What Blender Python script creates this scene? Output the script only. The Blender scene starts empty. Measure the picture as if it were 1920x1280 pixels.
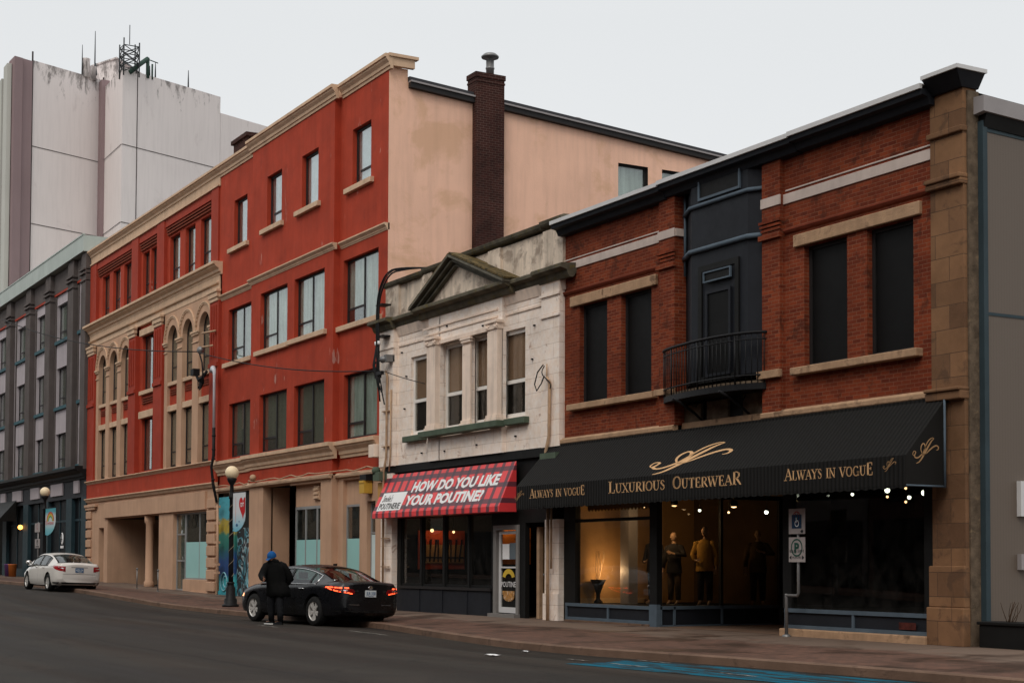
import bpy, bmesh, math, random
from mathutils import Vector, Matrix
from mathutils.bvhtree import BVHTree
random.seed(7)
SC = bpy.context.scene
COL = SC.collection
R = math.radians
OFF = {}

# ------------------------------------------------------------------ materials
def N(nt, t, **kw):
    n = nt.nodes.new(t)
    for k, v in kw.items():
        if k in n.inputs.keys(): n.inputs[k].default_value = v
        else: setattr(n, k, v)
    return n

def rgba(c, k=1.0): return (min(c[0]*k, 1), min(c[1]*k, 1), min(c[2]*k, 1), 1)

def newmat(name):
    m = bpy.data.materials.new(name); m.use_nodes = True
    nt = m.node_tree; b = nt.nodes['Principled BSDF']
    return m, nt, b, nt.links.new

def mixc(nt, fac, a, b, mode='MIX'):
    n = nt.nodes.new('ShaderNodeMix'); n.data_type = 'RGBA'; n.blend_type = mode
    for sock, v in ((n.inputs[0], fac), (n.inputs[6], a), (n.inputs[7], b)):
        if isinstance(v, (float, int, tuple)): sock.default_value = v
        else: nt.links.new(v, sock)
    return n.outputs[2]

def ramp(nt, src, stops):
    r = nt.nodes.new('ShaderNodeValToRGB'); e = r.color_ramp.elements
    while len(e) < len(stops): e.new(.5)
    for el, (p, c) in zip(e, stops):
        el.position = p; el.color = c if isinstance(c, tuple) else (c, c, c, 1)
    nt.links.new(src, r.inputs[0]); return r.outputs[0]

def noise(nt, vec, scale, detail=4, rough=.55, dist=0.0, stretch=None):
    if stretch:
        mp = nt.nodes.new('ShaderNodeMapping'); mp.inputs['Scale'].default_value = stretch
        nt.links.new(vec, mp.inputs[0]); vec = mp.outputs[0]
    n = nt.nodes.new('ShaderNodeTexNoise')
    n.inputs['Scale'].default_value = scale; n.inputs['Detail'].default_value = detail
    n.inputs['Roughness'].default_value = rough; n.inputs['Distortion'].default_value = dist
    nt.links.new(vec, n.inputs['Vector']); return n.outputs['Fac']

def pos(nt, local=False):
    if local: return nt.nodes.new('ShaderNodeTexCoord').outputs['Object']
    return nt.nodes.new('ShaderNodeNewGeometry').outputs['Position']

def plain(name, col, rough=.7, var=.12, scale=2.0, metal=0.0, bump=0.0, local=False, streak=0.0,
          stain=None, spec=.18, coat=0.0, fine=30, drip=0.0):
    """painted / rendered surface: broad tone drift, vertical rain streaks, stains, fine relief"""
    m, nt, b, L = newmat(name)
    p = pos(nt, local)
    n1 = noise(nt, p, scale, 5)
    c = mixc(nt, ramp(nt, n1, [(.3, 0.0), (.7, 1.0)]), rgba(col, 1-var), rgba(col, 1+var))
    if streak:
        n2 = noise(nt, p, 1.0, 5, .6, stretch=(4.5, 4.5, .35))
        c = mixc(nt, ramp(nt, n2, [(.45, 0.0), (.75, streak)]), c, rgba(col, .45))
    if stain:
        sc_, amt, scale2, lo = stain
        n3 = noise(nt, p, scale2, 6, .62, .4)
        c = mixc(nt, ramp(nt, n3, [(lo, 0.0), (lo+.12, amt)]), c, rgba(sc_))
    if drip:                                  # thin pale runs of old lime and paint
        n6 = noise(nt, p, 1.0, 3, .7, .2, stretch=(5.5, 5.5, 1.1))
        n7 = noise(nt, p, 1.1, 2)
        mu = nt.nodes.new('ShaderNodeMath'); mu.operation = 'MULTIPLY'; L(n6, mu.inputs[0]); L(n7, mu.inputs[1])
        c = mixc(nt, ramp(nt, mu.outputs[0], [(.40, 0.0), (.45, drip)]), c, (.75, .58, .5, 1))
    L(c, b.inputs['Base Color'])
    n4 = noise(nt, p, scale*3, 3)
    mr = nt.nodes.new('ShaderNodeMapRange'); mr.inputs[3].default_value = max(rough-.1, 0.02); mr.inputs[4].default_value = min(rough+.1, 1)
    L(n4, mr.inputs[0]); L(mr.outputs[0], b.inputs['Roughness'])
    b.inputs['Metallic'].default_value = metal
    b.inputs['Specular IOR Level'].default_value = spec
    if coat: b.inputs['Coat Weight'].default_value = coat; b.inputs['Coat Roughness'].default_value = .03
    if bump:
        bp = nt.nodes.new('ShaderNodeBump'); bp.inputs['Strength'].default_value = bump; bp.inputs['Distance'].default_value = .02
        n5 = noise(nt, p, fine, 6, .7)
        L(n5, bp.inputs['Height']); L(bp.outputs[0], b.inputs['Normal'])
    return m

def masonry(name, c1, c2, mortar, bw, bh, msize=.008, rough=.85, soot=.35, offset=.5, bump=.5, blotch=None):
    m, nt, b, L = newmat(name)
    p = pos(nt)
    sx = nt.nodes.new('ShaderNodeSeparateXYZ'); L(p, sx.inputs[0])
    ad = nt.nodes.new('ShaderNodeMath'); ad.operation = 'ADD'; L(sx.outputs[0], ad.inputs[0]); L(sx.outputs[1], ad.inputs[1])
    wob = noise(nt, p, 1.3, 2)
    wz = nt.nodes.new('ShaderNodeMath'); wz.operation = 'MULTIPLY_ADD'; wz.inputs[1].default_value = .012
    L(wob, wz.inputs[0]); L(sx.outputs[2], wz.inputs[2])
    cb = nt.nodes.new('ShaderNodeCombineXYZ'); L(ad.outputs[0], cb.inputs[0]); L(wz.outputs[0], cb.inputs[1])
    br = nt.nodes.new('ShaderNodeTexBrick'); L(cb.outputs[0], br.inputs['Vector'])
    br.offset = offset
    br.inputs['Color1'].default_value = rgba(c1); br.inputs['Color2'].default_value = rgba(c2)
    br.inputs['Mortar'].default_value = rgba(mortar)
    br.inputs['Scale'].default_value = 1.0
    br.inputs['Mortar Size'].default_value = msize; br.inputs['Mortar Smooth'].default_value = .2
    br.inputs['Brick Width'].default_value = bw; br.inputs['Row Height'].default_value = bh
    c = br.outputs['Color']
    n1 = noise(nt, p, .8, 6, .65)
    c = mixc(nt, ramp(nt, n1, [(.4, 0.0), (.72, soot)]), c, rgba(c1, .3))
    n2 = noise(nt, p, 5.5, 4, .7)
    c = mixc(nt, ramp(nt, n2, [(.35, .0), (.75, .45)]), c, rgba(c2, 1.5))
    if blotch:
        n3 = noise(nt, p, blotch[1], 6, .65, .5)
        c = mixc(nt, ramp(nt, n3, [(blotch[2], 0.0), (blotch[2]+.08, blotch[3])]), c, rgba(blotch[0]))
    L(c, b.inputs['Base Color']); b.inputs['Roughness'].default_value = rough; b.inputs['Specular IOR Level'].default_value = .15
    bp = nt.nodes.new('ShaderNodeBump'); bp.inputs['Strength'].default_value = bump; bp.inputs['Distance'].default_value = .012
    inv = nt.nodes.new('ShaderNodeMath'); inv.operation = 'SUBTRACT'; inv.inputs[0].default_value = 1.0
    L(br.outputs['Fac'], inv.inputs[1])
    add = nt.nodes.new('ShaderNodeMath'); add.operation = 'MULTIPLY_ADD'; add.inputs[1].default_value = .6
    L(noise(nt, p, 40, 4, .7), add.inputs[0]); L(inv.outputs[0], add.inputs[2])
    L(add.outputs[0], bp.inputs['Height']); L(bp.outputs[0], b.inputs['Normal'])
    return m

def glass(name, tint=(.85, .9, .88), ior=1.7, rough=.01, dirt=.06, wave=.15):
    m, nt, b, L = newmat(name)
    nt.nodes.remove(b)
    out = nt.nodes['Material Output']
    tr = nt.nodes.new('ShaderNodeBsdfTransparent'); tr.inputs[0].default_value = rgba(tint)
    gl = nt.nodes.new('ShaderNodeBsdfGlossy'); gl.inputs['Roughness'].default_value = rough; gl.inputs[0].default_value = (.95, .98, 1, 1)
    lw = nt.nodes.new('ShaderNodeLayerWeight'); lw.inputs[0].default_value = .5
    pw = nt.nodes.new('ShaderNodeMath'); pw.operation = 'POWER'; pw.inputs[1].default_value = 5.0; L(lw.outputs['Facing'], pw.inputs[0])
    f0 = ((ior-1)/(ior+1))**2
    fr = nt.nodes.new('ShaderNodeMath'); fr.operation = 'MULTIPLY_ADD'; fr.inputs[1].default_value = 1-f0; fr.inputs[2].default_value = f0; L(pw.outputs[0], fr.inputs[0])
    p = pos(nt)
    if wave:
        bp = nt.nodes.new('ShaderNodeBump'); bp.inputs['Strength'].default_value = wave; bp.inputs['Distance'].default_value = .01
        L(noise(nt, p, 1.2, 2), bp.inputs['Height']); L(bp.outputs[0], gl.inputs['Normal'])
    mx = nt.nodes.new('ShaderNodeMixShader'); L(fr.outputs[0], mx.inputs[0]); L(tr.outputs[0], mx.inputs[1]); L(gl.outputs[0], mx.inputs[2])
    df = nt.nodes.new('ShaderNodeBsdfDiffuse'); df.inputs[0].default_value = (.35, .33, .3, 1)
    m2 = nt.nodes.new('ShaderNodeMixShader')
    L(ramp(nt, noise(nt, p, 3.0, 5, .7), [(.4, 0.0), (.8, dirt)]), m2.inputs[0])
    L(mx.outputs[0], m2.inputs[1]); L(df.outputs[0], m2.inputs[2]); L(m2.outputs[0], out.inputs[0])
    return m

def emit(name, col, s):
    m, nt, b, L = newmat(name)
    b.inputs['Base Color'].default_value = rgba(col); b.inputs['Emission Color'].default_value = rgba(col)
    b.inputs['Emission Strength'].default_value = s
    return m

def drapes(name, a, bcol, freq=9.0):
    """hanging fabric: vertical folds"""
    m, nt, b, L = newmat(name); p = pos(nt)
    f = noise(nt, p, freq, 3, .6, stretch=(1, 1, .12))
    L(mixc(nt, ramp(nt, f, [(.3, 0.0), (.7, 1.0)]), rgba(a), rgba(bcol)), b.inputs['Base Color'])
    b.inputs['Roughness'].default_value = .9
    return m

# ------------------------------------------------------------------ mesh builder
class MB:
    def __init__(s): s.v = []; s.f = []; s.m = []; s.s = []
    def add(s, vs, fs, m=0, sm=False):
        o = len(s.v); s.v += [Vector(q) for q in vs]
        for f in fs: s.f.append([o+i for i in f]); s.m.append(m); s.s.append(sm)
        return s
    def box(s, x0, x1, y0, y1, z0, z1, m=0):
        if x1 < x0: x0, x1 = x1, x0
        if y1 < y0: y0, y1 = y1, y0
        v = [(x0,y0,z0),(x1,y0,z0),(x1,y1,z0),(x0,y1,z0),(x0,y0,z1),(x1,y0,z1),(x1,y1,z1),(x0,y1,z1)]
        return s.add(v, [(0,3,2,1),(4,5,6,7),(0,1,5,4),(1,2,6,5),(2,3,7,6),(3,0,4,7)], m)
    def prism(s, poly, y0, y1, m=0):          # polygon in x,z extruded along y
        n = len(poly); a = [(x, y0, z) for x, z in poly]; b = [(x, y1, z) for x, z in poly]
        return s.add(a+b, [tuple(range(n)), tuple(range(2*n-1, n-1, -1))] + [(i, i+n, (i+1) % n+n, (i+1) % n) for i in range(n)], m)
    def prof(s, poly, x0, x1, m=0):           # polygon in y,z extruded along x
        n = len(poly); a = [(x0, y, z) for y, z in poly]; b = [(x1, y, z) for y, z in poly]
        return s.add(a+b, [tuple(range(n)), tuple(range(2*n-1, n-1, -1))] + [(i, i+n, (i+1) % n+n, (i+1) % n) for i in range(n)], m)
    def plan(s, poly, z0, z1, m=0):           # polygon in x,y extruded along z
        n = len(poly); a = [(x, y, z0) for x, y in poly]; b = [(x, y, z1) for x, y in poly]
        return s.add(a+b, [tuple(range(n-1, -1, -1)), tuple(range(n, 2*n))] + [(i, (i+1) % n, (i+1) % n+n, i+n) for i in range(n)], m)
    def tube(s, pts, r, n=8, m=0, sm=True):
        pts = [Vector(p) for p in pts]; rs = r if isinstance(r, (list, tuple)) else [r]*len(pts)
        vs = []; prev = None
        for i, p in enumerate(pts):
            d = (pts[min(i+1, len(pts)-1)]-pts[max(i-1, 0)])
            d = d.normalized() if d.length > 1e-9 else Vector((0, 0, 1))
            if prev is None:
                a = d.cross(Vector((0, 0, 1)) if abs(d.z) < .9 else Vector((1, 0, 0))).normalized()
            else:
                a = (prev-d*prev.dot(d))
                a = a.normalized() if a.length > 1e-6 else d.orthogonal().normalized()
            prev = a; b = d.cross(a)
            vs += [p+(a*math.cos(2*math.pi*k/n)+b*math.sin(2*math.pi*k/n))*rs[i] for k in range(n)]
        fs = [(i*n+k, i*n+(k+1) % n, (i+1)*n+(k+1) % n, (i+1)*n+k) for i in range(len(pts)-1) for k in range(n)]
        fs += [tuple(range(n-1, -1, -1)), tuple(range((len(pts)-1)*n, len(pts)*n))]
        return s.add(vs, fs, m, sm)
    def lathe(s, cx, cy, prof, n=20, m=0, sm=True):
        vs = [(cx+r*math.cos(2*math.pi*k/n), cy+r*math.sin(2*math.pi*k/n), z) for r, z in prof for k in range(n)]
        fs = [(i*n+k, i*n+(k+1) % n, (i+1)*n+(k+1) % n, (i+1)*n+k) for i in range(len(prof)-1) for k in range(n)]
        fs += [tuple(range(n-1, -1, -1)), tuple(range((len(prof)-1)*n, len(prof)*n))]
        return s.add(vs, fs, m, sm)
    def ball(s, c, r, n=16, m=0, sc=(1, 1, 1)):
        c = Vector(c); h = n//2
        vs = []
        for i in range(h+1):
            t = math.pi*i/h
            for k in range(n):
                a = 2*math.pi*k/n
                vs.append(c+Vector((r*sc[0]*math.sin(t)*math.cos(a), r*sc[1]*math.sin(t)*math.sin(a), r*sc[2]*math.cos(t))))
        return s.add(vs, [(i*n+k, (i+1)*n+k, (i+1)*n+(k+1) % n, i*n+(k+1) % n) for i in range(h) for k in range(n)], m, True)
    def grid(s, P, m=0, sm=True, flip=False):  # P[i][j] points
        a, b = len(P), len(P[0]); vs = [q for row in P for q in row]
        fs = [(i*b+j, i*b+j+1, (i+1)*b+j+1, (i+1)*b+j) for i in range(a-1) for j in range(b-1)]
        if flip: fs = [f[::-1] for f in fs]
        return s.add(vs, fs, m, sm)
    def wall(s, x0, x1, z0, z1, y, ops=(), t=.3, m=0, jm=None, top=True, hid=True):
        """face towards the street at y with rectangular openings (a,b,c,d) that have reveals t deep"""
        jm = m if jm is None else jm
        xs = sorted({x0, x1, *[o[0] for o in ops], *[o[1] for o in ops]}); zs = sorted({z0, z1, *[o[2] for o in ops], *[o[3] for o in ops]})
        xs = [x for x in xs if x0 <= x <= x1]; zs = [z for z in zs if z0 <= z <= z1]
        for i in range(len(xs)-1):
            for j in range(len(zs)-1):
                cx, cz = (xs[i]+xs[i+1])/2, (zs[j]+zs[j+1])/2
                if any(o[0] < cx < o[1] and o[2] < cz < o[3] for o in ops): continue
                s.add([(xs[i], y, zs[j]), (xs[i+1], y, zs[j]), (xs[i+1], y, zs[j+1]), (xs[i], y, zs[j+1])], [(0, 1, 2, 3)], m)
        for a, b, c, d in ops:
            s.add([(a,y,c),(b,y,c),(b,y,d),(a,y,d),(a,y+t,c),(b,y+t,c),(b,y+t,d),(a,y+t,d)],
                  [(0,4,5,1),(1,5,6,2),(2,6,7,3),(3,7,4,0)], jm)
        s.add([(x0,y,z0),(x1,y,z0),(x1,y,z1),(x0,y,z1),(x0,y+t,z0),(x1,y+t,z0),(x1,y+t,z1),(x0,y+t,z1)],
              [(1,5,6,2),(0,3,7,4)]+([(3,2,6,7)] if top else []), m)
        return s
    def build(s, name, mats, parent=None, at=None, bevel=0, cuts=None, ax=0):
        if cuts:                              # separate pieces become meshes of their own
            bs = [-1e9, *sorted(cuts), 1e9]; last = None
            for lo, hi in zip(bs, bs[1:]):
                t = MB(); mp = {}
                for f, m, q in zip(s.f, s.m, s.s):
                    c = sum(s.v[i][ax] for i in f)/len(f)
                    if lo <= c < hi:
                        nf = []
                        for i in f:
                            if i not in mp: mp[i] = len(t.v); t.v.append(s.v[i])
                            nf.append(mp[i])
                        t.f.append(nf); t.m.append(m); t.s.append(q)
                if t.f: last = t.build(name, mats, parent, at, bevel)
            return last
        me = bpy.data.meshes.new(name)
        if parent is not None: off = OFF.get(parent.name, Vector((0, 0, 0)))
        else: off = Vector(at) if at is not None else Vector((0, 0, 0))
        me.from_pydata([tuple(q-off) for q in s.v], [], s.f)
        if not isinstance(mats, (list, tuple)): mats = [mats]
        for mm in mats: me.materials.append(mm)
        me.polygons.foreach_set('material_index', s.m); me.polygons.foreach_set('use_smooth', s.s)
        me.validate(); me.update()
        o = bpy.data.objects.new(name, me); COL.objects.link(o)
        if parent is not None: o.parent = parent
        else: o.location = off
        OFF[o.name] = off
        if bevel:
            md = o.modifiers.new('bevel', 'BEVEL'); md.width = bevel; md.segments = 2; md.limit_method = 'ANGLE'; md.angle_limit = R(40)
        return o

def tag(o, label=None, cat=None, group=None, kind=None):
    if label: o['label'] = label
    if cat: o['category'] = cat
    if group: o['group'] = group
    if kind: o['kind'] = kind
    return o

def thing(name, label, cat, loc=(0, 0, 0), group=None, rot=None):
    o = bpy.data.objects.new(name, None); COL.objects.link(o); o.location = loc; o.empty_display_size = .3
    if rot is not None: o.rotation_euler = rot; OFF[o.name] = Vector((0, 0, 0))
    else: OFF[o.name] = Vector(loc)
    return tag(o, label, cat, group)

def text_mesh(txt, size, shear=0.0, spacing=1.0, bold=0.0):
    """lettering as flat outlines: returns vertex list (x,y) and faces"""
    cu = bpy.data.curves.new('lettering', 'FONT'); cu.body = txt; cu.size = size; cu.shear = shear
    cu.space_character = spacing; cu.offset = bold; cu.resolution_u = 2
    cu.align_x = 'LEFT'
    o = bpy.data.objects.new('lettering', cu); COL.objects.link(o)
    dg = bpy.context.evaluated_depsgraph_get(); ev = o.evaluated_get(dg); me = ev.to_mesh()
    vs = [(v.co.x, v.co.y) for v in me.vertices]; fs = [tuple(p.vertices) for p in me.polygons]
    ev.to_mesh_clear(); bpy.data.objects.remove(o); bpy.data.curves.remove(cu)
    return vs, fs

def put_text(mb, txt, p0, p1, height, up=(0, 0, 1), nrm=(0, -1, 0), m=0, shear=0, bold=0, glyph=None):
    """fit lettering between p0 and p1 (baseline), letters `height` tall, lifted 4 mm along nrm"""
    vs, fs = (glyph or text_mesh)(txt, 1.0, shear=shear, bold=bold)
    xs = [v[0] for v in vs]; ys = [v[1] for v in vs]
    x0, x1, y1 = min(xs), max(xs), max(ys)
    p0 = Vector(p0); p1 = Vector(p1); d = p1-p0; up = Vector(up).normalized(); nn = Vector(nrm).normalized()*.006
    q = [p0+d*((x-x0)/(x1-x0))+up*(y/y1*height)+nn for x, y in vs]
    mb.add(q, fs, m)

# roman serif capitals drawn as thick and thin strokes (unit height 1)
TH, TN = .17, .06
def _serif(x, y, w=.16): return [((x-w, y), (x+w, y), TN)]
GL = {
 'A': (.80, [((.05,0),(.40,1),TN),((.40,1),(.75,0),TH),((.2,.36),(.62,.36),TN)], [(.07,0),(.73,0)]),
 'L': (.66, [((.16,0),(.16,1),TH),((.1,.03),(.6,.03),TN),((.6,0),(.6,.28),TN)], [(.16,0),(.16,1)]),
 'W': (1.15, [((.05,1),(.32,0),TH),((.32,0),(.58,1),TN),((.50,1),(.80,0),TH),((.80,0),(1.08,1),TN)], [(.07,1),(.54,1),(1.08,1)]),
 'Y': (.78, [((.04,1),(.38,.5),TH),((.38,.5),(.72,1),TN),((.38,0),(.38,.52),TH)], [(.06,1),(.7,1),(.38,0)]),
 'S': (.56, [((.48,.80),(.36,.96),TN),((.36,.96),(.16,.94),TN),((.16,.94),(.1,.76),.1),((.1,.76),(.24,.58),TH),((.24,.58),(.44,.40),TH),((.44,.40),(.48,.22),.1),((.48,.22),(.34,.04),.08),((.34,.04),(.14,.05),TN),((.14,.05),(.06,.26),TN)], []),
 'I': (.34, [((.17,0),(.17,1),TH)], [(.17,0),(.17,1)]),
 'N': (.86, [((.14,0),(.14,1),TN),((.12,1),(.72,0),TH),((.72,0),(.72,1),TN)], [(.14,0),(.12,1),(.72,1)]),
 'V': (.78, [((.05,1),(.39,0),TH),((.39,0),(.73,1),TN)], [(.07,1),(.72,1)]),
 'U': (.80, [((.14,1),(.14,.3),TH),((.14,.3),(.26,.06),.12),((.26,.06),(.48,.04),.08),((.48,.04),(.64,.25),TN),((.64,.25),(.64,1),TN)], [(.14,1),(.64,1)]),
 'E': (.66, [((.16,0),(.16,1),TH),((.1,.97),(.56,.97),TN),((.16,.52),(.46,.52),TN),((.1,.03),(.6,.03),TN),((.56,.78),(.56,1),TN),((.6,0),(.6,.25),TN),((.46,.42),(.46,.62),TN)], []),
 'X': (.78, [((.08,1),(.68,0),TH),((.10,0),(.66,1),TN)], [(.1,1),(.66,1),(.1,0),(.68,0)]),
 'R': (.76, [((.16,0),(.16,1),TH),((.1,.97),(.42,.97),TN),((.42,.97),(.58,.86),.1),((.58,.86),(.58,.66),.14),((.58,.66),(.42,.51),.1),((.42,.51),(.16,.5),TN),((.36,.5),(.7,0),TH)], [(.16,0)]),
 'T': (.70, [((.35,0),(.35,1),TH),((.05,.97),(.65,.97),TN),((.06,.78),(.06,1),TN),((.64,.78),(.64,1),TN)], [(.35,0)]),
}
def _round(cx):
    out = []
    for i in range(16):
        a, b = 2*math.pi*i/16, 2*math.pi*(i+1)/16
        w = TN+(TH-TN)*abs(math.cos((a+b)/2))
        out.append(((cx+.34*math.cos(a), .5+.46*math.sin(a)), (cx+.34*math.cos(b), .5+.46*math.sin(b)), w))
    return out
GL['O'] = (.84, _round(.42), [])
GL['G'] = (.84, [q for i, q in enumerate(_round(.42)) if i not in (0, 1, 15)]+[((.72,.1),(.72,.42),TH),((.55,.42),(.82,.42),TN)], [])
GL['C'] = (.8, [q for i, q in enumerate(_round(.42)) if i not in (0, 1, 14, 15)], [])

def serif_mesh(txt, size=1.0, shear=0, bold=0, big=()):
    vs = []; fs = []; x = 0.0; first = True
    for i, ch in enumerate(txt):
        if ch == ' ': x += .42; first = True; continue
        k = 1.0 if (i == 0 or i in big) else .80
        w, st, se = GL[ch]
        strokes = list(st)
        for sx, sy in se: strokes += _serif(sx, min(max(sy, .03), .97))
        for (ax, ay), (bx, by), t in strokes:
            d = Vector((bx-ax, by-ay)); l = d.length or 1; nx, ny = -d.y/l*t/2, d.x/l*t/2
            ex, ey = d.x/l*t*.25, d.y/l*t*.25
            o = len(vs)
            for px, py in ((ax-ex+nx, ay-ey+ny), (ax-ex-nx, ay-ey-ny), (bx+ex-nx, by+ey-ny), (bx+ex+nx, by+ey+ny)):
                vs.append((x+px*k, max(min(py, 1.0), 0.0)*k))
            fs.append((o, o+1, o+2, o+3))
        x += (w+.06)*k
    return vs, fs
# ------------------------------------------------------------------ materials list
M = {}
M['red'] = plain('red_render', (.39, .050, .023), .82, .13, 1.3, bump=.35, streak=.30, stain=((.22, .035, .02), .5, 1.1, .58), drip=.35)
M['redtrim'] = plain('red_paint', (.33, .042, .021), .75, .1, 2, bump=.2)
M['tan'] = plain('tan_render', (.52, .325, .215), .8, .09, 1.1, bump=.25, streak=.22, stain=((.25, .13, .07), .5, 2.5, .70))
M['cream'] = plain('cream_trim_paint', (.62, .43, .29), .75, .1, 2.5, bump=.2, streak=.3, stain=((.2, .14, .10), .5, 4, .68))
M['sidewall'] = plain('peach_render', (.84, .52, .38), .85, .08, .5, bump=.4, streak=.22, stain=((.56, .33, .18), .45, .75, .52), fine=22)
M['stonepaint'] = masonry('flaking_white_stone', (.90, .74, .61), (.95, .80, .68), (.55, .40, .30), 1.15, .36, .006, .8, .40, .5, .5, ((.34, .17, .10), 2.4, .63, .75))
M['stonetrim'] = plain('white_trim_stone', (.86, .70, .58), .75, .1, 2, bump=.3, streak=.45, stain=((.25, .15, .10), .6, 3, .66))
M['parapet'] = plain('weathered_parapet', (.74, .62, .50), .85, .2, 1.6, bump=.6, streak=.8, stain=((.26, .20, .155), .75, 2.2, .50))
M['moss'] = plain('mossy_green_coping', (.105, .092, .066), .9, .4, 3, bump=.8, stain=((.13, .10, .03), .8, 5, .55))
M['greensill'] = plain('green_sill_paint', (.085, .115, .08), .7, .15, 3, streak=.3)
M['brick'] = masonry('red_brickwork', (.27, .055, .019), (.12, .022, .010), (.27, .14, .085), .205, .071, .0045, .85, .65, .5, .6, ((.045, .016, .010), 1.7, .56, .6))
M['brickrib'] = plain('red_brick_trim', (.18, .038, .018), .85, .2, 4, bump=.4)
M['dkbrick'] = masonry('sooty_chimney_brick', (.030, .012, .010), (.055, .019, .015), (.13, .09, .075), .205, .071, .006, .9, .8, .5, .5)
M['band'] = plain('pale_stone_band', (.56, .47, .42), .8, .1, 2.5, bump=.25, streak=.3)
M['sand'] = masonry('brown_sandstone_blocks', (.29, .155, .078), (.13, .070, .040), (.10, .062, .042), .9, .40, .007, .88, .7, .35, .7, ((.08, .048, .032), 2.2, .55, .55))
M['lintel'] = plain('sandstone_lintel', (.44, .28, .17), .85, .2, 3, bump=.7, streak=.4, stain=((.11, .065, .04), .8, 3, .55))
M['roughstone'] = plain('rough_stone', (.13, .095, .065), .95, .4, 5, bump=1.0, stain=((.28, .2, .12), .8, 6, .6))
M['black'] = plain('black_paint', (.0075, .0075, .0072), .6, .2, 3, bump=.1, spec=.2)
M['ink'] = plain('navy_black_boards', (.014, .016, .021), .6, .15, 2, bump=.1, spec=.2)
M['bluegrey'] = plain('blue_grey_trim', (.085, .115, .145), .6, .12, 3)
M['whitemetal'] = plain('white_metal_coping', (.60, .60, .60), .5, .06, 2, metal=.0)
M['greymetal'] = plain('grey_metal_fascia', (.30, .28, .28), .5, .06, 2)
M['siding'] = plain('taupe_metal_siding', (.145, .105, .075), .6, .05, 1.0, stain=((.08, .06, .045), .3, .7, .6))
M['pil'] = plain('grey_pilaster_stone', (.105, .088, .083), .85, .15, 1.3, bump=.4, streak=.4)
M['panel'] = plain('mauve_white_panel', (.43, .385, .405), .8, .07, 1.5, streak=.3)
M['tealfascia'] = plain('pale_green_metal_fascia', (.40, .45, .42), .6, .07, 1.0, streak=.15)
M['teal'] = plain('dark_teal_woodwork', (.020, .042, .052), .6, .15, 2)
M['tealsill'] = plain('teal_sill', (.04, .10, .12), .7, .1, 2)
def tower_mat():
    """weathered concrete: faint vertical board marks and black algae gathered along the wall tops"""
    m = plain('pink_grey_concrete', (.76, .695, .68), .9, .04, .12, bump=.1, streak=.14, stain=((.45, .38, .37), .4, .45, .62)); nt = m.node_tree; L = nt.links.new
    b = nt.nodes['Principled BSDF']; src = b.inputs['Base Color'].links[0].from_socket; p = pos(nt)
    s = nt.nodes.new('ShaderNodeSeparateXYZ'); L(p, s.inputs[0])
    r = nt.nodes.new('ShaderNodeMapRange'); r.inputs[1].default_value = 32.8; r.inputs[2].default_value = 36.6; r.inputs[3].default_value = 0; r.inputs[4].default_value = .30; L(s.outputs[2], r.inputs[0])
    n = noise(nt, p, 1.1, 7, .75, .3, stretch=(1.6, 1.6, .5)); a = nt.nodes.new('ShaderNodeMath'); a.operation = 'ADD'; L(n, a.inputs[0]); L(r.outputs[0], a.inputs[1])
    L(mixc(nt, ramp(nt, a.outputs[0], [(.74, 0.0), (.86, .75)]), src, (.10, .085, .08, 1)), b.inputs['Base Color'])
    return m
M['tower'] = tower_mat()
M['towerdark'] = plain('mauve_concrete', (.27, .195, .20), .9, .06, .3, streak=.1)
M['joint'] = plain('dark_joint', (.05, .04, .04), .9)
M['steel'] = plain('galvanised_steel', (.22, .22, .22), .5, .1, 5, metal=.6)
M['dksteel'] = plain('dark_steel', (.05, .055, .06), .6, .1, 5, metal=.3)
M['wframe'] = plain('dark_window_frame', (.022, .020, .020), .5, .1, 4)
M['whiteframe'] = plain('white_sash_frame', (.82, .78, .73), .6, .06, 4)
M['gframe'] = plain('grey_aluminium_frame', (.33, .33, .33), .45, .06, 4, metal=.3)
M['glass'] = glass('window_glass', (.86, .9, .88), 2.0)
M['skyglass'] = glass('top_floor_glass', (.86, .9, .9), 2.9)
M['shopglass'] = glass('shop_glass', (.80, .80, .78), 1.45, .01, .03, .06)
M['blind'] = drapes('pale_green_blind', (.20, .22, .18), (.30, .32, .27), 3)
M['blinddk'] = drapes('olive_blind', (.11, .11, .085), (.17, .165, .13), 3)
M['curtain'] = drapes('white_curtain', (.30, .34, .31), (.66, .70, .66), 7)
M['paleblind'] = plain('pale_roller_blind', (.66, .70, .68), .8, .08, 1)
M['tanblind'] = plain('tan_roller_blind', (.50, .32, .215), .9, .12, 1.5)
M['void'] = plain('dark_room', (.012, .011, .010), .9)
M['boarded'] = plain('black_boarded_window', (.0055, .0055, .0055), .5, .2, 2, spec=.12)
M['frost'] = plain('frosted_green_film', (.30, .56, .54), .35, .06, .6)
M['darkglass'] = plain('unlit_dark_glass', (.008, .010, .012), .5, .1, 1, spec=.04)
M['roof'] = plain('roof_felt', (.05, .05, .055), .95, .2, 1)
M['awning'] = None
M['dimgold'] = plain('faded_gold_lettering', (.34, .20, .095), .6, .15, 6)
M['gold'] = plain('gold_lettering', (.66, .40, .20), .6, .08, 6)
M['white'] = plain('white_lettering', (.85, .85, .85), .5, .02)
M['wirem'] = plain('black_cable', (.012, .012, .013), .6)
M['pipe'] = plain('tan_painted_pipe', (.45, .30, .19), .6, .15, 6, stain=((.15, .08, .05), .6, 8, .6))
M['whitepipe'] = plain('white_conduit', (.55, .56, .6), .45, .08, 4)
M['iron'] = plain('black_iron', (.010, .010, .011), .5, .2, 8)
M['globe'] = plain('cream_lamp_globe', (.88, .72, .48), .25, .04, 2)
M['inwall'] = plain('amber_shop_wall', (.50, .30, .13), .8, .08, 2)
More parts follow.
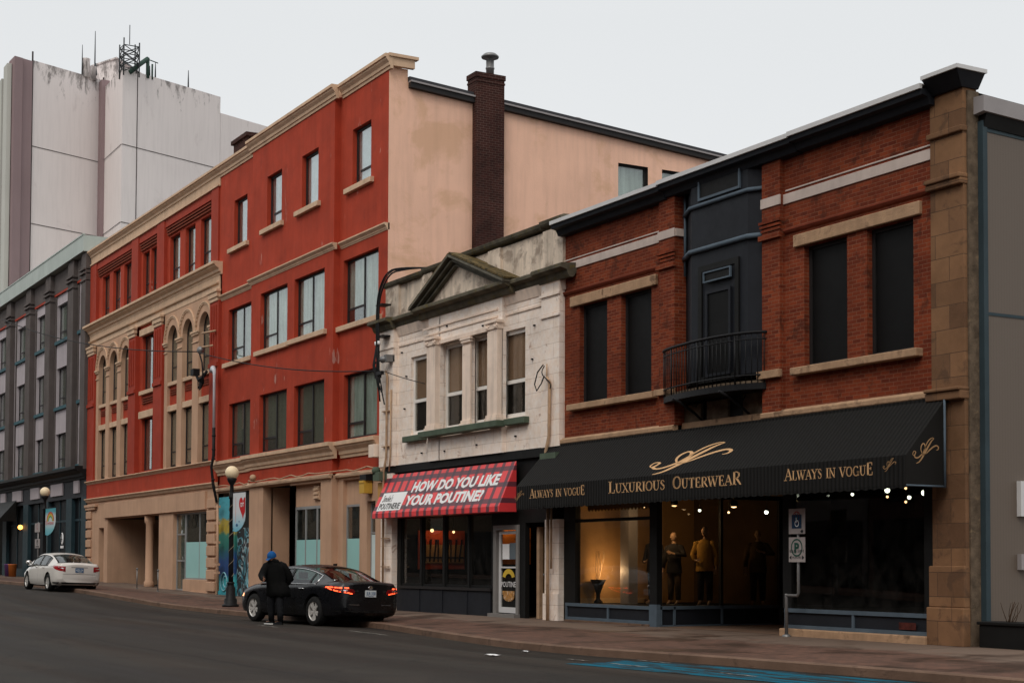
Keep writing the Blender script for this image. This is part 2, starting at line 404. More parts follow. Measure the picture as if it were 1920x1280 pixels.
M['infloor'] = plain('dark_shop_floor', (.05, .035, .025), .5, .2, 2)
M['inred'] = plain('red_shop_wall', (.60, .09, .03), .7, .15, 1)

def ribbed(name, col):
    m, nt, b, L = newmat(name); p = pos(nt)
    w = nt.nodes.new('ShaderNodeTexWave'); w.wave_type = 'BANDS'; w.bands_direction = 'X'
    w.inputs['Scale'].default_value = 3.1; w.inputs['Distortion'].default_value = .25; w.inputs['Detail'].default_value = 1; w.inputs['Detail Scale'].default_value = .4
    L(p, w.inputs['Vector'])
    L(mixc(nt, ramp(nt, w.outputs['Fac'], [(.35, 0.0), (.65, 1.0)]), rgba(col, .45), rgba(col, 1.35)), b.inputs['Base Color'])
    bp = nt.nodes.new('ShaderNodeBump'); bp.inputs['Strength'].default_value = .6; bp.inputs['Distance'].default_value = .02
    L(w.outputs['Fac'], bp.inputs['Height']); L(bp.outputs[0], b.inputs['Normal'])
    b.inputs['Roughness'].default_value = .8; b.inputs['Specular IOR Level'].default_value = .2
    return m
M['awning'] = ribbed('black_ribbed_awning', (.0068, .0062, .0054))
def siding_mat():
    m, nt, b, L = newmat('ribbed_taupe_siding'); p = pos(nt)
    w = nt.nodes.new('ShaderNodeTexWave'); w.wave_type = 'BANDS'; w.bands_direction = 'Y'
    w.inputs['Scale'].default_value = 5.0; L(p, w.inputs['Vector'])
    L(mixc(nt, ramp(nt, w.outputs['Fac'], [(.05, 0.0), (.2, 1.0)]), (.108, .083, .064, 1), (.122, .094, .072, 1)), b.inputs['Base Color'])
    b.inputs['Roughness'].default_value = .55
    return m
M['siding'] = siding_mat()

def plaid_mat():
    """red and black check laid along the awning: x along the street, height up the slope"""
    m, nt, b, L = newmat('red_black_plaid'); p = pos(nt)
    s = nt.nodes.new('ShaderNodeSeparateXYZ'); L(p, s.inputs[0])
    def band(src, per, duty, off=0.0):
        a = nt.nodes.new('ShaderNodeMath'); a.operation = 'ADD'; a.inputs[1].default_value = off; L(src, a.inputs[0])
        d = nt.nodes.new('ShaderNodeMath'); d.operation = 'DIVIDE'; d.inputs[1].default_value = per; L(a.outputs[0], d.inputs[0])
        f = nt.nodes.new('ShaderNodeMath'); f.operation = 'FRACT'; L(d.outputs[0], f.inputs[0])
        g = nt.nodes.new('ShaderNodeMath'); g.operation = 'LESS_THAN'; g.inputs[1].default_value = duty; L(f.outputs[0], g.inputs[0])
        return g.outputs[0]
    vx = band(s.outputs[0], .435, .36, 100.0); vz = band(s.outputs[2], .40, .30, 10.02)
    ad = nt.nodes.new('ShaderNodeMath'); ad.operation = 'ADD'; L(vx, ad.inputs[0]); L(vz, ad.inputs[1])
    c = ramp(nt, ad.outputs[0], [(0.0, (.80, .050, .055, 1)), (.5, (.13, .035, .05, 1)), (1.0, (.05, .03, .045, 1))])
    h = nt.nodes.new('ShaderNodeMath'); h.operation = 'MULTIPLY'; h.inputs[1].default_value = .5; L(ad.outputs[0], h.inputs[0])
    rr = [n for n in nt.nodes if n.type == 'VALTORGB'][-1]; rr.color_ramp.interpolation = 'CONSTANT'
    rr.color_ramp.elements[1].position = .4; rr.color_ramp.elements[2].position = .9
    L(h.outputs[0], rr.inputs[0])
    L(mixc(nt, ramp(nt, noise(nt, p, 2, 3), [(.4, 0.0), (.8, .2)]), c, (.3, .03, .03, 1)), b.inputs['Base Color']); b.inputs['Roughness'].default_value = .5
    return m
M['plaid'] = plaid_mat()

def noise_vec(nt, p):
    n = nt.nodes.new('ShaderNodeTexNoise'); n.inputs['Scale'].default_value = 1.2; n.inputs['Detail'].default_value = 5
    nt.links.new(p, n.inputs['Vector']); mp = nt.nodes.new('ShaderNodeVectorMath'); mp.operation = 'MULTIPLY_ADD'
    mp.inputs[1].default_value = (6, 6, 6); nt.links.new(n.outputs['Color'], mp.inputs[0]); nt.links.new(p, mp.inputs[2]); return mp.outputs[0]
def asphalt():
    m, nt, b, L = newmat('damp_asphalt'); p = pos(nt)
    broad = noise(nt, p, 1.0, 3, .5, .2, stretch=(.045, .8, 1))
    c = mixc(nt, ramp(nt, broad, [(.40, 0.0), (.60, 1.0)]), (.012, .0095, .0075, 1), (.044, .039, .033, 1))
    red = noise(nt, p, .9, 3, .5, .2, stretch=(.05, .9, 1))
    c = mixc(nt, ramp(nt, red, [(.48, 0.0), (.66, .8)]), c, (.026, .014, .010, 1))
    g = noise(nt, p, 60, 3, .8)
    c = mixc(nt, ramp(nt, g, [(.35, 0.0), (.7, .5)]), c, (.066, .060, .052, 1))
    # sealed cracks and darker patched squares
    v = nt.nodes.new('ShaderNodeTexVoronoi'); v.feature = 'DISTANCE_TO_EDGE'; v.inputs['Scale'].default_value = .28
    wv = mixc(nt, .25, p, noise_vec(nt, p)); L(wv, v.inputs['Vector'])
    c = mixc(nt, ramp(nt, v.outputs['Distance'], [(0.0, .8), (.012, 0.0)]), c, (.012, .011, .010, 1))
    sy = nt.nodes.new('ShaderNodeSeparateXYZ'); L(p, sy.inputs[0])
    ay = nt.nodes.new('ShaderNodeMath'); ay.operation = 'MULTIPLY_ADD'; ay.inputs[1].default_value = .5; L(noise(nt, p, .35, 4), ay.inputs[0]); L(sy.outputs[1], ay.inputs[2])
    tr = nt.nodes.new('ShaderNodeMath'); tr.operation = 'PINGPONG'; tr.inputs[1].default_value = .95; L(ay.outputs[0], tr.inputs[0])
    c = mixc(nt, ramp(nt, tr.outputs[0], [(.25, .45), (.6, 0.0)]), c, (.020, .0155, .013, 1))      # tyre-polished tracks along the street
    sm = nt.nodes.new('ShaderNodeMath'); sm.operation = 'PINGPONG'; sm.inputs[1].default_value = 1.9; L(ay.outputs[0], sm.inputs[0])
    c = mixc(nt, ramp(nt, sm.outputs[0], [(.012, .85), (.03, 0.0)]), c, (.008, .007, .007, 1))     # paving seam
    v2 = nt.nodes.new('ShaderNodeTexVoronoi'); v2.inputs['Scale'].default_value = .22; L(p, v2.inputs['Vector'])
    s2 = nt.nodes.new('ShaderNodeSeparateColor'); L(v2.outputs['Color'], s2.inputs[0])
    c = mixc(nt, ramp(nt, s2.outputs[0], [(.70, 0.0), (.72, .35)]), c, (.022, .020, .019, 1))
    L(c, b.inputs['Base Color']); b.inputs['Specular IOR Level'].default_value = .10
    L(ramp(nt, broad, [(.3, .55), (.7, .85)]), b.inputs['Roughness'])
    bp = nt.nodes.new('ShaderNodeBump'); bp.inputs['Strength'].default_value = .5; bp.inputs['Distance'].default_value = .01
    L(g, bp.inputs['Height']); L(bp.outputs[0], b.inputs['Normal'])
    return m
M['asphalt'] = asphalt()

def paving():
    m, nt, b, L = newmat('sidewalk_paving'); p = pos(nt)
    s = nt.nodes.new('ShaderNodeSeparateXYZ'); L(p, s.inputs[0])
    # red-brown pavers towards the kerb, paler concrete flags near the shop fronts
    wob = noise(nt, p, .35, 3)
    yy = nt.nodes.new('ShaderNodeMath'); yy.operation = 'MULTIPLY_ADD'; yy.inputs[1].default_value = 2.6; L(wob, yy.inputs[0]); L(s.outputs[1], yy.inputs[2])
    f = nt.nodes.new('ShaderNodeMapRange'); f.inputs[1].default_value = 18.2; f.inputs[2].default_value = 18.5; L(yy.outputs[0], f.inputs[0])
    br = nt.nodes.new('ShaderNodeTexBrick'); L(p, br.inputs['Vector']); br.inputs['Scale'].default_value = 1
    br.inputs['Brick Width'].default_value = .22; br.inputs['Row Height'].default_value = .11; br.inputs['Mortar Size'].default_value = .006
    br.inputs['Color1'].default_value = (.145, .075, .052, 1); br.inputs['Color2'].default_value = (.095, .053, .038, 1); br.inputs['Mortar'].default_value = (.06, .042, .035, 1)
    fl = nt.nodes.new('ShaderNodeTexBrick'); L(p, fl.inputs['Vector']); fl.inputs['Scale'].default_value = 1; fl.offset = 0
    fl.inputs['Brick Width'].default_value = 3.1; fl.inputs['Row Height'].default_value = 1.9; fl.inputs['Mortar Size'].default_value = .02
    fl.inputs['Color1'].default_value = (.175, .125, .095, 1); fl.inputs['Color2'].default_value = (.13, .090, .068, 1); fl.inputs['Mortar'].default_value = (.05, .035, .03, 1)
    c = mixc(nt, f.outputs[0], br.outputs['Color'], fl.outputs['Color'])
    wet = noise(nt, p, .7, 5, .6, .5)
    wr = ramp(nt, wet, [(.50, 0.0), (.62, 1.0)])
    c = mixc(nt, wr, c, (.050, .029, .020, 1))
    rd = noise(nt, p, 1.4, 5, .7)
    c = mixc(nt, ramp(nt, rd, [(.55, 0.0), (.8, .6)]), c, (.22, .105, .07, 1))
    L(c, b.inputs['Base Color']); L(ramp(nt, wet, [(.45, .85), (.7, .45)]), b.inputs['Roughness']); b.inputs['Specular IOR Level'].default_value = .2
    bp = nt.nodes.new('ShaderNodeBump'); bp.inputs['Strength'].default_value = .4; bp.inputs['Distance'].default_value = .01
    L(noise(nt, p, 25, 5, .7), bp.inputs['Height']); L(bp.outputs[0], b.inputs['Normal'])
    return m
M['paving'] = paving()
M['kerb'] = plain('concrete_kerb', (.16, .10, .07), .8, .25, 1.5, bump=.5, stain=((.06, .04, .03), .8, 3, .55))
def bluepaint():
    m, nt, b, L = newmat('worn_blue_paint'); p = pos(nt)
    w = noise(nt, p, 2.2, 6, .7, .6, stretch=(.35, 2.2, 1))
    c = mixc(nt, ramp(nt, w, [(.48, 0.0), (.56, 1.0)]), (.003, .105, .165, 1), (.024, .022, .020, 1))
    L(c, b.inputs['Base Color']); b.inputs['Roughness'].default_value = .8; b.inputs['Specular IOR Level'].default_value = .1
    return m
M['bluepaint'] = bluepaint()
M['wornwhite'] = plain('worn_white_line', (.30, .28, .25), .8, .3, 8, stain=((.05, .05, .05), .9, 9, .5))

# ------------------------------------------------------------------ world, sun, camera
w = bpy.data.worlds.new('World'); SC.world = w; w.use_nodes = True
nt = w.node_tree; L = nt.links.new; bg = nt.nodes['Background']; out = nt.nodes['World Output']
sky = nt.nodes.new('ShaderNodeTexSky'); sky.sky_type = 'NISHITA'; sky.sun_disc = False
SUN_EL, SUN_AZ = 48, 60
sky.sun_elevation = R(SUN_EL); sky.sun_rotation = R(SUN_AZ); sky.air_density = 1; sky.dust_density = 3
L(sky.outputs[0], bg.inputs[0]); bg.inputs[1].default_value = .012
# cloud deck: an even pale grey that brightens towards the zenith, with very soft mottling
tc = nt.nodes.new('ShaderNodeTexCoord'); sp = nt.nodes.new('ShaderNodeSeparateXYZ'); L(tc.outputs['Generated'], sp.inputs[0])
cr = nt.nodes.new('ShaderNodeValToRGB'); e = cr.color_ramp.elements
e[0].position = .0; e[0].color = (.462, .462, .458, 1); e[1].position = .33; e[1].color = (.425, .432, .432, 1)
e3 = e.new(1.0); e3.color = (.62, .625, .62, 1)
L(sp.outputs[2], cr.inputs[0])
cl = nt.nodes.new('ShaderNodeTexNoise'); cl.inputs['Scale'].default_value = 1.6; cl.inputs['Detail'].default_value = 4
L(tc.outputs['Generated'], cl.inputs['Vector'])
mr = nt.nodes.new('ShaderNodeMapRange'); mr.inputs[3].default_value = 1.68; mr.inputs[4].default_value = 1.88; L(cl.outputs['Fac'], mr.inputs[0])
bg2 = nt.nodes.new('ShaderNodeBackground'); L(cr.outputs[0], bg2.inputs[0]); L(mr.outputs[0], bg2.inputs[1])
ads = nt.nodes.new('ShaderNodeAddShader'); L(bg.outputs[0], ads.inputs[0]); L(bg2.outputs[0], ads.inputs[1]); L(ads.outputs[0], out.inputs[0])

sd = bpy.data.lights.new('sun', 'SUN'); sd.energy = 1.1; sd.angle = R(24); sd.color = (1, .92, .82)
so = bpy.data.objects.new('sun', sd); COL.objects.link(so)
sv = Vector((math.cos(R(-52))*math.cos(R(SUN_EL)), math.sin(R(-52))*math.cos(R(SUN_EL)), math.sin(R(SUN_EL))))
so.rotation_euler = sv.to_track_quat('Z', 'Y').to_euler(); so.location = sv*60
sky.sun_rotation = math.atan2(sv.x, sv.y)

cam = bpy.data.cameras.new('camera'); co = bpy.data.objects.new('camera', cam); COL.objects.link(co); SC.camera = co
YAW = R(29.4); PT = math.atan(.0394); RL = .00409
F0 = Vector((-math.cos(YAW), math.sin(YAW), 0)); F = (F0*math.cos(PT)+Vector((0, 0, math.sin(PT)))).normalized()
R0 = F0.cross(Vector((0, 0, 1))).normalized(); U0 = R0.cross(F)
U = U0*math.cos(RL)-R0*math.sin(RL); Rr = R0*math.cos(RL)+U0*math.sin(RL)
co.matrix_world = Matrix((( Rr.x, U.x, -F.x, 0), (Rr.y, U.y, -F.y, 0), (Rr.z, U.z, -F.z, 1.3), (0, 0, 0, 1)))
cam.sensor_width = 36; cam.lens = 36*2950/1920; cam.shift_x = 0; cam.shift_y = (1057-2950*.0394-640)/1920
cam.clip_start = .1; cam.clip_end = 3000
SC.view_settings.view_transform = 'Standard'; SC.view_settings.look = 'None'; SC.view_settings.exposure = 0; SC.view_settings.gamma = 1

# ------------------------------------------------------------------ ground
def lerp(tab, x):
    if x <= tab[0][0]: return tab[0][1]
    for (a, va), (b, vb) in zip(tab, tab[1:]):
        if x <= b: return va+(vb-va)*(x-a)/(b-a)
    return tab[-1][1]
FZ = [(-150, .75), (-94, .53), (-72, .42), (-56, .14), (-40.5, -.01), (-31, 0), (40, 0)]
KZ = [(-150, .8), (-95, .62), (-67, .44), (-56, .33), (-50.4, .18), (-48, .05), (-45, -.01), (-41.5, -.04), (-28, -.08), (40, -.08)]
KY = [(-150, 14.8), (-67, 14.6), (-56, 14.15), (-50.4, 14.2), (-47.9, 14.5), (-45.3, 14.75), (-41.5, 14.94), (-33, 15.2), (-28.9, 14.5), (-25, 13.9), (-22.5, 13.86), (-19.8, 14.37), (-15.7, 14.8), (-10, 15.0), (40, 15.2)]
def smooth(tab, x, r=1.2): return (lerp(tab, x-r)+lerp(tab, x)*2+lerp(tab, x+r))/4
def kz(x): return smooth(KZ, x)
def ky(x): return smooth(KY, x, .8)
def walk_z(x, y):
    k = ky(x); t = min(max((y-k)/(19-k), 0), 1); return kz(x)*(1-t)+smooth(FZ, x)*t
def road_z(x, y):
    k = ky(x); d = k-y; base = kz(x)-.13
    return base+.028*min(d, 4.5)-.02*max(d-9, 0)*.5
xs = [-150+2.5*i for i in range(24)]+[-90+1.0*i for i in range(90)]+[0+4*i for i in range(11)]
rb = MB(); rb.grid([[(x, ky(x)+.02-(d), road_z(x, ky(x)-d)) for d in (-.02, .3, .8, 1.6, 2.5, 3.5, 4.5, 6, 8, 10, 13, 17, 21, 24)] for x in xs], sm=True)
tag(rb.build('road', M['asphalt']), kind='structure')
sb = MB()
sb.grid([[(x, ky(x)+.16+(19.7-ky(x)-.16)*t, walk_z(x, ky(x)+.16+(19.7-ky(x)-.16)*t)) for t in (0, .2, .4, .6, .8, 1)] for x in xs], flip=True)
tag(sb.build('sidewalk', M['paving']), kind='structure')
kb = MB()
kb.grid([[(x, ky(x)-.01, kz(x)-.2), (x, ky(x), kz(x)-.015), (x, ky(x)+.03, kz(x)+.004), (x, ky(x)+.165, kz(x)+.004)] for x in xs], flip=True, sm=False)
tag(kb.build('kerb', M['kerb']), kind='structure')
gb = MB(); gb.add([(-1200, -1200, -1.2), (1200, -1200, -1.2), (1200, 1200, -1.2), (-1200, 1200, -1.2)], [(0, 1, 2, 3)])
tag(gb.build('ground', plain('far_ground', (.07, .065, .055), .95, .3, .05)), kind='structure')
lot = MB(); lot.box(-18.4, 30, 19.7, 60, -.3, -.02)
tag(lot.build('pavement', M['paving']), kind='structure')
# worn blue bay marking and short white line ends lying on the road
def decal_road(mb, poly, up=.004, n=1):
    mb.add([(x, y, road_z(x, y)+up) for x, y in poly], [tuple(range(len(poly)))])
bp_ = MB()
cols = [-20.6+.35*i for i in range(40)]
rows = lambda x: [ky(x)-.38-2.1*j/6 for j in range(7)] if x > -19.9 else [ky(x)-.55-1.1*j/6*(x+20.6)/.8 for j in range(7)]
bp_.grid([[(x, y, road_z(x, y)+.006) for y in rows(x)] for x in cols], flip=False)
tag(bp_.build('road_marking', M['bluepaint']), kind='structure')
wl = MB()
for (a, b, y, h) in ((-31.6, -29.6, 13.72, .06), (-34.2, -32.9, 12.6, .04), (-20.9, -20.3, 12.75, .05), (-19.6, -18.6, 12.68, .07), (-20.6, -19.7, 13.85, .05), (-17.2, -16.4, 12.9, .06)):
    n = 6; P = [[(a+(b-a)*i/n, y+dy+.02*math.sin(i*2.1), road_z(a+(b-a)*i/n, y+dy)+.010) for dy in (0, h)] for i in range(n+1)]
    wl.grid(P)
tag(wl.build('road_marking', M['wornwhite']), kind='structure')
# ------------------------------------------------------------------ building parts
def window(P, x0, x1, z0, z1, y, vb=(), hb=(), fw=.06, fm='wframe', gm='glass', bm='blind', part='window', dark=None, fd=.06):
    """frame mesh as the part, its pane and blind as sub-parts; vb: x of uprights, hb: (z, xa, xb)"""
    f = MB(); f.box(x0, x0+fw, y, y+fd, z0, z1); f.box(x1-fw, x1, y, y+fd, z0, z1)
    f.box(x0+fw, x1-fw, y, y+fd, z0, z0+fw); f.box(x0+fw, x1-fw, y, y+fd, z1-fw, z1)
    for x in vb: f.box(x-fw*.45, x+fw*.45, y+.003, y+fd-.003, z0+fw, z1-fw)
    for z, a, b in hb: f.box(a, b, y+.006, y+fd-.006, z-fw*.45, z+fw*.45)
    o = f.build(part, M[fm], P)
    MB().box(x0+fw*.5, x1-fw*.5, y+.02, y+.03, z0+fw*.5, z1-fw*.5).build('pane', M[gm], o)
    MB().box(x0, x1, y+.075, y+.09, z0, z1).build('blind', M[bm], o)  # backing sheet; in void colour it stands in for an unlit room
    if dark:
        a, b, c, d = dark
        MB().box(a, b, y+.022+.012, y+.05, c, d).build('lower_sash', M['wframe' if fm == 'wframe' else fm], o)
    return o

def sill(P, x0, x1, z0, z1, y, out=.12, mat='cream', name='sill'):
    return MB().box(x0, x1, y-out, y+.02, z0, z1).build(name, M[mat], P, bevel=.012)

def mould(y, z0, z1, out):
    """classical cornice section facing the street between z0 and z1"""
    h = z1-z0
    return [(y+.05, z0), (y-out*.15, z0), (y-out*.2, z0+h*.18), (y-out*.35, z0+h*.22), (y-out*.4, z0+h*.42), (y-out*.75, z0+h*.62),
            (y-out*.8, z0+h*.72), (y-out, z0+h*.76), (y-out, z1-.01), (y-out*.9, z1), (y+.05, z1)]

def body(P, x0, x1, y0, y1, z1, mat, z0=-.4, name='main_block', roofmat='roof'):
    b = MB(); b.add([(x0,y0,z0),(x0,y1,z0),(x1,y1,z0),(x1,y0,z0),(x0,y0,z1),(x0,y1,z1),(x1,y1,z1),(x1,y0,z1)],
                    [(0,1,5,4),(1,2,6,5),(2,3,7,6)], 0)
    b.add([(x0,y0+.35,z1-.25),(x1,y0+.35,z1-.25),(x1,y1,z1-.25),(x0,y1,z1-.25)], [(0,1,2,3)], 1)
    return b.build(name, [M[mat], M[roofmat]], P)

# ================================================================== GREY OFFICE BUILDING (far left)
G = thing('office_building', 'grey pilastered building with pale panels and green metal eave beside the arched building', 'building', (-90, 19, .4))
bays = [(-110.6, -107.9), (-105.7, -103.0), (-100.7, -98.0), (-95.6, -92.9), (-90.5, -87.8), (-85.6, -83.2), (-81.1, -78.45), (-76.5, -75.62)]
rws = [(12.5, 14.35), (9.13, 11.13), (6.03, 7.78)]
ops = [(a, b, c, d) for a, b in bays for c, d in rws]
MB().wall(-114, -74.42, 4.5, 16.0, 19, ops, .24).build('wall', M['panel'], G)
body(G, -114, -74.42, 19, 32, 16.3, 'pil')
pb = [-106.2, -101.2, -96.1, -91.14, -86.12, -81.58, -76.81, -74.44]
for i, xr in enumerate(pb):
    wd = 1.1 if i < 7 else .85
    m = MB(); m.box(xr-wd, xr, 18.72, 19.0, 5.7, 16.0)
    for z in (14.95, 15.15): m.box(xr-wd-.08, xr+(.08 if i < 7 else 0), 18.62, 19.0, z, z+.09)
    m.box(xr-wd-.05, xr+(.05 if i < 7 else 0), 18.66, 19.0, 14.62, 14.7)
    m.build('pilaster', M['pil'], G, bevel=.02)
for a, b in bays:
    MB().box(a-.5, b+.5, 18.93, 19.0, 14.98, 15.98).build('frieze', M['pil'], G)
    MB().box(a-.3, b+.3, 18.90, 19.0, 14.85, 14.95).build('band', M['redtrim'], G)
    for k, (c, d) in enumerate(rws):
        mx = a+(b-a)*.5
        wd = b-a > 1.5
        o = window(G, a, b, c, d, 19.14, vb=(mx,) if wd else (), hb=((c+.5, a+.05, mx),) if wd else (), bm='blinddk' if k else 'blind')
        MB().box(a-.1, b+.1, 18.88, 19.1, c-.16, c).build('sill', M['tealsill'], o)
    for xx in (a-.28, b+.05):     # jamb strips each side of the opening
        MB().box(xx, xx+.2, 18.95, 19.0, 5.8, 14.8).build('jamb_strip', M['pil'], G)
m = MB(); m.box(-114, -74.40, 18.58, 18.62, 16.02, 16.78); m.box(-114, -74.40, 18.62, 33, 16.02, 16.10); m.box(-74.44, -74.40, 18.62, 32, 16.10, 16.78)
m.box(-114, -74.38, 18.55, 18.66, 16.78, 16.84)
m.build('roof_fascia', M['tealfascia'], G)
m = MB(); m.prof(mould(18.9, 5.25, 5.85, .55), -114, -74.45); m.build('shop_cornice', M['black'], G)
MB().box(-114, -74.45, 18.9, 19.0, 4.40, 5.25).build('signboard', M['ink'], G)
for a, b in ((-93.6, -92.3), (-90.4, -88.1), (-85.9, -83.9), (-81.3, -78.9), (-76.6, -75.65)):
    MB().box(a, b, 18.82, 18.9, 4.62, 5.22).build('sign_panel', M['panel'], G)
# shop front: teal pilasters with dark glass between
m = MB(); m.box(-114, -74.45, 19.6, 19.7, -.3, 4.4)
m.build('shop_back_wall', M['void'], G)
for a, b in ((-98, -97.0), (-93.2, -92.2), (-87.9, -86.7), (-83.1, -82.1), (-78.3, -77.2), (-75.4, -74.45)):
    MB().box(a, b, 18.9, 19.2, .2, 4.4).build('shop_pilaster', M['teal'], G)
for a, b in ((-92.2, -87.9), (-86.7, -83.1), (-82.1, -78.3), (-77.2, -75.4)):
    f = MB(); f.box(a, b, 19.05, 19.12, .35, .95); f.box(a, b, 19.05, 19.12, 3.3, 3.4); f.box(a+(b-a)*.5-.04, a+(b-a)*.5+.04, 19.04, 19.11, .95, 4.4)
    o = f.build('shop_window', M['teal'], G)
    MB().box(a, b, 19.08, 19.09, .95, 4.4).build('pane', M['darkglass'], o)
m = MB(); m.add([(-95.6, 18.8, 4.7), (-89.2, 18.8, 4.7), (-89.2, 17.8, 3.55), (-95.6, 17.8, 3.55), (-89.2, 17.8, 3.35), (-95.6, 17.8, 3.35), (-89.2, 18.8, 3.55)],
                [(0, 1, 2, 3), (3, 2, 4, 5), (1, 6, 2)])
m.build('awning', M['black'], G)
# round-topped door sign and little menu strip in the window
m = MB(); m.ball((-78.95, 18.88, 2.48), .3, 14, sc=(.9, .08, 1.0)); m.box(-79.2, -78.7, 18.86, 18.9, 2.0, 2.12); tag(m.build('shop_sign', M['white'], at=(-78.95, 18.88, 2.4)), 'white oval sign in the dark shop window beside the parked white car', 'sign')
m = MB(); m.tube([(-78.95, 18.845, 2.3), (-78.95, 18.845, 2.72)], .02, 6); m.box(-79.12, -78.78, 18.84, 18.85, 2.42, 2.46)
lm = M['ink']; oo = m.build('emblem', lm, bpy.data.objects['shop_sign']);
# street decorations inside window: string of small warm bulbs
em = emit('warm_bulb', (1, .45, .12), 5)
m = MB()
for i in range(16):
    m.ball((-79.4+random.random()*.9, 19.25, 2.95+random.random()*.75), .035, 6)
tag(m.build('string_lights', em, at=(-79, 19.25, 3.2)), 'string of tiny warm bulbs behind the dark window above the white oval sign', 'string lights')
m = MB(); m.ball((-88.0, 18.78, 3.2), .13, 10)
o = thing('glowing_lamp', 'small glowing orange wall lamp beside the black awning of the grey building', 'wall lamp', (-88.0, 18.85, 3.2))
m.build('bulb', emit('orange_bulb', (1, .40, .06), 6), o); MB().tube([(-88.0, 18.9, 3.3), (-88.0, 18.78, 3.33), (-88.0, 18.78, 3.26)], .025, 6).build('bracket', M['iron'], o)
for x, mt, lab in ((-89.0, plain('purple_plastic', (.12, .05, .16), .5), 'purple bin'), (-88.0, plain('orange_plastic', (.50, .14, .03), .5), 'orange bin')):
    m = MB(); zz = walk_z(x, 18.4); m.lathe(x, 18.4, [(.19, zz), (.23, zz+.62), (.25, zz+.64), (.25, zz+.68), (.2, zz+.68), (.18, zz+.2)], 16)
    tag(m.build('planter_pot', mt, at=(x, 18.4, zz)), lab.replace('bin', 'tub')+' standing by the dark shop front behind the white car', 'tub')

# ================================================================== ARCHED RED BUILDING
A = thing('arched_building', 'red and tan building with arched windows and long cream frieze', 'building', (-65, 19, .2))
body(A, -74.4, -55.95, 19.3, 33, 15.7, 'red')
top = [(-72.7, -71.5), (-70.9, -69.7), (-69.1, -67.8), (-66.15, -65.2), (-64.98, -64.05), (-62.3, -61.0), (-60.3, -59.08), (-58.4, -57.15)]
arL = [(-72.8, -71.5), (-70.92, -69.62), (-69.0, -67.7)]; arR = [(-62.16, -60.86), (-60.22, -58.92), (-58.17, -56.87)]
ctr = (-66.0, -63.92)
lowz = (5.18, 7.38)
# top storey: recessed red wall behind projecting strips
MB().wall(-74.4, -55.95, 12.3, 15.4, 19.08, [(a, b, 12.6, 14.52) for a, b in top], .24).build('top_wall', M['red'], A)
m = MB()
for a, b in ((-74.4, -73.35), (-67.45, -66.45), (-63.7, -62.7), (-56.75, -55.95)): m.box(a, b, 18.94, 19.08, 12.4, 15.3)
m.box(-73.35, -67.45, 18.98, 19.08, 14.98, 15.3); m.box(-66.45, -63.7, 18.98, 19.08, 14.98, 15.3); m.box(-62.7, -56.75, 18.98, 19.08, 14.98, 15.3)
m.build('brick_strips', M['redtrim'], A)
m = MB()
for a, b in ((-73.2, -67.6), (-66.3, -63.85), (-62.5, -56.9)):
    for k in range(3): m.box(a, b, 19.0-.02*k, 19.08, 14.62+.11*k, 14.68+.11*k)
m.build('corbel_course', M['brickrib'], A, cuts=(-67, -63.2))
for i, (a, b) in enumerate(top):
    window(A, a, b, 12.6, 14.52, 19.22, hb=((13.2 if i % 2 else 13.05, a+.05, b-.05),), bm='blind' if i in (5, 6, 7) else 'blinddk')
m = MB(); m.prof(mould(19.0, 15.62, 16.0, .24), -74.42, -55.8); m.box(-74.4, -55.85, 18.96, 19.25, 15.30, 15.62); m.box(-74.4, -55.9, 18.9, 18.96, 15.3, 15.36)
m.box(-74.4, -55.85, 19.05, 19.5, 15.62, 15.98)
m.build('cornice', M['cream'], A)
# frieze and mid cornice
m = MB(); m.prof(mould(19.0, 11.95, 12.42, .38), -74.55, -55.55); m.box(-74.4, -55.75, 18.95, 19.1, 11.38, 11.95)
m.prof([(18.95, 11.62), (18.88, 11.64), (18.86, 11.70), (18.95, 11.72)], -74.4, -55.8)
for a, b in ((-74.45, -73.2), (-67.55, -66.45), (-63.8, -62.6), (-56.65, -55.6)):
    m.box(a, b, 18.80, 18.95, 11.12, 11.36); m.box(a+.06, b-.06, 18.84, 18.95, 10.98, 11.12); m.box(a-.05, b+.05, 18.76, 18.95, 11.3, 11.4)
m.build('frieze', M['cream'], A, bevel=.012)
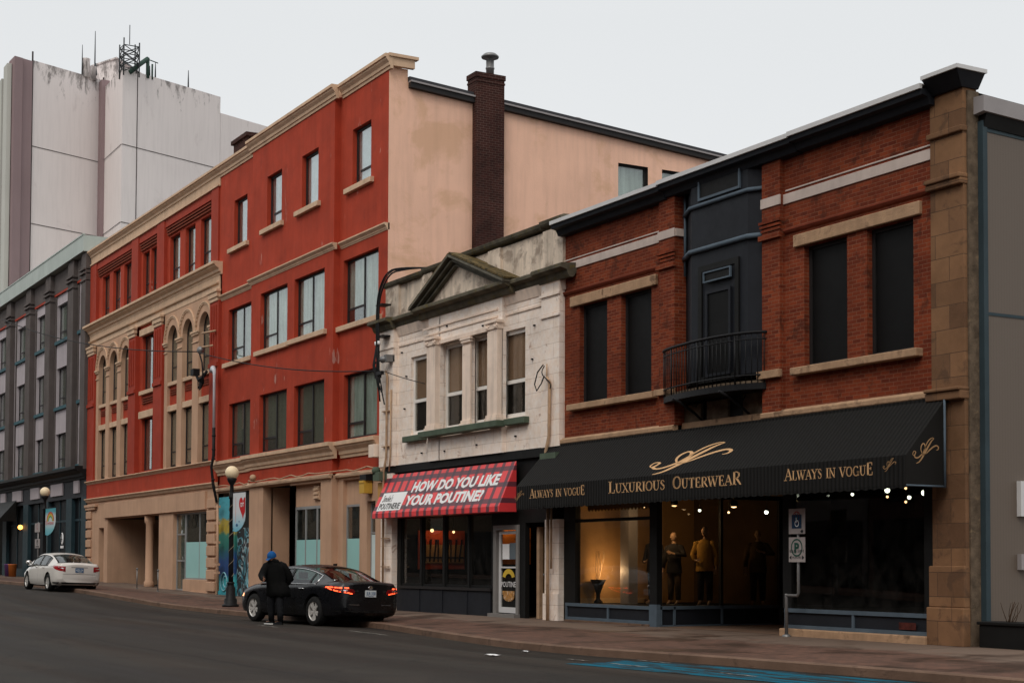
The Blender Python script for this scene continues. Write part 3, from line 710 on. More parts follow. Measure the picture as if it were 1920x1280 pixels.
# arcade panels with true arches
def arcade(x0, x1, arcs, name='arcade'):
    m = MB(); Y0, Y1 = 18.97, 19.24; zs = 10.18; zt = 11.38; zb = 5.05
    # piers
    ed = [x0]+[q for a in arcs for q in a]+[x1]
    for i in range(0, len(ed), 2):
        m.box(ed[i], ed[i+1], Y0, Y1, zb, zs)
    for a, b in arcs:
        c = (a+b)/2; r = (b-a)/2; n = 14
        ar = [(c+r*math.cos(math.pi*k/n), zs+r*math.sin(math.pi*k/n)) for k in range(n+1)]   # b -> a
        for (xa, za), (xb, zb_) in zip(ar, ar[1:]):
            m.add([(xa, Y0, za), (xb, Y0, zb_), (xb, Y0, zt), (xa, Y0, zt)], [(0, 1, 2, 3)])
            m.add([(xa, Y0, za), (xb, Y0, zb_), (xb, Y1, zb_), (xa, Y1, za)], [(0, 1, 2, 3)])
    for i in range(0, len(ed), 2):
        m.add([(ed[i], Y0, zs), (ed[i+1], Y0, zs), (ed[i+1], Y0, zt), (ed[i], Y0, zt)], [(0, 1, 2, 3)])
    o = m.build(name, M['tan'], A)
    t = MB(); h = MB()
    for i in range(0, len(ed), 2):
        w = .05 if 0 < i < len(ed)-2 else .04
        t.box(ed[i]-w, ed[i+1]+w, Y0-.10, Y0, zs-.06, zs+.02); t.box(ed[i]-w*.4, ed[i+1]+w*.4, Y0-.06, Y0, zs-.14, zs-.06); t.box(ed[i], ed[i+1], Y0-.04, Y0, zs-.42, zs-.37)
    t.build('capital', M['cream'], o, bevel=.01, cuts=[(q[0]+q[1])/2 for q in arcs])
    for a, b in arcs:                        # hood of small dentils round each arch
        c = (a+b)/2; r = (b-a)/2
        for ra, rb_ in ((r+.27, r+.33),):
            n = 18
            for k in range(n):
                t0, t1 = math.pi*(k+.1)/n, math.pi*(k+.6)/n
                q = [(c+rr*math.cos(t_), zs+rr*math.sin(t_)) for rr, t_ in ((ra, t0), (rb_, t0), (rb_, t1), (ra, t1))]
                if all(zz < zt-.02 for _, zz in q): h.prism(q, Y0-.045, Y0)
            n = 14
            ring = [(c+(r+.38)*math.cos(math.pi*k/n), zs+(r+.38)*math.sin(math.pi*k/n)) for k in range(n+1)]
            inn = [(c+(r+.34)*math.cos(math.pi*k/n), zs+(r+.34)*math.sin(math.pi*k/n)) for k in range(n+1)]
            for k in range(n):
                q = [ring[k], ring[k+1], inn[k+1], inn[k]]
                if all(zz < zt-.01 for _, zz in q): h.prism(q, Y0-.06, Y0)
    h.build('arch_hood', M['cream'], o, cuts=[(p[1]+q[0])/2 for p, q in zip(arcs, arcs[1:])])
    for a, b in arcs:
        s_ = MB(); s_.wall(a, b, 7.62, 8.42, 19.1, (), .1); s_.build('spandrel', M['red'], o)
        rr = MB()
        for k in range(3): rr.box(a+.12, b-.12, 19.06, 19.1, 8.05+.09*k, 8.10+.09*k)
        rr.build('spandrel_rib', M['brickrib'], o)
        MB().box(a, b, 18.99, 19.12, 7.38, 7.62).build('lintel', M['cream'], o, bevel=.015)
        MB().box(a, b, 18.99, 19.12, 8.42, 8.57).build('sill', M['cream'], o, bevel=.015)
        # arched window light
        c = (a+b)/2; r = (b-a)/2; n = 14
        f = MB(); pl = [(a, 8.57), (b, 8.57)]+[(c+r*math.cos(math.pi*k/n), zs+r*math.sin(math.pi*k/n)) for k in range(n+1)]
        fr = MB(); fr.tube([(x, 19.2, z) for x, z in pl+[pl[0]]], .035, 4, sm=False); fr.box(a, b, 19.18, 19.22, 9.15, 9.20)
        w_ = fr.build('arched_window', M['wframe'], A)
        f.prism(pl, 19.19, 19.20); f.build('pane', M['glass'], w_)
        g = MB(); g.prism(pl, 19.235, 19.25); g.build('blind', M['blinddk'], w_)
        window(A, a, b, lowz[0], lowz[1], 19.16, hb=((5.75, a+.05, b-.05),), bm='blinddk')
    return o
arcade(-73.2, -67.52, arL); arcade(-62.55, -56.62, arR)
# red centre bay and red pilasters
MB().wall(-67.55, -62.5, 5.05, 11.4, 19.08, [(ctr[0], ctr[1], lowz[0], 7.40), (ctr[0], ctr[1], 8.57, 10.92)], .2).build('centre_bay', M['red'], A)
for z0, z1 in ((lowz[0], 7.40), (8.57, 10.92)):
    window(A, ctr[0], ctr[1], z0, z1, 19.2, vb=(-64.95,), hb=((z0+.62, -64.9, ctr[1]-.06),), bm='blinddk')
for z0, z1, o_ in ((7.40, 7.70, .1), (8.40, 8.57, .1), (10.92, 11.2, .1)):
    MB().box(ctr[0]-.12, ctr[1]+.05, 19.08-o_-.04, 19.08, z0, z1).build('lintel', M['cream'], A, bevel=.015)
m = MB()
for k in range(3): m.box(ctr[0]+.1, ctr[1]-.1, 19.02, 19.08, 8.02+.1*k, 8.07+.1*k)
m.build('spandrel_rib', M['brickrib'], A)
for a, b in ((-74.4, -73.2), (-67.52, -66.45), (-63.8, -62.6), (-56.62, -55.62)):
    m = MB(); m.box(a, b, 18.88, 19.1, 5.05, 11.0)
    for k in range(3): xx = a+(b-a)*(.2+.25*k); m.box(xx, xx+.09, 18.84, 18.88, 8.9, 10.85)
    m.box(a+.01, b-.01, 18.82, 18.88, 8.55, 8.7); m.build('pilaster', M['redtrim'], A)
MB().box(-55.62, -55.95, 19.0, 19.2, 4.2, 12).build('wall_strip', M['red'], A)
m = MB(); m.prof(mould(18.92, 4.93, 5.08, .14), -74.42, -55.75); m.build('belt_course', M['cream'], A)
MB().box(-74.4, -55.8, 18.9, 19.2, 4.27, 4.93).build('red_band', M['red'], A)
m = MB(); m.prof(mould(18.9, 4.10, 4.27, .12), -74.42, -55.7); m.build('lower_moulding', M['cream'], A)
# ground storey
gops = [(-72.3, -71.4, .35, 2.88), (-70.8, -62.95, .2, 3.27), (-61.05, -56.85, .2, 3.24)]
MB().wall(-74.4, -55.75, -.2, 4.10, 18.95, gops, .5).build('ground_storey', M['tan'], A)
MB().box(-71.2, -56.9, 18.86, 18.95, 3.30, 3.98).build('fascia_board', M['tan'], A, bevel=.01)
m = MB()
for x0, x1 in ((-74.38, -73.55), (-56.72, -55.80)):
    for k in range(8):
        m.box(x0, x1, 18.87, 18.95, .25+.44*k, .60+.44*k)
m.build('quoin', M['tan'], A, bevel=.02, cuts=(-65,))
m = MB(); m.box(-74.45, -72.5, 18.8, 18.95, 3.86, 3.98); m.box(-74.4, -72.7, 18.84, 18.95, 3.74, 3.86); m.build('pier_capital', M['tan'], A, bevel=.01)
# recess behind the big opening
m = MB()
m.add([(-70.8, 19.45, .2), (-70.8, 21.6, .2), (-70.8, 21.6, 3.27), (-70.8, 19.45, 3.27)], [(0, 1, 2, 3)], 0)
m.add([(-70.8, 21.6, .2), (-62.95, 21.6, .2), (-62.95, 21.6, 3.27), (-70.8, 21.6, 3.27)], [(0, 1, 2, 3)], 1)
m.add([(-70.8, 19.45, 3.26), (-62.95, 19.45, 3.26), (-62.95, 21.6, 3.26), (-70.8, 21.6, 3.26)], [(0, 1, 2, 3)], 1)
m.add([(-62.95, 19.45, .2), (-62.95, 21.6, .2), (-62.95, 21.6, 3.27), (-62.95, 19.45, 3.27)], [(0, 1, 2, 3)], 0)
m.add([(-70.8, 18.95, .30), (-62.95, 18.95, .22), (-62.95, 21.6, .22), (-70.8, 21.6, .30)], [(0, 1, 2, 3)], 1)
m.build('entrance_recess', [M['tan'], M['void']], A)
MB().lathe(-64.9, 19.15, [(.22, .2), (.22, .5), (.17, .55), (.16, 2.9), (.22, 3.0), (.22, 3.27)], 14).build('column', M['tan'], A)
m = MB(); m.box(-64.4, -62.95, 19.9, 20.0, .2, .9); m.box(-64.4, -64.1, 19.9, 20.0, .9, 3.27); m.build('side_panel', M['tan'], A)
window(A, -64.1, -62.95, .9, 3.1, 19.92, fm='gframe', bm='blinddk', part='side_light')
d = window(A, -72.3, -71.4, .45, 2.88, 19.3, hb=((2.55, -72.25, -71.45),), fm='gframe', bm='void', part='door')
MB().ball((-71.55, 19.27, 1.45), .03, 8).build('handle', M['steel'], d)
MB().box(-59.9, -56.85, 19.0, 19.3, .1, .66).build('bulkhead', M['tan'], A, bevel=.01)
w_ = window(A, -59.9, -56.85, .66, 3.24, 19.1, vb=(-58.2,), fm='gframe', bm='void', part='shop_window')
MB().box(-59.85, -56.9, 19.108, 19.118, .70, 2.1).build('frosted_film', M['frost'], w_)
d = window(A, -61.05, -59.93, .22, 3.24, 19.1, hb=((2.42, -61, -59.96), (1.38, -61, -59.96)), fm='gframe', bm='blinddk', part='door')
MB().tube([(-60.06, 19.07, 1.2), (-60.06, 19.05, 1.55)], .015, 6).build('handle', M['steel'], d)

# ================================================================== PLAIN RED BUILDING
B = thing('red_building', 'plain red rendered building with peach side wall and tall dark brick chimney', 'building', (-48.5, 19, 0))
w4 = [(-54.34, -52.97, 12.70, 14.42, 0), (-50.45, -49.08, 12.66, 14.44, 1), (-47.28, -45.9, 12.68, 14.43, 1), (-43.68, -42.31, 12.70, 14.46, 0)]
w3 = [(-54.84, -52.33, 8.57, 10.50, 0), (-51.0, -48.47, 8.54, 10.51, 1), (-47.85, -45.32, 8.56, 10.51, 1), (-44.30, -41.73, 8.56, 10.55, 0)]
w2 = [(-54.70, -52.24, 5.10, 7.05, 0), (-51.0, -48.45, 5.06, 7.03, 1), (-47.8, -45.27, 5.05, 7.03, 1), (-44.21, -41.75, 5.06, 7.03, 0)]
allw = w4+w3+w2
YA, YC = 19.0, 18.80
JL, JR = -51.90, -44.60
for nm, a, b, y, fl in (('wall', -55.93, JL, YA, 0), ('wall', JL, JR, YC, 1), ('wall', JR, -41.09, YA, 0)):
    MB().wall(a, b, 4.05, 15.7, y, [w[:4] for w in allw if w[4] == fl and a < w[0] < b], .235).build(nm, M['red'], B)
for row, ws in enumerate((w4, w3, w2)):
    for k, (a, b, c, d, fl) in enumerate(ws):
        y = (YC if fl else YA)+.14
        if row == 0:
            bar = ((c+.45, a+.3, b-.05),) if k in (1, 3) else ()
            o = window(B, a, b, c, d, y, hb=bar, fw=.08, gm='skyglass', bm=('blind', 'curtain', 'paleblind', 'paleblind')[k])
        else:
            mx = a+(b-a)*.49
            o = window(B, a, b, c, d, y, vb=(mx,), hb=((c+.48, a+.06, mx),), fw=.07, bm=('curtain' if (row == 1 or k == 3) else 'blinddk') if not (row == 1 and k == 0) else 'blind')
            if (row, k) in ((1, 3), (2, 0), (2, 1), (2, 2)): MB().box(a+.07, mx-.03, y+.035, y+.055, c+.07, c+.45).build('vent_panel', M['wframe'], o)
for k, (a, b, c, d, fl) in enumerate(w4): sill(B, a-.4, b+.22, c-.16, c+.0, YC if fl else YA, .13)
sill(B, -55.2, -52.25, 8.40, 8.56, YA); sill(B, -51.35, -48.3, 8.38, 8.54, YC); sill(B, -48.25, -45.1, 8.40, 8.56, YC); sill(B, -44.7, -41.45, 8.38, 8.54, YA)
def runs(z0, z1, out, name, mat, ends=(0, 0)):
    m = MB()
    for a, b, y in ((-55.93, JL, YA), (JL-out, JR+out, YC), (JR+out, -41.08+ends[1], YA)): m.prof(mould(y, z0, z1, out), a, b)
    return m.build(name, M[mat], B)
runs(10.94, 11.14, .13, 'string_course', 'cream')
runs(4.50, 5.00, .26, 'belt_course', 'cream', (0, -.35))
MB().box(-41.5, -41.12, 18.62, 18.98, 4.35, 4.72).build('bracket_block', M['stonetrim'], B, bevel=.01)
m = MB()
for a, b, y in ((-55.93, JL, YA), (JL-.2, JR+.2, YC), (JR+.2, -40.9, YA)): m.prof(mould(y, 15.60, 16.02, .22), a, b)
m.box(-41.06, -40.92, 19.04, 19.75, 15.70, 16.0); m.box(-41.05, -40.86, 18.9, 19.85, 15.95, 16.04)
m.box(-55.9, -41.08, 19.05, 19.4, 15.7, 16.0)
m.build('cornice', M['cream'], B)
m = MB()
for a, b, y in ((-55.93, JL, YA), (JL, JR, YC), (JR, -41.1, YA)): m.prof([(y+.03, 3.90), (y-.10, 3.92), (y-.12, 3.98), (y-.06, 4.05), (y+.03, 4.06)], a, b)
m.build('lower_moulding', M['cream'], B)
# loose cable along the lower moulding with a small bell box
m = MB(); m.tube([(-55.6+.5*i, (18.65 if -52 < -55.6+.5*i < -44.5 else 18.86), 4.09+.03*math.sin(i*1.7)+.02*math.sin(i*4)) for i in range(29)], .022, 6); m.ball((-51.0, 18.6, 4.2), .12, 10)
m.build('loose_cable', M['pipe'], B)
# side wall towards the lower roofs
hw = [(26.93, 28.06, 12.45, 13.91), (28.6, 30.0, 12.45, 13.91)]
def zroof(y): return 15.33-(y-19.6)*.068
m = MB(); ys = [19.0, 19.6, 21.8, 22.9, 26.93, 28.06, 28.6, 30.0, 34, 40]
for a, b in zip(ys, ys[1:]):
    ho = next(((c, d) for p, q, c, d in hw if p <= a and b <= q), None)
    za, zb = (15.7, 15.7) if a < 19.5 else (zroof(a), zroof(b))
    segs = [(-.3, ho[0], ho[0]), (ho[1], za, zb)] if ho else [(-.3, za, zb)]
    for z0, z1a, z1b in segs: m.add([(-41.08, a, z0), (-41.08, b, z0), (-41.08, b, z1b), (-41.08, a, z1a)], [(0, 1, 2, 3)])
m.add([(-41.08, 40, -.3), (-55.93, 40, -.3), (-55.93, 40, 14.1), (-41.08, 40, 14.1)], [(0, 1, 2, 3)])
m.add([(-41.08, 19, 15.7), (-41.08, 19.6, 15.7), (-41.5, 19.6, 15.7), (-41.5, 19, 15.7)], [(0, 1, 2, 3)])
m.build('side_wall', M['sidewall'], B)
m = MB(); m.add([(-41.1, 19.6, zroof(19.6)), (-41.1, 40, zroof(40)), (-55.93, 40, zroof(40)), (-55.93, 19.6, zroof(19.6))], [(0, 1, 2, 3)]); m.build('roof', M['roof'], B)
def raked(x0, x1, za, zb, mat, name, y0=19.62, y1=40):
    m = MB()
    v = []
    for y in (y0, y1):
        for x, dz in ((x0, za), (x1, za), (x1, zb), (x0, zb)): v.append((x, y, zroof(y)+dz))
    m.add(v, [(0, 1, 2, 3), (7, 6, 5, 4), (0, 4, 5, 1), (1, 5, 6, 2), (2, 6, 7, 3), (3, 7, 4, 0)]); return m.build(name, M[mat], B)
raked(-41.3, -40.93, -.17, -.02, 'wframe', 'gutter_board'); raked(-41.35, -40.88, -.02, .03, 'greymetal', 'gutter_flashing'); raked(-41.6, -41.0, .035, .16, 'roof', 'roof_edge')
for p, q, c, d in hw:
    m = MB()
    for a, b, e, f in ((p, p+.06, c, d), (q-.06, q, c, d), (p+.06, q-.06, d-.06, d), (p+.06, q-.06, c, c+.06)): m.box(-41.26, -41.20, a, b, e, f)
    for a, b, e, f in ((p-.01, p, c, d), (q, q+.01, c, d), (p, q, d, d+.01)): m.box(-41.3, -41.085, a, b, e, f)
    o = m.build('window', M['wframe'], B); MB().box(-41.24, -41.23, p+.03, q-.03, c+.03, d-.03).build('pane', M['glass'], o); MB().box(-41.36, -41.34, p, q, c, d).build('blind', M['curtain'], o)
m = MB(); m.box(-41.4, -40.85, 21.74, 22.70, 5, 15.78); m.box(-41.43, -40.82, 21.71, 22.73, 15.78, 15.93); m.box(-41.42, -40.83, 21.725, 22.715, 15.64, 15.70)
ch = m.build('chimney', M['dkbrick'], B)
m = MB(); m.lathe(-41.12, 22.35, [(.12, 15.93), (.12, 16.15), (.135, 16.16), (.135, 16.2), (.12, 16.21), (.12, 16.42), (.05, 16.43), (.05, 16.5), (.26, 16.5), (.27, 16.54), (.18, 16.62), (.02, 16.66)], 18); m.build('flue', M['steel'], ch)
m = MB(); m.ball((-41.6, 25.7, 15.1), .28, 14, sc=(1, 1, .7)); m.lathe(-41.6, 26.3, [(.06, 14.8), (.06, 15.12), (.09, 15.13), (.09, 15.2)], 10); m.lathe(-41.6, 25.7, [(.12, 14.7), (.12, 15.0)], 12)
m.build('roof_vent', M['greymetal'], B)
m = MB(); m.box(-56.5, -55.0, 19.7, 20.4, 15, 17.05); m.box(-56.6, -54.9, 19.62, 20.5, 17.05, 17.2)
m.build('rear_chimney', M['dkbrick'], B)
# ground storey
gA = [(-55.75, -52.0, .0, 3.85)]; gC = [(-50.55, -48.1, -.1, 3.88), (-48.1, -45.48, .25, 3.82)]; gR = [(-44.2, -42.94, .0, 3.83), (-42.40, -41.81, .0, 3.13)]
MB().wall(-55.93, JL, -.2, 4.0, YA, gA, .2).build('ground_storey', M['tan'], B)
MB().wall(JL, JR, -.2, 4.0, YC, gC, .35).build('ground_storey', M['tan'], B)
MB().wall(JR, -41.1, -.2, 4.0, YA, gR, .25).build('ground_storey', M['tan'], B)
m = MB()
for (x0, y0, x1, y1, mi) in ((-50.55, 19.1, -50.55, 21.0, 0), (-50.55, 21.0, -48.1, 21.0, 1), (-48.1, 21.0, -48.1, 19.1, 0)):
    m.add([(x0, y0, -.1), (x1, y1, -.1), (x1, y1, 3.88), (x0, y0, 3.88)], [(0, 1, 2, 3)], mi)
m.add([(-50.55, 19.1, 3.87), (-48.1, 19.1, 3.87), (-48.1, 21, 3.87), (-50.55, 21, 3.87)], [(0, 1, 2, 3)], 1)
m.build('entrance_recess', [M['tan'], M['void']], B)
MB().box(-48.04, -45.5, 19.0, 19.1, 3.12, 3.82).build('transom_panel', M['tan'], B)
m = MB(); m.box(-46.4, -45.95, 18.94, 19.0, 3.30, 3.74)
for k in range(3): m.box(-46.36, -45.99, 18.90, 18.94, 3.34+.13*k, 3.40+.13*k)
m.build('louvre', M['cream'], B)
w_ = window(B, -48.08, -45.5, .25, 3.12, 19.0, vb=(-47.2, -46.25), fw=.09, fm='gframe', bm='void', part='shop_window')
MB().box(-48.0, -45.56, 19.008, 19.018, .3, 2.05).build('frosted_film', M['frost'], w_)
MB().box(-44.2, -42.94, 19.12, 19.2, 3.08, 3.83).build('transom_panel', M['tan'], B)
w_ = window(B, -44.2, -42.94, .05, 3.08, 19.12, fw=.07, fm='gframe', bm='void', part='shop_window')
MB().box(-44.14, -43.0, 19.128, 19.138, .1, 2.05).build('frosted_film', M['frost'], w_)
d = window(B, -42.40, -41.81, .0, 3.13, 19.12, hb=((2.2, -42.36, -41.84),), fm='gframe', bm='void', part='door')
MB().box(-42.34, -41.86, 19.128, 19.138, .1, 2.15).build('frosted_film', plain('pale_door_film', (.60, .72, .72), .5), d)
m = MB(); m.box(-42.35, -42.0, 18.72, 18.98, 3.35, 3.65); m.box(-42.33, -42.02, 18.70, 18.98, 3.65, 3.72)
o = m.build('bulkhead_lamp', plain('yellow_lamp_glass', (.55, .33, .05), .4), B); MB().box(-42.4, -41.95, 18.75, 19.0, 3.72, 3.9).build('hood', M['iron'], o)
# murals in the first bay
def mural(kind):
    m, nt, b, L = newmat(kind+'_mural'); p = pos(nt); s = nt.nodes.new('ShaderNodeSeparateXYZ'); L(p, s.inputs[0])
    nz = noise(nt, p, 1.4, 4, .6, .8)
    z = nt.nodes.new('ShaderNodeMath'); z.operation = 'MULTIPLY_ADD'; z.inputs[1].default_value = .7; L(nz, z.inputs[0]); L(s.outputs[2], z.inputs[2])
    if kind == 'seascape':
        zz = nt.nodes.new('ShaderNodeMapRange'); zz.inputs[1].default_value = .3; zz.inputs[2].default_value = 4.2; L(z.outputs[0], zz.inputs[0])
        c = ramp(nt, zz.outputs[0], [(0, (.03, .32, .42, 1)), (.18, (.05, .42, .46, 1)), (.24, (.004, .04, .15, 1)), (.38, (.005, .05, .19, 1)), (.48, (.01, .13, .12, 1)), (.60, (.02, .20, .14, 1)), (.64, (.45, .34, .03, 1)), (.73, (.38, .30, .04, 1)), (.76, (.08, .36, .44, 1)), (1, (.05, .38, .46, 1))])
        st = noise(nt, p, 1.2, 5, .65, 1.2, stretch=(1, 1, 4))
        c = mixc(nt, ramp(nt, st, [(.5, 0.0), (.75, .55)]), c, (.02, .10, .16, 1))
        v = nt.nodes.new('ShaderNodeTexVoronoi'); v.inputs['Scale'].default_value = 1.6; L(p, v.inputs['Vector'])
    else:
        n2 = nt.nodes.new('ShaderNodeTexNoise'); n2.inputs['Scale'].default_value = 1.15; n2.inputs['Detail'].default_value = 2; n2.inputs['Distortion'].default_value = 1.5; L(p, n2.inputs['Vector'])
        mm = nt.nodes.new('ShaderNodeMath'); mm.operation = 'MULTIPLY'; mm.inputs[1].default_value = 42; L(n2.outputs['Fac'], mm.inputs[0])
        sn = nt.nodes.new('ShaderNodeMath'); sn.operation = 'SINE'; L(mm.outputs[0], sn.inputs[0])
        line = ramp(nt, sn.outputs[0], [(.35, 0.0), (.8, 1.0)])
        n3 = noise(nt, p, 2.3, 3)
        cc = ramp(nt, n3, [(.42, (.03, .19, .25, 1)), (.55, (.20, .36, .40, 1)), (.62, (.35, .35, .36, 1)), (.7, (.05, .28, .34, 1))])
        c = mixc(nt, line, (.008, .010, .014, 1), cc)
    L(c, b.inputs['Base Color']); b.inputs['Roughness'].default_value = .7
    return m
m = MB(); m.box(-55.74, -53.95, 19.02, 19.1, .0, 3.70); m.build('seascape_mural', mural('seascape'), B)
m = MB(); m.box(-53.95, -52.0, 19.1, 19.16, .0, 2.55); m.build('swirl_mural', mural('swirl'), B)
m = MB()
for cx, cz, r in ((-55.05, .62, .33), (-54.9, .62, .2), (-52.45, .75, .42), (-52.5, .78, .27)):
    pts = [(cx+r*math.cos(2*math.pi*k/24), 19.0 if cx < -54 else 19.09, cz+r*math.sin(2*math.pi*k/24)) for k in range(25)]
    m.tube(pts, .025, 5)
m.build('mural_ring', plain('pale_blue_paint', (.22, .45, .52), .7), B, cuts=(-54,))
MB().box(-53.95, -52.0, 19.1, 19.16, 2.55, 3.85).build('dark_board', M['black'], B)
# ================================================================== WHITE PEDIMENTED BUILDING
W = thing('white_building', 'narrow weathered white building with triangular pediment and red plaid awning', 'building', (-36, 19, 0))
YW, YB, YP = 18.92, 18.80, 18.76
wins = [(-39.33, -38.1, 4.86, 7.02), (-37.35, -36.05, 4.86, 7.12), (-35.72, -34.5, 4.88, 7.12), (-34.15, -32.95, 4.90, 7.06)]
body(W, -41.05, -31.24, 19.2, 32, 9.3, 'stonepaint')
MB().wall(-41.05, -31.24, 4.05, 8.0, YW, wins, .3).build('wall', M['stonepaint'], W)
m = MB(); m.wall(-38.0, -37.3, 4.05, 7.95, YB, (), .12); m.wall(-34.5, -33.9, 4.05, 7.95, YB, (), .12); m.wall(-37.35, -34.5, 7.12, 7.95, YB, (), .12); m.wall(-37.35, -34.5, 4.05, 4.66, YB, (), .12); m.wall(-36.02, -35.55, 4.66, 7.12, YB, (), .12)
m.build('centre_bay', M['stonepaint'], W)
m = MB(); m.box(-41.07, -40.15, YP, 18.95, 4.05, 8.0); m.box(-32.05, -31.22, 18.84, 18.95, 4.05, 8.0)
for z in (7.10, 7.60): m.box(-32.1, -31.2, 18.80, 18.84, z, z+.06)
m.box(-41.09, -40.1, YP-.03, YP, 7.38, 7.44)
m.build('corner_pier', M['stonepaint'], W, cuts=(-36,))
m = MB(); m.box(-40.1, -38.3, YW-.03, YW, 7.40, 7.45); m.box(-38.3, -34.1, YB-.03, YB, 7.62, 7.67); m.box(-38.3, -34.1, YB-.025, YB, 7.44, 7.48); m.box(-34.1, -32.05, YW-.03, YW, 7.44, 7.49)
m.box(-37.4, -34.6, YB-.05, YB, 7.14, 7.24)
m.build('string_course', M['stonetrim'], W, cuts=(-38.3, -34.1))
# ionic pilasters
for a, b, z1, kind in ((-37.86, -37.27, 7.32, 1), (-34.45, -33.86, 7.32, 1), (-35.99, -35.48, 7.12, 0)):
    y0 = YB-.14 if kind else YB-.04
    m = MB(); m.box(a+.04, b-.04, y0, YB+.02, 4.98, z1-.2); m.box(a-.02, b+.02, y0-.05, YB+.02, 4.78, 4.92); m.box(a+.01, b-.01, y0-.03, YB+.02, 4.92, 4.99)
    if kind:
        m.box(a-.02, b+.02, y0-.07, YB+.02, z1-.05, z1+.02); m.box(a+.02, b-.02, y0-.03, YB+.02, z1-.2, z1-.05)
        for c in (a+.08, b-.08):
            m.tube([(c+(.095-.012*k*.5)*math.cos(k*.7), y0-.035, z1-.14+(.095-.012*k*.5)*math.sin(k*.7)) for k in range(14)], .018, 5)
            m.tube([(c, y0-.06, z1-.14), (c, YB, z1-.14)], .045, 8)
    else:
        m.box(a-.03, b+.03, y0-.05, YB+.02, z1-.06, z1); m.box(a, b, y0-.03, YB+.02, z1-.13, z1-.06)
    m.build('pilaster', M['stonetrim'], W, bevel=.01)
for i, (a, b, c, d) in enumerate(wins):
    mid = 5.79
    o = window(W, a, b, c, d, YW+.08, fw=.10, fm='whiteframe', gm='shopglass', bm='tanblind', hb=((mid, a+.1, b-.1),), fd=.07)
    MB().box(a+.1, b-.1, YW+.142, YW+.152, c+.1, mid-.03).build('dark_opening', M['void'], o)
    MB().box(a+.1, b-.1, YW+.140, YW+.150, mid+.0, mid+.07).build('blind_rail', M['greensill'], o)
m = MB()
m.box(-39.55, -38.3, YW-.16, YW+.02, 4.66, 4.82); m.box(-38.15, -33.75, YB-.24, YB+.02, 4.68, 4.84); m.box(-33.75, -32.75, YW-.16, YW+.02, 4.70, 4.86)
m.build('sill', M['greensill'], W, bevel=.015)
# cornice, parapet, coping
m = MB()
cm = lambda y, o: [(y+.05, 7.92), (y-.05, 7.92), (y-.10, 8.00), (y-.12, 8.08), (y-o, 8.13), (y-o, 8.20), (y-o+.03, 8.23), (y+.3, 8.27)]
m.prof(cm(YP, .28), -41.35, -40.1); m.prof(cm(YW, .26), -40.1, -38.5); m.prof(cm(YB, .30), -38.5, -33.3); m.prof(cm(YW, .26), -33.3, -32.1); m.prof(cm(18.86, .30), -32.1, -30.72)
m.build('cornice', M['moss'], W)
m = MB(); m.prof([(19.3, 7.70), (YW-.02, 7.70), (YW-.1, 7.95), (19.3, 7.95)], -41.0, -31.2); m.build('cornice_soffit', M['stonetrim'], W)
m = MB(); m.box(-41.05, -31.24, 19.0, 19.3, 8.2, 9.22)
for a, b in ((-41.06, -40.2), (-38.7, -38.1), (-34.9, -34.25), (-32.15, -31.22)): m.box(a, b, 18.93, 19.0, 8.22, 9.22)
m.build('parapet', M['parapet'], W)
m = MB()
for a, b, z in ((-41.12, -38.6, 9.20), (-38.6, -36.6, 9.24), (-36.6, -32.2, 9.28), (-32.2, -31.2, 9.32)):
    m.prof([(18.9, z), (18.86, z+.05), (18.84, z+.13), (18.95, z+.17), (19.4, z+.18), (19.4, z)], a, b)
m.build('coping', M['moss'], W, bevel=.01)
# pediment: tympanum, raking cornices with real depth back to the parapet
ax, az, lx, rx, bz = -36.2, 9.30, -38.55, -33.25, 8.2
m = MB(); m.prism([(lx+.3, bz), (rx-.3, bz), (ax, az-.22)], 18.78, 19.05); m.build('tympanum', M['parapet'], W)
def rake(x0, z0, x1, z1, y0, y1, t, lift=0):
    d = Vector((x1-x0, z1-z0)).normalized(); n = Vector((-d.y, d.x));
    if n.y < 0: n = -n
    return [(x0+n.x*lift, z0+n.y*lift), (x1+n.x*lift, z1+n.y*lift), (x1+n.x*(lift+t), z1+n.y*(lift+t)), (x0+n.x*(lift+t), z0+n.y*(lift+t))]
m = MB()
for x0, x1 in ((lx, ax), (rx, ax)):
    m.prism(rake(x0, bz, x1, az, 0, 0, .055, -.03), 18.44, 19.1)
    m.prism(rake(x0*.985+ax*.015, bz, x1, az-.03, 0, 0, .055, -.10), 18.55, 19.1)
    m.prism(rake(x0*.97+ax*.03, bz, x1, az-.06, 0, 0, .05, -.17), 18.66, 19.1)
m.build('raking_cornice', plain('green_black_cornice', (.125, .115, .088), .8, .3, 4, bump=.4, stain=((.2, .17, .13), .5, 5, .62)), W)
m = MB(); m.prism(rake(rx, bz+.01, ax, az+.01, 0, 0, .05, .035), 18.46, 19.12); m.prism(rake(lx, bz+.01, ax, az+.01, 0, 0, .03, .035), 18.46, 19.12)
m.build('mossy_roof', plain('orange_moss', (.12, .085, .035), .95, .5, 6, bump=1, stain=((.02, .022, .015), .9, 7, .5)), W)
m = MB()
for x, z in ((-39.6, 6.5), (-39.7, 5.6), (-38.6, 4.3), (-37.0, 4.25), (-35.2, 4.3), (-33.4, 4.4), (-32.6, 6.2), (-32.5, 7.0), (-39.9, 7.2), (-34.9, 7.3), (-36.9, 7.55)): m.box(x, x+.045, 18.87 if (x < -38 or x > -34) else 18.76, 18.95, z, z+.04)
m.build('iron_pin', M['iron'], W, cuts=(-39.8, -39.65, -39.0, -38, -36.95, -36, -35, -34, -33.3, -33))
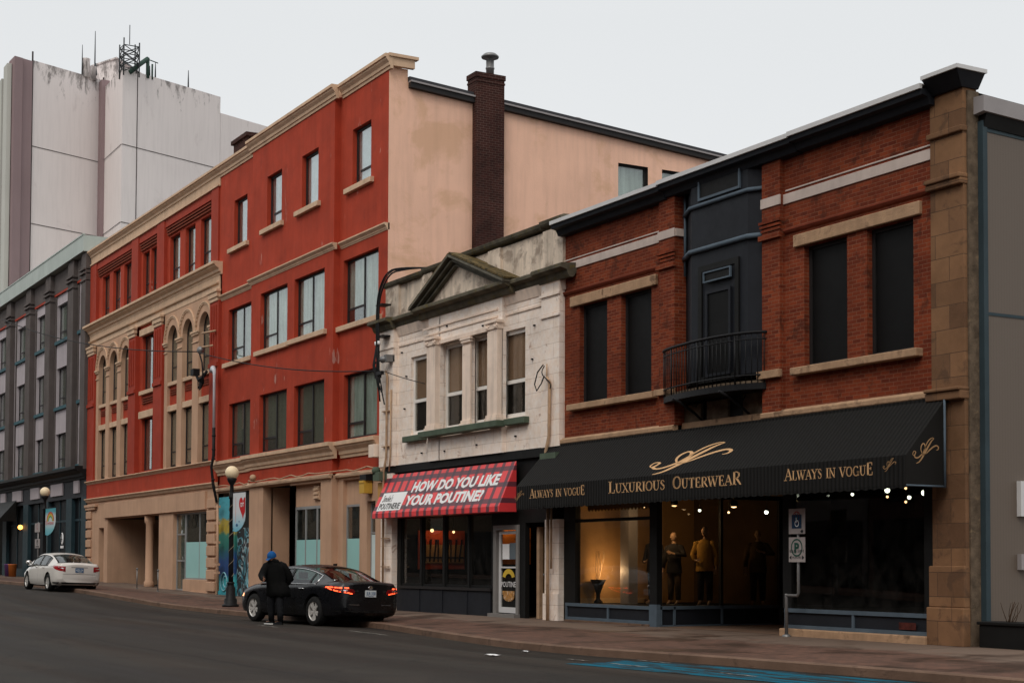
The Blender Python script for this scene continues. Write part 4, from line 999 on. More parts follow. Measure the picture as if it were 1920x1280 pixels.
# shop front
MB().box(-41.0, -31.9, 18.86, 18.95, 3.85, 4.06).build('shop_head', M['black'], W)
m = MB(); m.box(-41.0, -40.25, 18.80, 19.1, -.2, 3.85); m.build('left_pier', M['stonepaint'], W)
sw = [(-40.02, -38.80), (-38.68, -37.42), (-37.30, -36.0), (-35.90, -34.70)]
MB().wall(-40.25, -31.85, -.2, 3.86, 18.97, [(a, b, .69, 2.62) for a, b in sw]+[(-34.55, -33.28, .08, 2.26), (-33.0, -31.95, -.1, 2.3)], .12).build('shop_front', M['black'], W)
for a, b in sw:
    f = MB()
    for p, q, c, d in ((a, a+.05, .69, 2.62), (b-.05, b, .69, 2.62), (a+.05, b-.05, 2.56, 2.62), (a+.05, b-.05, .69, .76)): f.box(p, q, 19.0, 19.06, c, d)
    o = f.build('shop_window', M['black'], W); MB().box(a+.03, b-.03, 19.03, 19.04, .72, 2.6).build('pane', M['shopglass'], o)
m = MB(); m.box(-40.05, -34.66, 18.90, 19.0, .62, .69); m.build('shop_sill', M['wframe'], W)
m = MB(); m.box(-40.2, -34.7, 18.94, 18.97, -.1, .60)
for x in (-38.74, -37.36, -35.95): m.box(x-.02, x+.02, 18.92, 18.94, -.1, .62)
m.build('stall_riser', M['ink'], W)
# door
f = MB()
for p, q, c, d in ((-34.55, -34.40, .08, 2.26), (-33.40, -33.28, .08, 2.26), (-34.40, -33.40, 2.14, 2.26)): f.box(p, q, 18.93, 19.05, c, d)
f.box(-34.6, -33.25, 18.8, 19.1, -.08, .08)
o = f.build('door_frame', plain('grey_door_frame', (.20, .19, .18), .6), W)
f = MB()
for p, q, c, d in ((-34.38, -34.28, .1, 2.12), (-33.50, -33.42, .1, 2.12), (-34.28, -33.50, 2.04, 2.12), (-34.28, -33.50, .1, .24), (-34.28, -33.50, 1.20, 1.24)): f.box(p, q, 19.0, 19.05, c, d)
dd = f.build('door', M['whitemetal'], W); MB().box(-34.3, -33.48, 19.02, 19.03, .2, 2.1).build('pane', M['shopglass'], dd)
MB().box(-34.28, -33.50, 19.075, 19.085, .24, 1.19).build('lower_board', M['void'], dd)
lower = M['void']
m = MB(); m.box(-34.20, -33.86, 19.005, 19.015, 1.42, 1.80); m.build('white_notice', M['white'], dd)
m = MB(); m.box(-33.84, -33.55, 19.005, 19.015, 1.42, 1.82); m.build('grey_notice', plain('grey_notice', (.12, .15, .17), .6), dd)
m = MB(); put_text(m, 'POUTINE', (-34.25, 19.01, .74), (-33.53, 19.01, .74), .13); m.build('lettering', M['white'], dd)
m = MB()
for k in range(9):
    a0, a1 = math.pi*(.08+.84*k/9), math.pi*(.08+.84*(k+1)/9)
    m.add([(-33.89+r*math.cos(a), 19.008, .93+r*math.sin(a)*.8) for r, a in ((.32, a0), (.32, a1), (.17, a1), (.17, a0))], [(0, 1, 2, 3)])
m.build('yellow_emblem', plain('yellow_print', (.62, .42, .05), .6), dd)
m = MB(); m.ball((-33.89, 19.012, .50), .20, 12, sc=(1.45, .02, .62)); m.box(-34.2, -33.6, 19.009, 19.012, .54, .64)
m.build('dish_picture', plain('fries_print', (.40, .20, .06), .6, .5, 14, stain=((.7, .68, .6), .9, 12, .55)), dd)
# second, recessed doorway in dark yellow
m = MB(); m.box(-33.0, -31.95, 19.7, 19.8, -.1, 2.3); m.build('doorway_back', M['void'], W)
m = MB(); m.box(-32.72, -32.0, 19.3, 19.36, -.05, 2.2)
d2 = m.build('side_door', plain('dark_ochre_door', (.075, .045, .018), .6, .2, 3), W)
MB().box(-32.85, -32.72, 19.2, 19.4, -.05, 2.2).build('jamb', M['pipe'], d2)
MB().ball((-32.6, 19.26, 1.05), .035, 8).build('handle', M['steel'], d2)
m = MB(); m.box(-31.86, -31.22, 18.84, 19.15, -.1, 2.35); m.box(-31.88, -31.2, 18.80, 18.84, -.1, .62)
m.build('right_pier', M['stonepaint'], W)
# interior of the snack bar
m = MB()
m.add([(-40.3, 19.1, -.1), (-31.9, 19.1, -.1), (-31.9, 24, -.1), (-40.3, 24, -.1)], [(0, 1, 2, 3)], 1)
m.add([(-40.3, 19.1, 3.0), (-31.9, 19.1, 3.0), (-31.9, 24, 3.0), (-40.3, 24, 3.0)], [(0, 1, 2, 3)], 1)
m.add([(-40.3, 24, -.1), (-31.9, 24, -.1), (-31.9, 24, 3.0), (-40.3, 24, 3.0)], [(0, 1, 2, 3)], 1)
m.add([(-40.28, 19.1, -.1), (-40.28, 24, -.1), (-40.28, 24, 3.0), (-40.28, 19.1, 3.0)], [(0, 1, 2, 3)], 1)
m.add([(-31.92, 19.2, -.1), (-31.92, 24, -.1), (-31.92, 24, 3.0), (-31.92, 19.2, 3.0)], [(0, 1, 2, 3)], 1)
m.build('shop_room', [M['inred'], M['void']], W)
# lit wall partition, a printed band with upright strokes
m = MB(); m.box(-40.27, -40.22, 19.62, 21.1, 1.15, 2.25); m.build('lit_partition', M['inred'], W)
m = MB(); m.box(-40.21, -40.19, 19.75, 21.05, 1.32, 1.85); pn = m.build('lit_panel', M['inwall'], W)
m = MB()
for k in range(9):
    y = 19.8+.135*k; m.add([(-40.18, y, 1.36), (-40.18, y+.05, 1.36), (-40.18, y+.05+.04*(k % 3), 2.0), (-40.18, y+.04*(k % 3), 2.0)], [(0, 1, 2, 3)])
m.box(-40.185, -40.175, 19.75, 21.05, 1.46, 1.50); m.build('upright_stroke', M['void'], pn)
# poster lit inside behind the door
m = MB(); m.box(-35.6, -35.55, 19.75, 20.6, 1.3, 2.25)
m.build('orange_poster', plain('orange_poster', (.75, .24, .03), .7, .3, 4, stain=((.03, .015, .01), .9, 3.2, .55)), W)
# plaid awning
XA, XB = -40.62, -33.22
YT, ZT, YBm, ZB = 18.84, 3.80, 18.36, 2.70
m = MB()
m.add([(XA, YT, ZT), (XB, YT, ZT), (XB, YBm, ZB), (XA, YBm, ZB), (XA, YBm, ZB-.13), (XB, YBm, ZB-.13), (XA, YT, ZB-.13), (XB, YT, ZB-.13)],
      [(0, 3, 2, 1), (3, 4, 5, 2), (0, 6, 4, 3), (1, 2, 5, 7), (4, 6, 7, 5)])
aw = m.build('awning', M['plaid'], W)
up = Vector((0, YT-YBm, ZT-ZB)); upn = up.normalized(); nr = Vector((0, -(ZT-ZB), YT-YBm)).normalized()
def AP(u, v): return Vector((XA+(XB-XA)*u, YBm, ZB))+up*v
m = MB(); HH = up.length
put_text(m, 'HOW DO YOU LIKE', AP(.272, .50), AP(.935, .50), .25*HH, upn, nr, shear=.08, bold=.045)
put_text(m, 'YOUR POUTINE?', AP(.258, .16), AP(.858, .16), .25*HH, upn, nr, shear=.08, bold=.045)
m.build('lettering', M['white'], aw)
m = MB(); q = [AP(.028, .06), AP(.235, .06), AP(.243, .52), AP(.036, .52)]; m.add([p+nr*.004 for p in q], [(0, 1, 2, 3)]); m.build('logo_panel', M['white'], aw)
m = MB(); put_text(m, 'POUTINERIE', AP(.042, .10)+nr*.003, AP(.222, .10)+nr*.003, .15*HH, upn, nr, bold=.015); put_text(m, "Smoke's", AP(.05, .29)+nr*.003, AP(.135, .29)+nr*.003, .17*HH, upn, nr, shear=.35)
m.build('lettering', M['black'], aw)
# pipes and cables on the white front
m = MB(); m.tube([(-40.62, 18.7, .1), (-40.62, 18.7, 3.9), (-40.45, 18.7, 4.3), (-40.43, 18.7, 6.6), (-40.52, 18.7, 6.75)], .035, 8); m.tube([(-40.3, 18.72, 3.9), (-40.22, 18.72, 4.35), (-40.2, 18.72, 6.2)], .025, 8)
for z in (1.2, 2.0, 3.2, 4.6, 5.6): m.box(-40.75, -40.3, 18.69, 18.76, z, z+.03)
m.build('conduit', M['pipe'], W)
m = MB(); m.tube([(-31.52, 18.72, 2.6), (-31.52, 18.72, -.02)], .04, 8); m.tube([(-31.40, 18.74, 2.8), (-31.40, 18.74, 1.2)], .028, 8)
m.tube([(-31.72, 18.78, 3.5), (-31.72, 18.78, 3.95), (-31.58, 18.78, 4.3), (-31.56, 18.78, 5.55), (-31.66, 18.76, 5.68)], .04, 8); m.tube([(-31.69, 18.78, 5.6), (-31.69, 18.78, 6.0)], .02, 6)
m.build('downpipe', M['pipe'], W)
m = MB(); m.tube([(-31.7+.02*k+.16*math.sin(k*.7)*-1, 18.72, 5.95-.07*k) for k in range(9)], .014, 5); m.tube([(-31.72, 18.7, 5.98), (-31.95, 18.68, 5.82), (-32.05, 18.66, 5.55), (-31.95, 18.66, 5.38), (-31.8, 18.7, 5.55), (-31.68, 18.7, 5.7)], .016, 5)
m.build('cable_loop', M['wirem'], W)
m = MB(); m.box(-31.7, -31.0, 18.6, 18.95, 3.72, 3.88); m.build('green_ledge', M['greensill'], W)
m = MB(); m.box(-41.02, -40.6, 18.55, 18.8, 3.65, 3.9); m.lathe(-40.95, 18.62, [(.1, 3.85), (.13, 3.95), (.08, 4.05)], 10)
m.build('junction_box', M['greensill'], W)
m = MB(); m.box(-41.0, -40.7, 18.7, 18.8, 2.7, 3.6); m.build('ochre_board', plain('ochre_paint', (.50, .27, .08), .7), W)

# ================================================================== BRICK SHOP BUILDING
K = thing('brick_building', 'red brick shop building with black boarded windows, black oriel and brown sandstone corner pier', 'building', (-25, 19, 0))
XE = -18.62
m = MB(); m.add([(-31.24, 19.3, 2.9), (-31.24, 40, 2.9), (-31.24, 40, 9.1), (-31.24, 19.3, 9.1)], [(0, 1, 2, 3)]); m.add([(-31.24, 19.3, 9.1), (XE, 19.3, 9.1), (XE, 40, 8.2), (-31.24, 40, 8.2)], [(0, 1, 2, 3)], 1)
m.add([(-31.24, 40, -.3), (XE, 40, -.3), (XE, 40, 8.2), (-31.24, 40, 8.2)], [(0, 1, 2, 3)]); m.build('main_block', [M['brick'], M['roof']], K)
wl_ = [(-30.59, -29.42, 4.96, 7.24), (-28.86, -27.68, 4.96, 7.24)]; wr_ = [(-22.68, -21.5, 4.97, 7.23), (-20.98, -19.83, 4.97, 7.23)]
MB().wall(-31.24, -26.74, 4.2, 9.25, 19, wl_, .3).build('wall', M['brick'], K)
MB().wall(-23.80, -19.34, 4.2, 9.25, 19, wr_, .3).build('wall', M['brick'], K)
m = MB(); m.box(-27.26, -26.70, 18.90, 19.3, 4.2, 9.25); m.box(-23.80, -23.26, 18.90, 19.3, 4.2, 9.25)
for a, b in ((-27.26, -26.70), (-23.80, -23.26)):
    for k in range(3): m.box(a-.02-.012*k, b+.02+.012*k, 18.88-.018*k, 18.9, 7.66+.075*k, 7.71+.075*k)
    m.box(a-.05, b+.05, 18.84, 18.9, 7.5, 7.6)
m.build('pilaster', M['brick'], K, cuts=(-25,))
m = MB()
for a, b in ((-31.24, -27.31), (-23.21, -19.34)): m.prof([(19.01, 7.54), (18.96, 7.56), (18.93, 7.60), (18.93, 7.63), (19.01, 7.66)], a, b)
m.build('brick_ledge', M['brickrib'], K, cuts=(-25,))
m = MB(); m.box(-31.24, -27.26, 18.975, 19.01, 8.13, 8.31); m.box(-27.28, -26.68, 18.875, 18.91, 8.13, 8.31); m.box(-23.82, -23.24, 18.875, 18.91, 8.12, 8.31); m.box(-23.26, -19.34, 18.975, 19.01, 8.12, 8.31)
m.box(-26.70, -26.66, 18.915, 19.195, 8.14, 8.30)
m.build('stone_band', M['band'], K, bevel=.006, cuts=(-25,))
m = MB(); m.box(-31.24, -27.3, 18.985, 19.01, 8.36, 8.385); m.box(-23.2, -19.34, 18.985, 19.01, 8.36, 8.385); m.build('mortar_line', M['band'], K, cuts=(-25,))
for ws, x0, x1 in ((wl_, -30.92, -27.44), (wr_, -22.92, -19.62)):
    MB().box(x0, x1, 18.93, 19.02, 7.24, 7.47).build('lintel', M['lintel'], K, bevel=.015)
    MB().box(x0, x1, 18.84, 19.02, 4.83, 4.97).build('sill', M['lintel'], K, bevel=.015)
    for a, b, c, d in ws:
        f = MB()
        for p, q, e, g in ((a, a+.07, c, d), (b-.07, b, c, d), (a+.07, b-.07, c, c+.07), (a+.07, b-.07, d-.07, d)): f.box(p, q, 19.12, 19.18, e, g)
        o = f.build('window', M['wframe'], K)
        MB().box(a+.06, b-.06, 19.15, 19.17, c+.06, d-.06).build('boarded_pane', M['boarded'], o)
m = MB()
for a, b in ((-31.26, -26.72), (-23.82, -19.36)): m.prof([(19.02, 4.06), (18.90, 4.06), (18.86, 4.10), (18.86, 4.18), (18.95, 4.23), (19.02, 4.23)], a, b)
m.box(-26.72, -23.82, 19.1, 19.22, 4.10, 4.24); m.box(-23.86, -23.20, 18.80, 18.9, 4.84, 4.99); m.box(-27.32, -26.66, 18.80, 18.9, 4.84, 4.97)
m.build('stone_course', M['lintel'], K, bevel=.01, cuts=(-26.65, -23.87))
# oriel recess
MB().wall(-26.74, -23.80, 4.2, 9.25, 19.2, (), .05).build('recess_wall', M['black'], K)
m = MB()
for a, b, c, d in ((-26.68, -26.1, 4.25, 4.6), (-25.9, -25.2, 4.25, 4.62), (-24.7, -23.9, 4.25, 4.8)): m.box(a, b, 19.14, 19.2, c, d)
m.build('patched_stone', M['roughstone'], K, cuts=(-26, -25))
ob = [(-26.66, 19.2), (-26.02, 18.85), (-24.17, 18.85), (-23.55, 19.2)]
m = MB(); m.plan(ob+[(-23.55, 19.25), (-26.66, 19.25)], 5.0, 9.2)
orl = m.build('oriel', M['ink'], K)
def orrail(z, h, o_, mat, name):
    m = MB(); pl = [(-26.74, 19.2), (-26.04, 18.85), (-24.15, 18.85), (-23.5, 19.2)]
    m.tube([(x, y-o_*.5, z) for x, y in pl], h, 8); return m.build(name, M[mat], orl)
orrail(8.57, .045, .05, 'bluegrey', 'moulding'); orrail(7.66, .055, .06, 'bluegrey', 'moulding')
def frame(P, x0, x1, z0, z1, y, w, mat, name='frame', fill=None):
    f = MB(); f.box(x0, x0+w, y-.04, y, z0, z1); f.box(x1-w, x1, y-.04, y, z0, z1); f.box(x0+w, x1-w, y-.04, y, z0, z0+w); f.box(x0+w, x1-w, y-.04, y, z1-w, z1)
    o = f.build(name, M[mat], P)
    if fill: MB().box(x0+w, x1-w, y-.012, y-.002, z0+w, z1-w).build('panel', M[fill], o)
    return o
frame(orl, -25.76, -24.38, 8.66, 9.15, 18.85, .05, 'bluegrey', fill='black')
frame(orl, -25.52, -24.62, 6.95, 7.17, 18.80, .03, 'bluegrey', fill='black')
frame(orl, -25.75, -24.42, 4.95, 7.32, 18.85, .12, 'black', 'door_surround')
frame(orl, -25.48, -24.66, 5.05, 6.78, 18.83, .06, 'ink', 'door', fill='boarded')
m = MB(); m.tube([(-26.62, 19.12, 7.3), (-26.62, 19.12, 9.1)], .03, 8); m.build('downpipe', M['bluegrey'], orl)
# balcony
bl = [(-27.05, 18.98), (-27.0, 18.84), (-26.5, 18.66), (-25.6, 18.52), (-24.8, 18.50), (-24.15, 18.60), (-23.74, 18.80), (-23.66, 18.98)]
def bez(pl, n=5):
    out = []
    for i in range(len(pl)-1):
        p = [Vector(pl[max(i-1, 0)]), Vector(pl[i]), Vector(pl[i+1]), Vector(pl[min(i+2, len(pl)-1)])]
        for k in range(n):
            t = k/n; out.append(.5*((2*p[1])+(-p[0]+p[2])*t+(2*p[0]-5*p[1]+4*p[2]-p[3])*t*t+(-p[0]+3*p[1]-3*p[2]+p[3])*t**3))
    out.append(Vector(pl[-1])); return out
bc = bez(bl)
m = MB(); m.plan([(p.x, p.y) for p in bc]+[(-23.6, 19.2), (-26.95, 19.2)], 4.66, 4.78, 0)
bal = m.build('balcony', M['iron'], K)
m = MB(); m.plan([(p.x*.995-.13, p.y+.03) for p in bc]+[(-23.65, 19.2), (-26.9, 19.2)], 4.78, 4.83); m.build('floor_edge', M['roughstone'], bal)
m = MB(); m.tube([(p.x, p.y, 5.75) for p in bc], .032, 6); m.tube([(p.x, p.y, 5.62) for p in bc], .014, 5); m.tube([(p.x, p.y, 4.93) for p in bc], .018, 5)
m.build('handrail', M['iron'], bal)
m = MB(); tot = 0; acc = []
for a, b in zip(bc, bc[1:]): acc.append((tot, a, b)); tot += (b-a).length
nb = 30
for i in range(nb+1):
    d = tot*i/nb
    for (t0, a, b) in acc:
        l = (b-a).length
        if d <= t0+l+1e-6:
            q = a+(b-a)*((d-t0)/l); m.tube([(q.x, q.y, 4.78), (q.x, q.y, 5.75)], .020 if i in (0, 6, 15, 24, 30) else .010, 5); break
m.build('balusters', M['iron'], bal)
for x in (-26.05, -24.5):
    m = MB(); m.tube([(x, 19.2, 4.2), (x, 18.95, 4.38), (x, 18.6, 4.58), (x, 18.4, 4.66)], .028, 6); m.tube([(x, 19.18, 4.2), (x, 19.18, 4.66)], .025, 6); m.tube([(x, 19.05, 4.62), (x, 18.98, 4.52), (x, 18.88, 4.55), (x, 18.9, 4.62)], .014, 5)
    m.build('bracket', M['iron'], bal)
# roof edge
def edge(a, b, zt, nm='roof_edge'):
    m = MB(); m.box(a, b, 18.60, 18.66, zt-.07, zt, 1); m.box(a, b, 18.60, 19.5, zt, zt+.015, 1)
    m.prof([(18.64, zt-.07), (18.66, zt-.16), (18.78, zt-.18), (18.84, zt-.30), (19.02, zt-.32), (19.02, zt-.01)], a, b, 0)
    return m.build(nm, [M['ink'], M['whitemetal']], K)
edge(-31.30, -26.95, 9.26); edge(-26.95, -22.7, 9.29); edge(-22.7, -19.25, 9.31)
m = MB(); m.box(-19.25, -18.42, 18.62, 18.68, 9.37, 9.42, 1); m.box(-18.47, -18.42, 18.68, 19.3, 9.37, 9.42, 1); m.box(-19.25, -18.42, 18.62, 19.3, 9.42, 9.435, 1)
m.add([(-19.25, 18.65, 9.37), (-18.45, 18.65, 9.37), (-18.45, 19.28, 9.37), (-19.25, 19.28, 9.37), (-19.25, 18.88, 9.14), (-18.58, 18.88, 9.14), (-18.58, 19.26, 9.14), (-19.25, 19.26, 9.14)],
      [(0, 1, 5, 4), (1, 2, 6, 5), (2, 3, 7, 6), (4, 5, 6, 7), (0, 4, 7, 3)], 0)
m.build('pier_cap', [M['ink'], M['whitemetal']], K)
MB().box(-22.9, -22.4, 21, 21.5, 9.0, 9.55).build('roof_hatch', M['ink'], K)
# sandstone pier
m = MB(); m.box(-19.36, XE, 18.94, 19.25, -.2, 9.15)
m.build('stone_pier', M['sand'], K)
m = MB()
for z, h, o_ in ((7.55, .10, .09), (7.65, .08, .13), (8.42, .10, .06), (4.02, .14, .12), (4.16, .06, .16)): m.box(-19.40, XE+.02, 18.94-o_, 19.24, z, z+h)
m.box(-19.44, XE+.01, 18.86, 19.2, -.2, .62); m.box(-19.42, XE+.005, 18.90, 19.2, .62, 1.30)
m.build('pier_moulding', M['sand'], K, bevel=.02, cuts=(1.4, 5, 8.1), ax=2)
m = MB(); m.box(XE-.05, XE+.035, 19.02, 19.27, -.2, 9.1)
m.build('rough_pier_side', M['roughstone'], K)
# side wall with ribbed siding
XS = -18.50
m = MB(); m.add([(XS, 19.33, -.2), (XS, 40, -.2), (XS, 40, 7.9), (XS, 19.33, 8.55)], [(0, 1, 2, 3)]); m.build('side_wall', M['siding'], K)
m = MB(); m.box(XE, XS+.03, 19.24, 19.34, -.2, 8.6); m.box(XS-.02, XS+.012, 19.34, 40, 5.40, 5.45); m.add([(XS+.012, 19.3, 8.43), (XS+.012, 40, 7.80), (XS+.012, 40, 7.88), (XS+.012, 19.3, 8.51)], [(0, 1, 2, 3)])
m.build('siding_trim', plain('dark_blue_trim', (.035, .055, .065), .6), K)
def sl(y): return -(y-19.2)*.045
m = MB(); v = []
for y in (19.15, 40):
    for x, z in ((XE, 8.70), (-18.36, 8.72), (-18.36, 8.98), (XE, 8.99)): v.append((x, y, z+sl(y)))
m.add(v, [(0, 1, 2, 3), (7, 6, 5, 4), (0, 4, 5, 1), (1, 5, 6, 2), (2, 6, 7, 3), (3, 7, 4, 0)]); m.build('side_fascia', M['greymetal'], K)
m = MB(); v = []
for y in (19.26, 40):
    for x, z in ((XE, 8.5), (-18.47, 8.5), (-18.40, 8.72), (XE, 8.72)): v.append((x, y, z+sl(y)))
m.add(v, [(0, 1, 2, 3), (0, 4, 5, 1), (1, 5, 6, 2)]); m.build('side_soffit', M['black'], K)
for z0, z1, mt in ((2.12, 2.70, 'whitemetal'), (1.24, 1.50, 'greymetal')):
    m = MB(); m.box(XS, XS+.09, 19.98, 20.5, z0, z1); tag(m.build('meter_box', M[mt], K), None)
# black ribbed awning
XL, XR, YT2, ZT2, YF, ZF, ZV = -31.75, -18.98, 18.86, 4.03, 18.0, 3.09, 2.60
m = MB()
n = 60
m.add([(XL, YT2, ZT2), (XR, YT2, ZT2), (XR, YF, ZF), (XL, YF, ZF), (XL, YF, ZV), (XR, YF, ZV), (XL, YT2, ZV), (XR, YT2, ZV), (XR, YT2, ZF), (XL, YT2, ZF)],
      [(0, 3, 2, 1), (3, 4, 5, 2), (0, 9, 3), (9, 6, 4, 3), (1, 2, 8), (8, 2, 5, 7)])
m.box(XL, XR, 18.86, 18.96, 3.98, 4.08)
aw = m.build('awning', M['awning'], K)
m = MB()
for k in range(n):
    a = XL+(XR-XL)*k/n; b = XL+(XR-XL)*(k+1)/n; c = (a+b)/2
    m.add([(a, YF+.004, ZV), (b, YF+.004, ZV), (b, YF+.004, ZV-.03), (c, YF+.004, ZV-.055), (a, YF+.004, ZV-.03)], [(0, 1, 2, 3, 4)])
m.build('scalloped_edge', M['awning'], aw)
m = MB(); m.tube([(XR+.01, YT2-.02, ZT2), (XR+.01, YT2-.02, ZV-.02)], .022, 6); m.tube([(XR, YF, ZV), (XR, YT2, ZV)], .018, 6); m.build('awning_frame', M['bluegrey'], aw)
m = MB()
put_text(m, 'ALWAYS IN VOGUE', (-31.13, YF, 2.80), (-28.76, YF, 2.80), .215, glyph=lambda t, s, shear=0, bold=0: serif_mesh(t, big=(14,)))
put_text(m, 'LUXURIOUS', (-27.80, YF, 2.79), (-25.75, YF, 2.79), .25, glyph=serif_mesh)
put_text(m, 'OUTERWEAR', (-25.48, YF, 2.79), (-23.28, YF, 2.79), .25, glyph=lambda t, s, shear=0, bold=0: serif_mesh(t, big=(8,)))
put_text(m, 'ALWAYS IN VOGUE', (-22.05, YF, 2.80), (-19.76, YF, 2.80), .215, glyph=lambda t, s, shear=0, bold=0: serif_mesh(t, big=(14,)))
m.build('lettering', M['gold'], aw)
def script_A(org, ux, uy, nrm, wide=1.0):
    """flourished letter: strokes given in unit box, swelling in the middle"""
    S = [([(.10,-.10),(.24,-.02),(.40,.22),(.58,.55),(.74,.82),(.86,.95)], .035),
         ([(.86,.95),(.80,.97),(.70,.92),(.58,.78),(.46,.52),(.34,.28)], .02),
         ([(.02,.18),(-.04,.26),(.0,.38),(.08,.36),(.05,.26),(.02,.20),(.10,.12),(.22,.16),(.36,.30),(.46,.46),(.48,.62),(.42,.72),(.34,.66),(.30,.50),(.34,.34),(.44,.26),(.56,.34)], .028),
         ([(.34,.24),(.50,.30),(.66,.46),(.82,.60),(.96,.66),(1.04,.60),(1.02,.50),(.95,.48)], .03)]
    m = MB(); org = Vector(org); ux = Vector(ux); uy = Vector(uy); nn = Vector(nrm).normalized()*.007
    for pts, wd in S:
        P = bez(pts, 5); n = len(P); rows_ = []
        for i, p in enumerate(P):
            d = (P[min(i+1, n-1)]-P[max(i-1, 0)]); d = d.normalized() if d.length > 0 else Vector((1, 0)); nv = Vector((-d.y, d.x))*wd*.8*(.35+.9*math.sin(math.pi*i/(n-1)))
            rows_.append([org+ux*(p.x+nv.x)+uy*(p.y+nv.y)+nn, org+ux*(p.x-nv.x)+uy*(p.y-nv.y)+nn])
        m.grid(rows_, sm=False)
    return m
sup = Vector((0, YT2-YF, ZT2-ZF)).normalized(); snr = Vector((0, -(ZT2-ZF), YT2-YF)).normalized()
base = Vector((-26.45, YF, ZF))+sup*.10
script_A(base, (2.3, 0, 0), sup*.72, snr).build('script_emblem', M['gold'], aw)
script_A((-31.80, YF, 2.78), (.40, 0, 0), (0, 0, .22), (0, -1, 0)).build('script_emblem', M['dimgold'], aw)
script_A((-19.50, YF, 2.86), (.28, 0, 0), (0, 0, .20), (0, -1, 0)).build('script_emblem', M['dimgold'], aw)
script_A((XR, 18.16, 3.0), (0, .52, 0), (0, 0, .40), (1, 0, 0)).build('script_emblem', M['dimgold'], aw)
# shop front, display windows and recessed entrance
m = MB()
m.box(-31.22, -30.72, 18.98, 19.12, -.1, 4.0); m.box(-27.72, -27.45, 18.98, 19.12, .42, 4.0); m.box(-30.72, -27.72, 18.98, 19.12, 2.72, 4.0); m.box(-30.72, -27.72, 19.0, 19.08, 2.26, 2.33); m.box(-27.45, -23.15, 18.98, 19.12, 2.80, 4.0)
m.box(-23.30, -23.05, 18.98, 19.12, .5, 4.0); m.box(-23.05, -19.4, 18.98, 19.12, 2.72, 4.0); m.box(-19.6, -19.36, 18.98, 19.12, -.1, 2.72)
m.box(-27.45, -27.37, 19.12, 22.3, 2.72, 2.82); m.box(-27.45, -27.37, 22.2, 22.3, .4, 2.72); m.box(-27.45, -27.37, 20.6, 20.66, .4, 2.72); m.box(-23.23, -23.15, 19.12, 22.3, 2.72, 2.82)
sf = m.build('shop_front', M['black'], K)
for nm, (a, b, c, d, y0, y1) in (('front', (-30.72, -27.72, .42, 2.72, 19.04, 19.05)), ('front', (-23.05, -19.6, .5, 2.72, 19.04, 19.05))):
    MB().box(a, b, y0, y1, c, d).build('pane', M['shopglass'], sf)
MB().box(-27.42, -27.41, 19.12, 22.2, .4, 2.72).build('pane', M['shopglass'], sf); MB().box(-23.20, -23.19, 19.12, 22.2, .4, 2.72).build('pane', M['shopglass'], sf)
def riser(a, b, z0, z1, y, mids, nm='bulkhead'):
    m = MB(); w_ = .055
    m.box(a, b, y-.05, y, z1-w_*1.3, z1); m.box(a, b, y-.05, y, z0, z0+w_*1.2)
    for x in [a, *mids, b-w_]: m.box(x, x+w_, y-.045, y, z0+w_*1.2, z1-w_*1.3)
    o = m.build(nm, M['bluegrey'], K)
    MB().box(a+.01, b-.01, y-.012, y+.08, z0, z1-.005).build('panel', M['ink'], o); return o
riser(-31.08, -27.50, .04, .42, 18.98, (-29.32,)); riser(-23.20, -19.44, .13, .50, 18.98, (-21.35,))
m = MB(); w_ = .05
for y in (19.0, 19.35, 20.6, 22.2): m.box(-27.40, -27.35, y, y+w_, .02, .42)
m.box(-27.40, -27.35, 18.93, 22.25, .36, .43); m.box(-27.40, -27.35, 18.93, 22.25, -.02, .03)
o = m.build('bulkhead', M['bluegrey'], K); MB().box(-27.46, -27.385, 19.0, 22.2, -.02, .40).build('panel', M['ink'], o)
m = MB(); m.box(-27.62, -27.34, 18.90, 19.0, -.05, .46); m.build('corner_post', M['bluegrey'], K)
m = MB(); m.box(-23.2, -19.42, 18.80, 19.0, -.1, .13); m.build('stone_plinth', M['lintel'], K, bevel=.02)
m = MB(); m.box(-31.0, -27.6, 18.86, 19.0, -.1, .04); m.build('stone_plinth', M['kerb'], K)
MB().box(-20.15, -19.75, 18.925, 18.932, .22, .34).build('faded_sticker', plain('faded_red_print', (.07, .016, .012), .7, .5, 12), K)
# display floors, room
m = MB()
m.box(-31.2, -27.46, 19.12, 23.0, .30, .40, 1); m.box(-23.15, -19.4, 19.12, 26.0, .38, .48, 1)
m.add([(-31.2, 19.1, 2.95), (XE, 19.1, 2.95), (XE, 27, 2.95), (-31.2, 27, 2.95)], [(0, 1, 2, 3)], 1)
m.add([(-31.2, 27, -.1), (XE, 27, -.1), (XE, 27, 3), (-31.2, 27, 3)], [(0, 1, 2, 3)], 1)
m.add([(-27.4, 18.98, .0), (-23.2, 18.98, .0), (-23.2, 27, .0), (-27.4, 27, .0)], [(0, 1, 2, 3)], 2)
m.add([(XE-.1, 19.2, -.1), (XE-.1, 27, -.1), (XE-.1, 27, 3), (XE-.1, 19.2, 3)], [(0, 1, 2, 3)], 1)
m.build('shop_room', [M['inwall'], M['void'], M['kerb']], K)
m = MB(); m.add([(-31.21, 19.12, .3), (-31.21, 27, .3), (-31.21, 27, 2.95), (-31.21, 19.12, 2.95)], [(0, 1, 2, 3)]); m.build('shop_side_wall', M['inwall'], K)
MB().box(-31.19, -31.17, 19.12, 21.2, .40, .52).build('skirting', plain('amber_skirting', (.6, .42, .22), .6), K)
m = MB(); m.box(-30.55, -30.2, 20.1, 20.35, .4, 2.95); m.build('inner_column', M['greymetal'], K)
m = MB(); m.box(-31.1, -27.6, 22.6, 22.7, .4, 2.95); m.build('rear_display_panel', plain('brown_display_panel', (.07, .045, .025), .8, .3, 1), K)
m = MB()
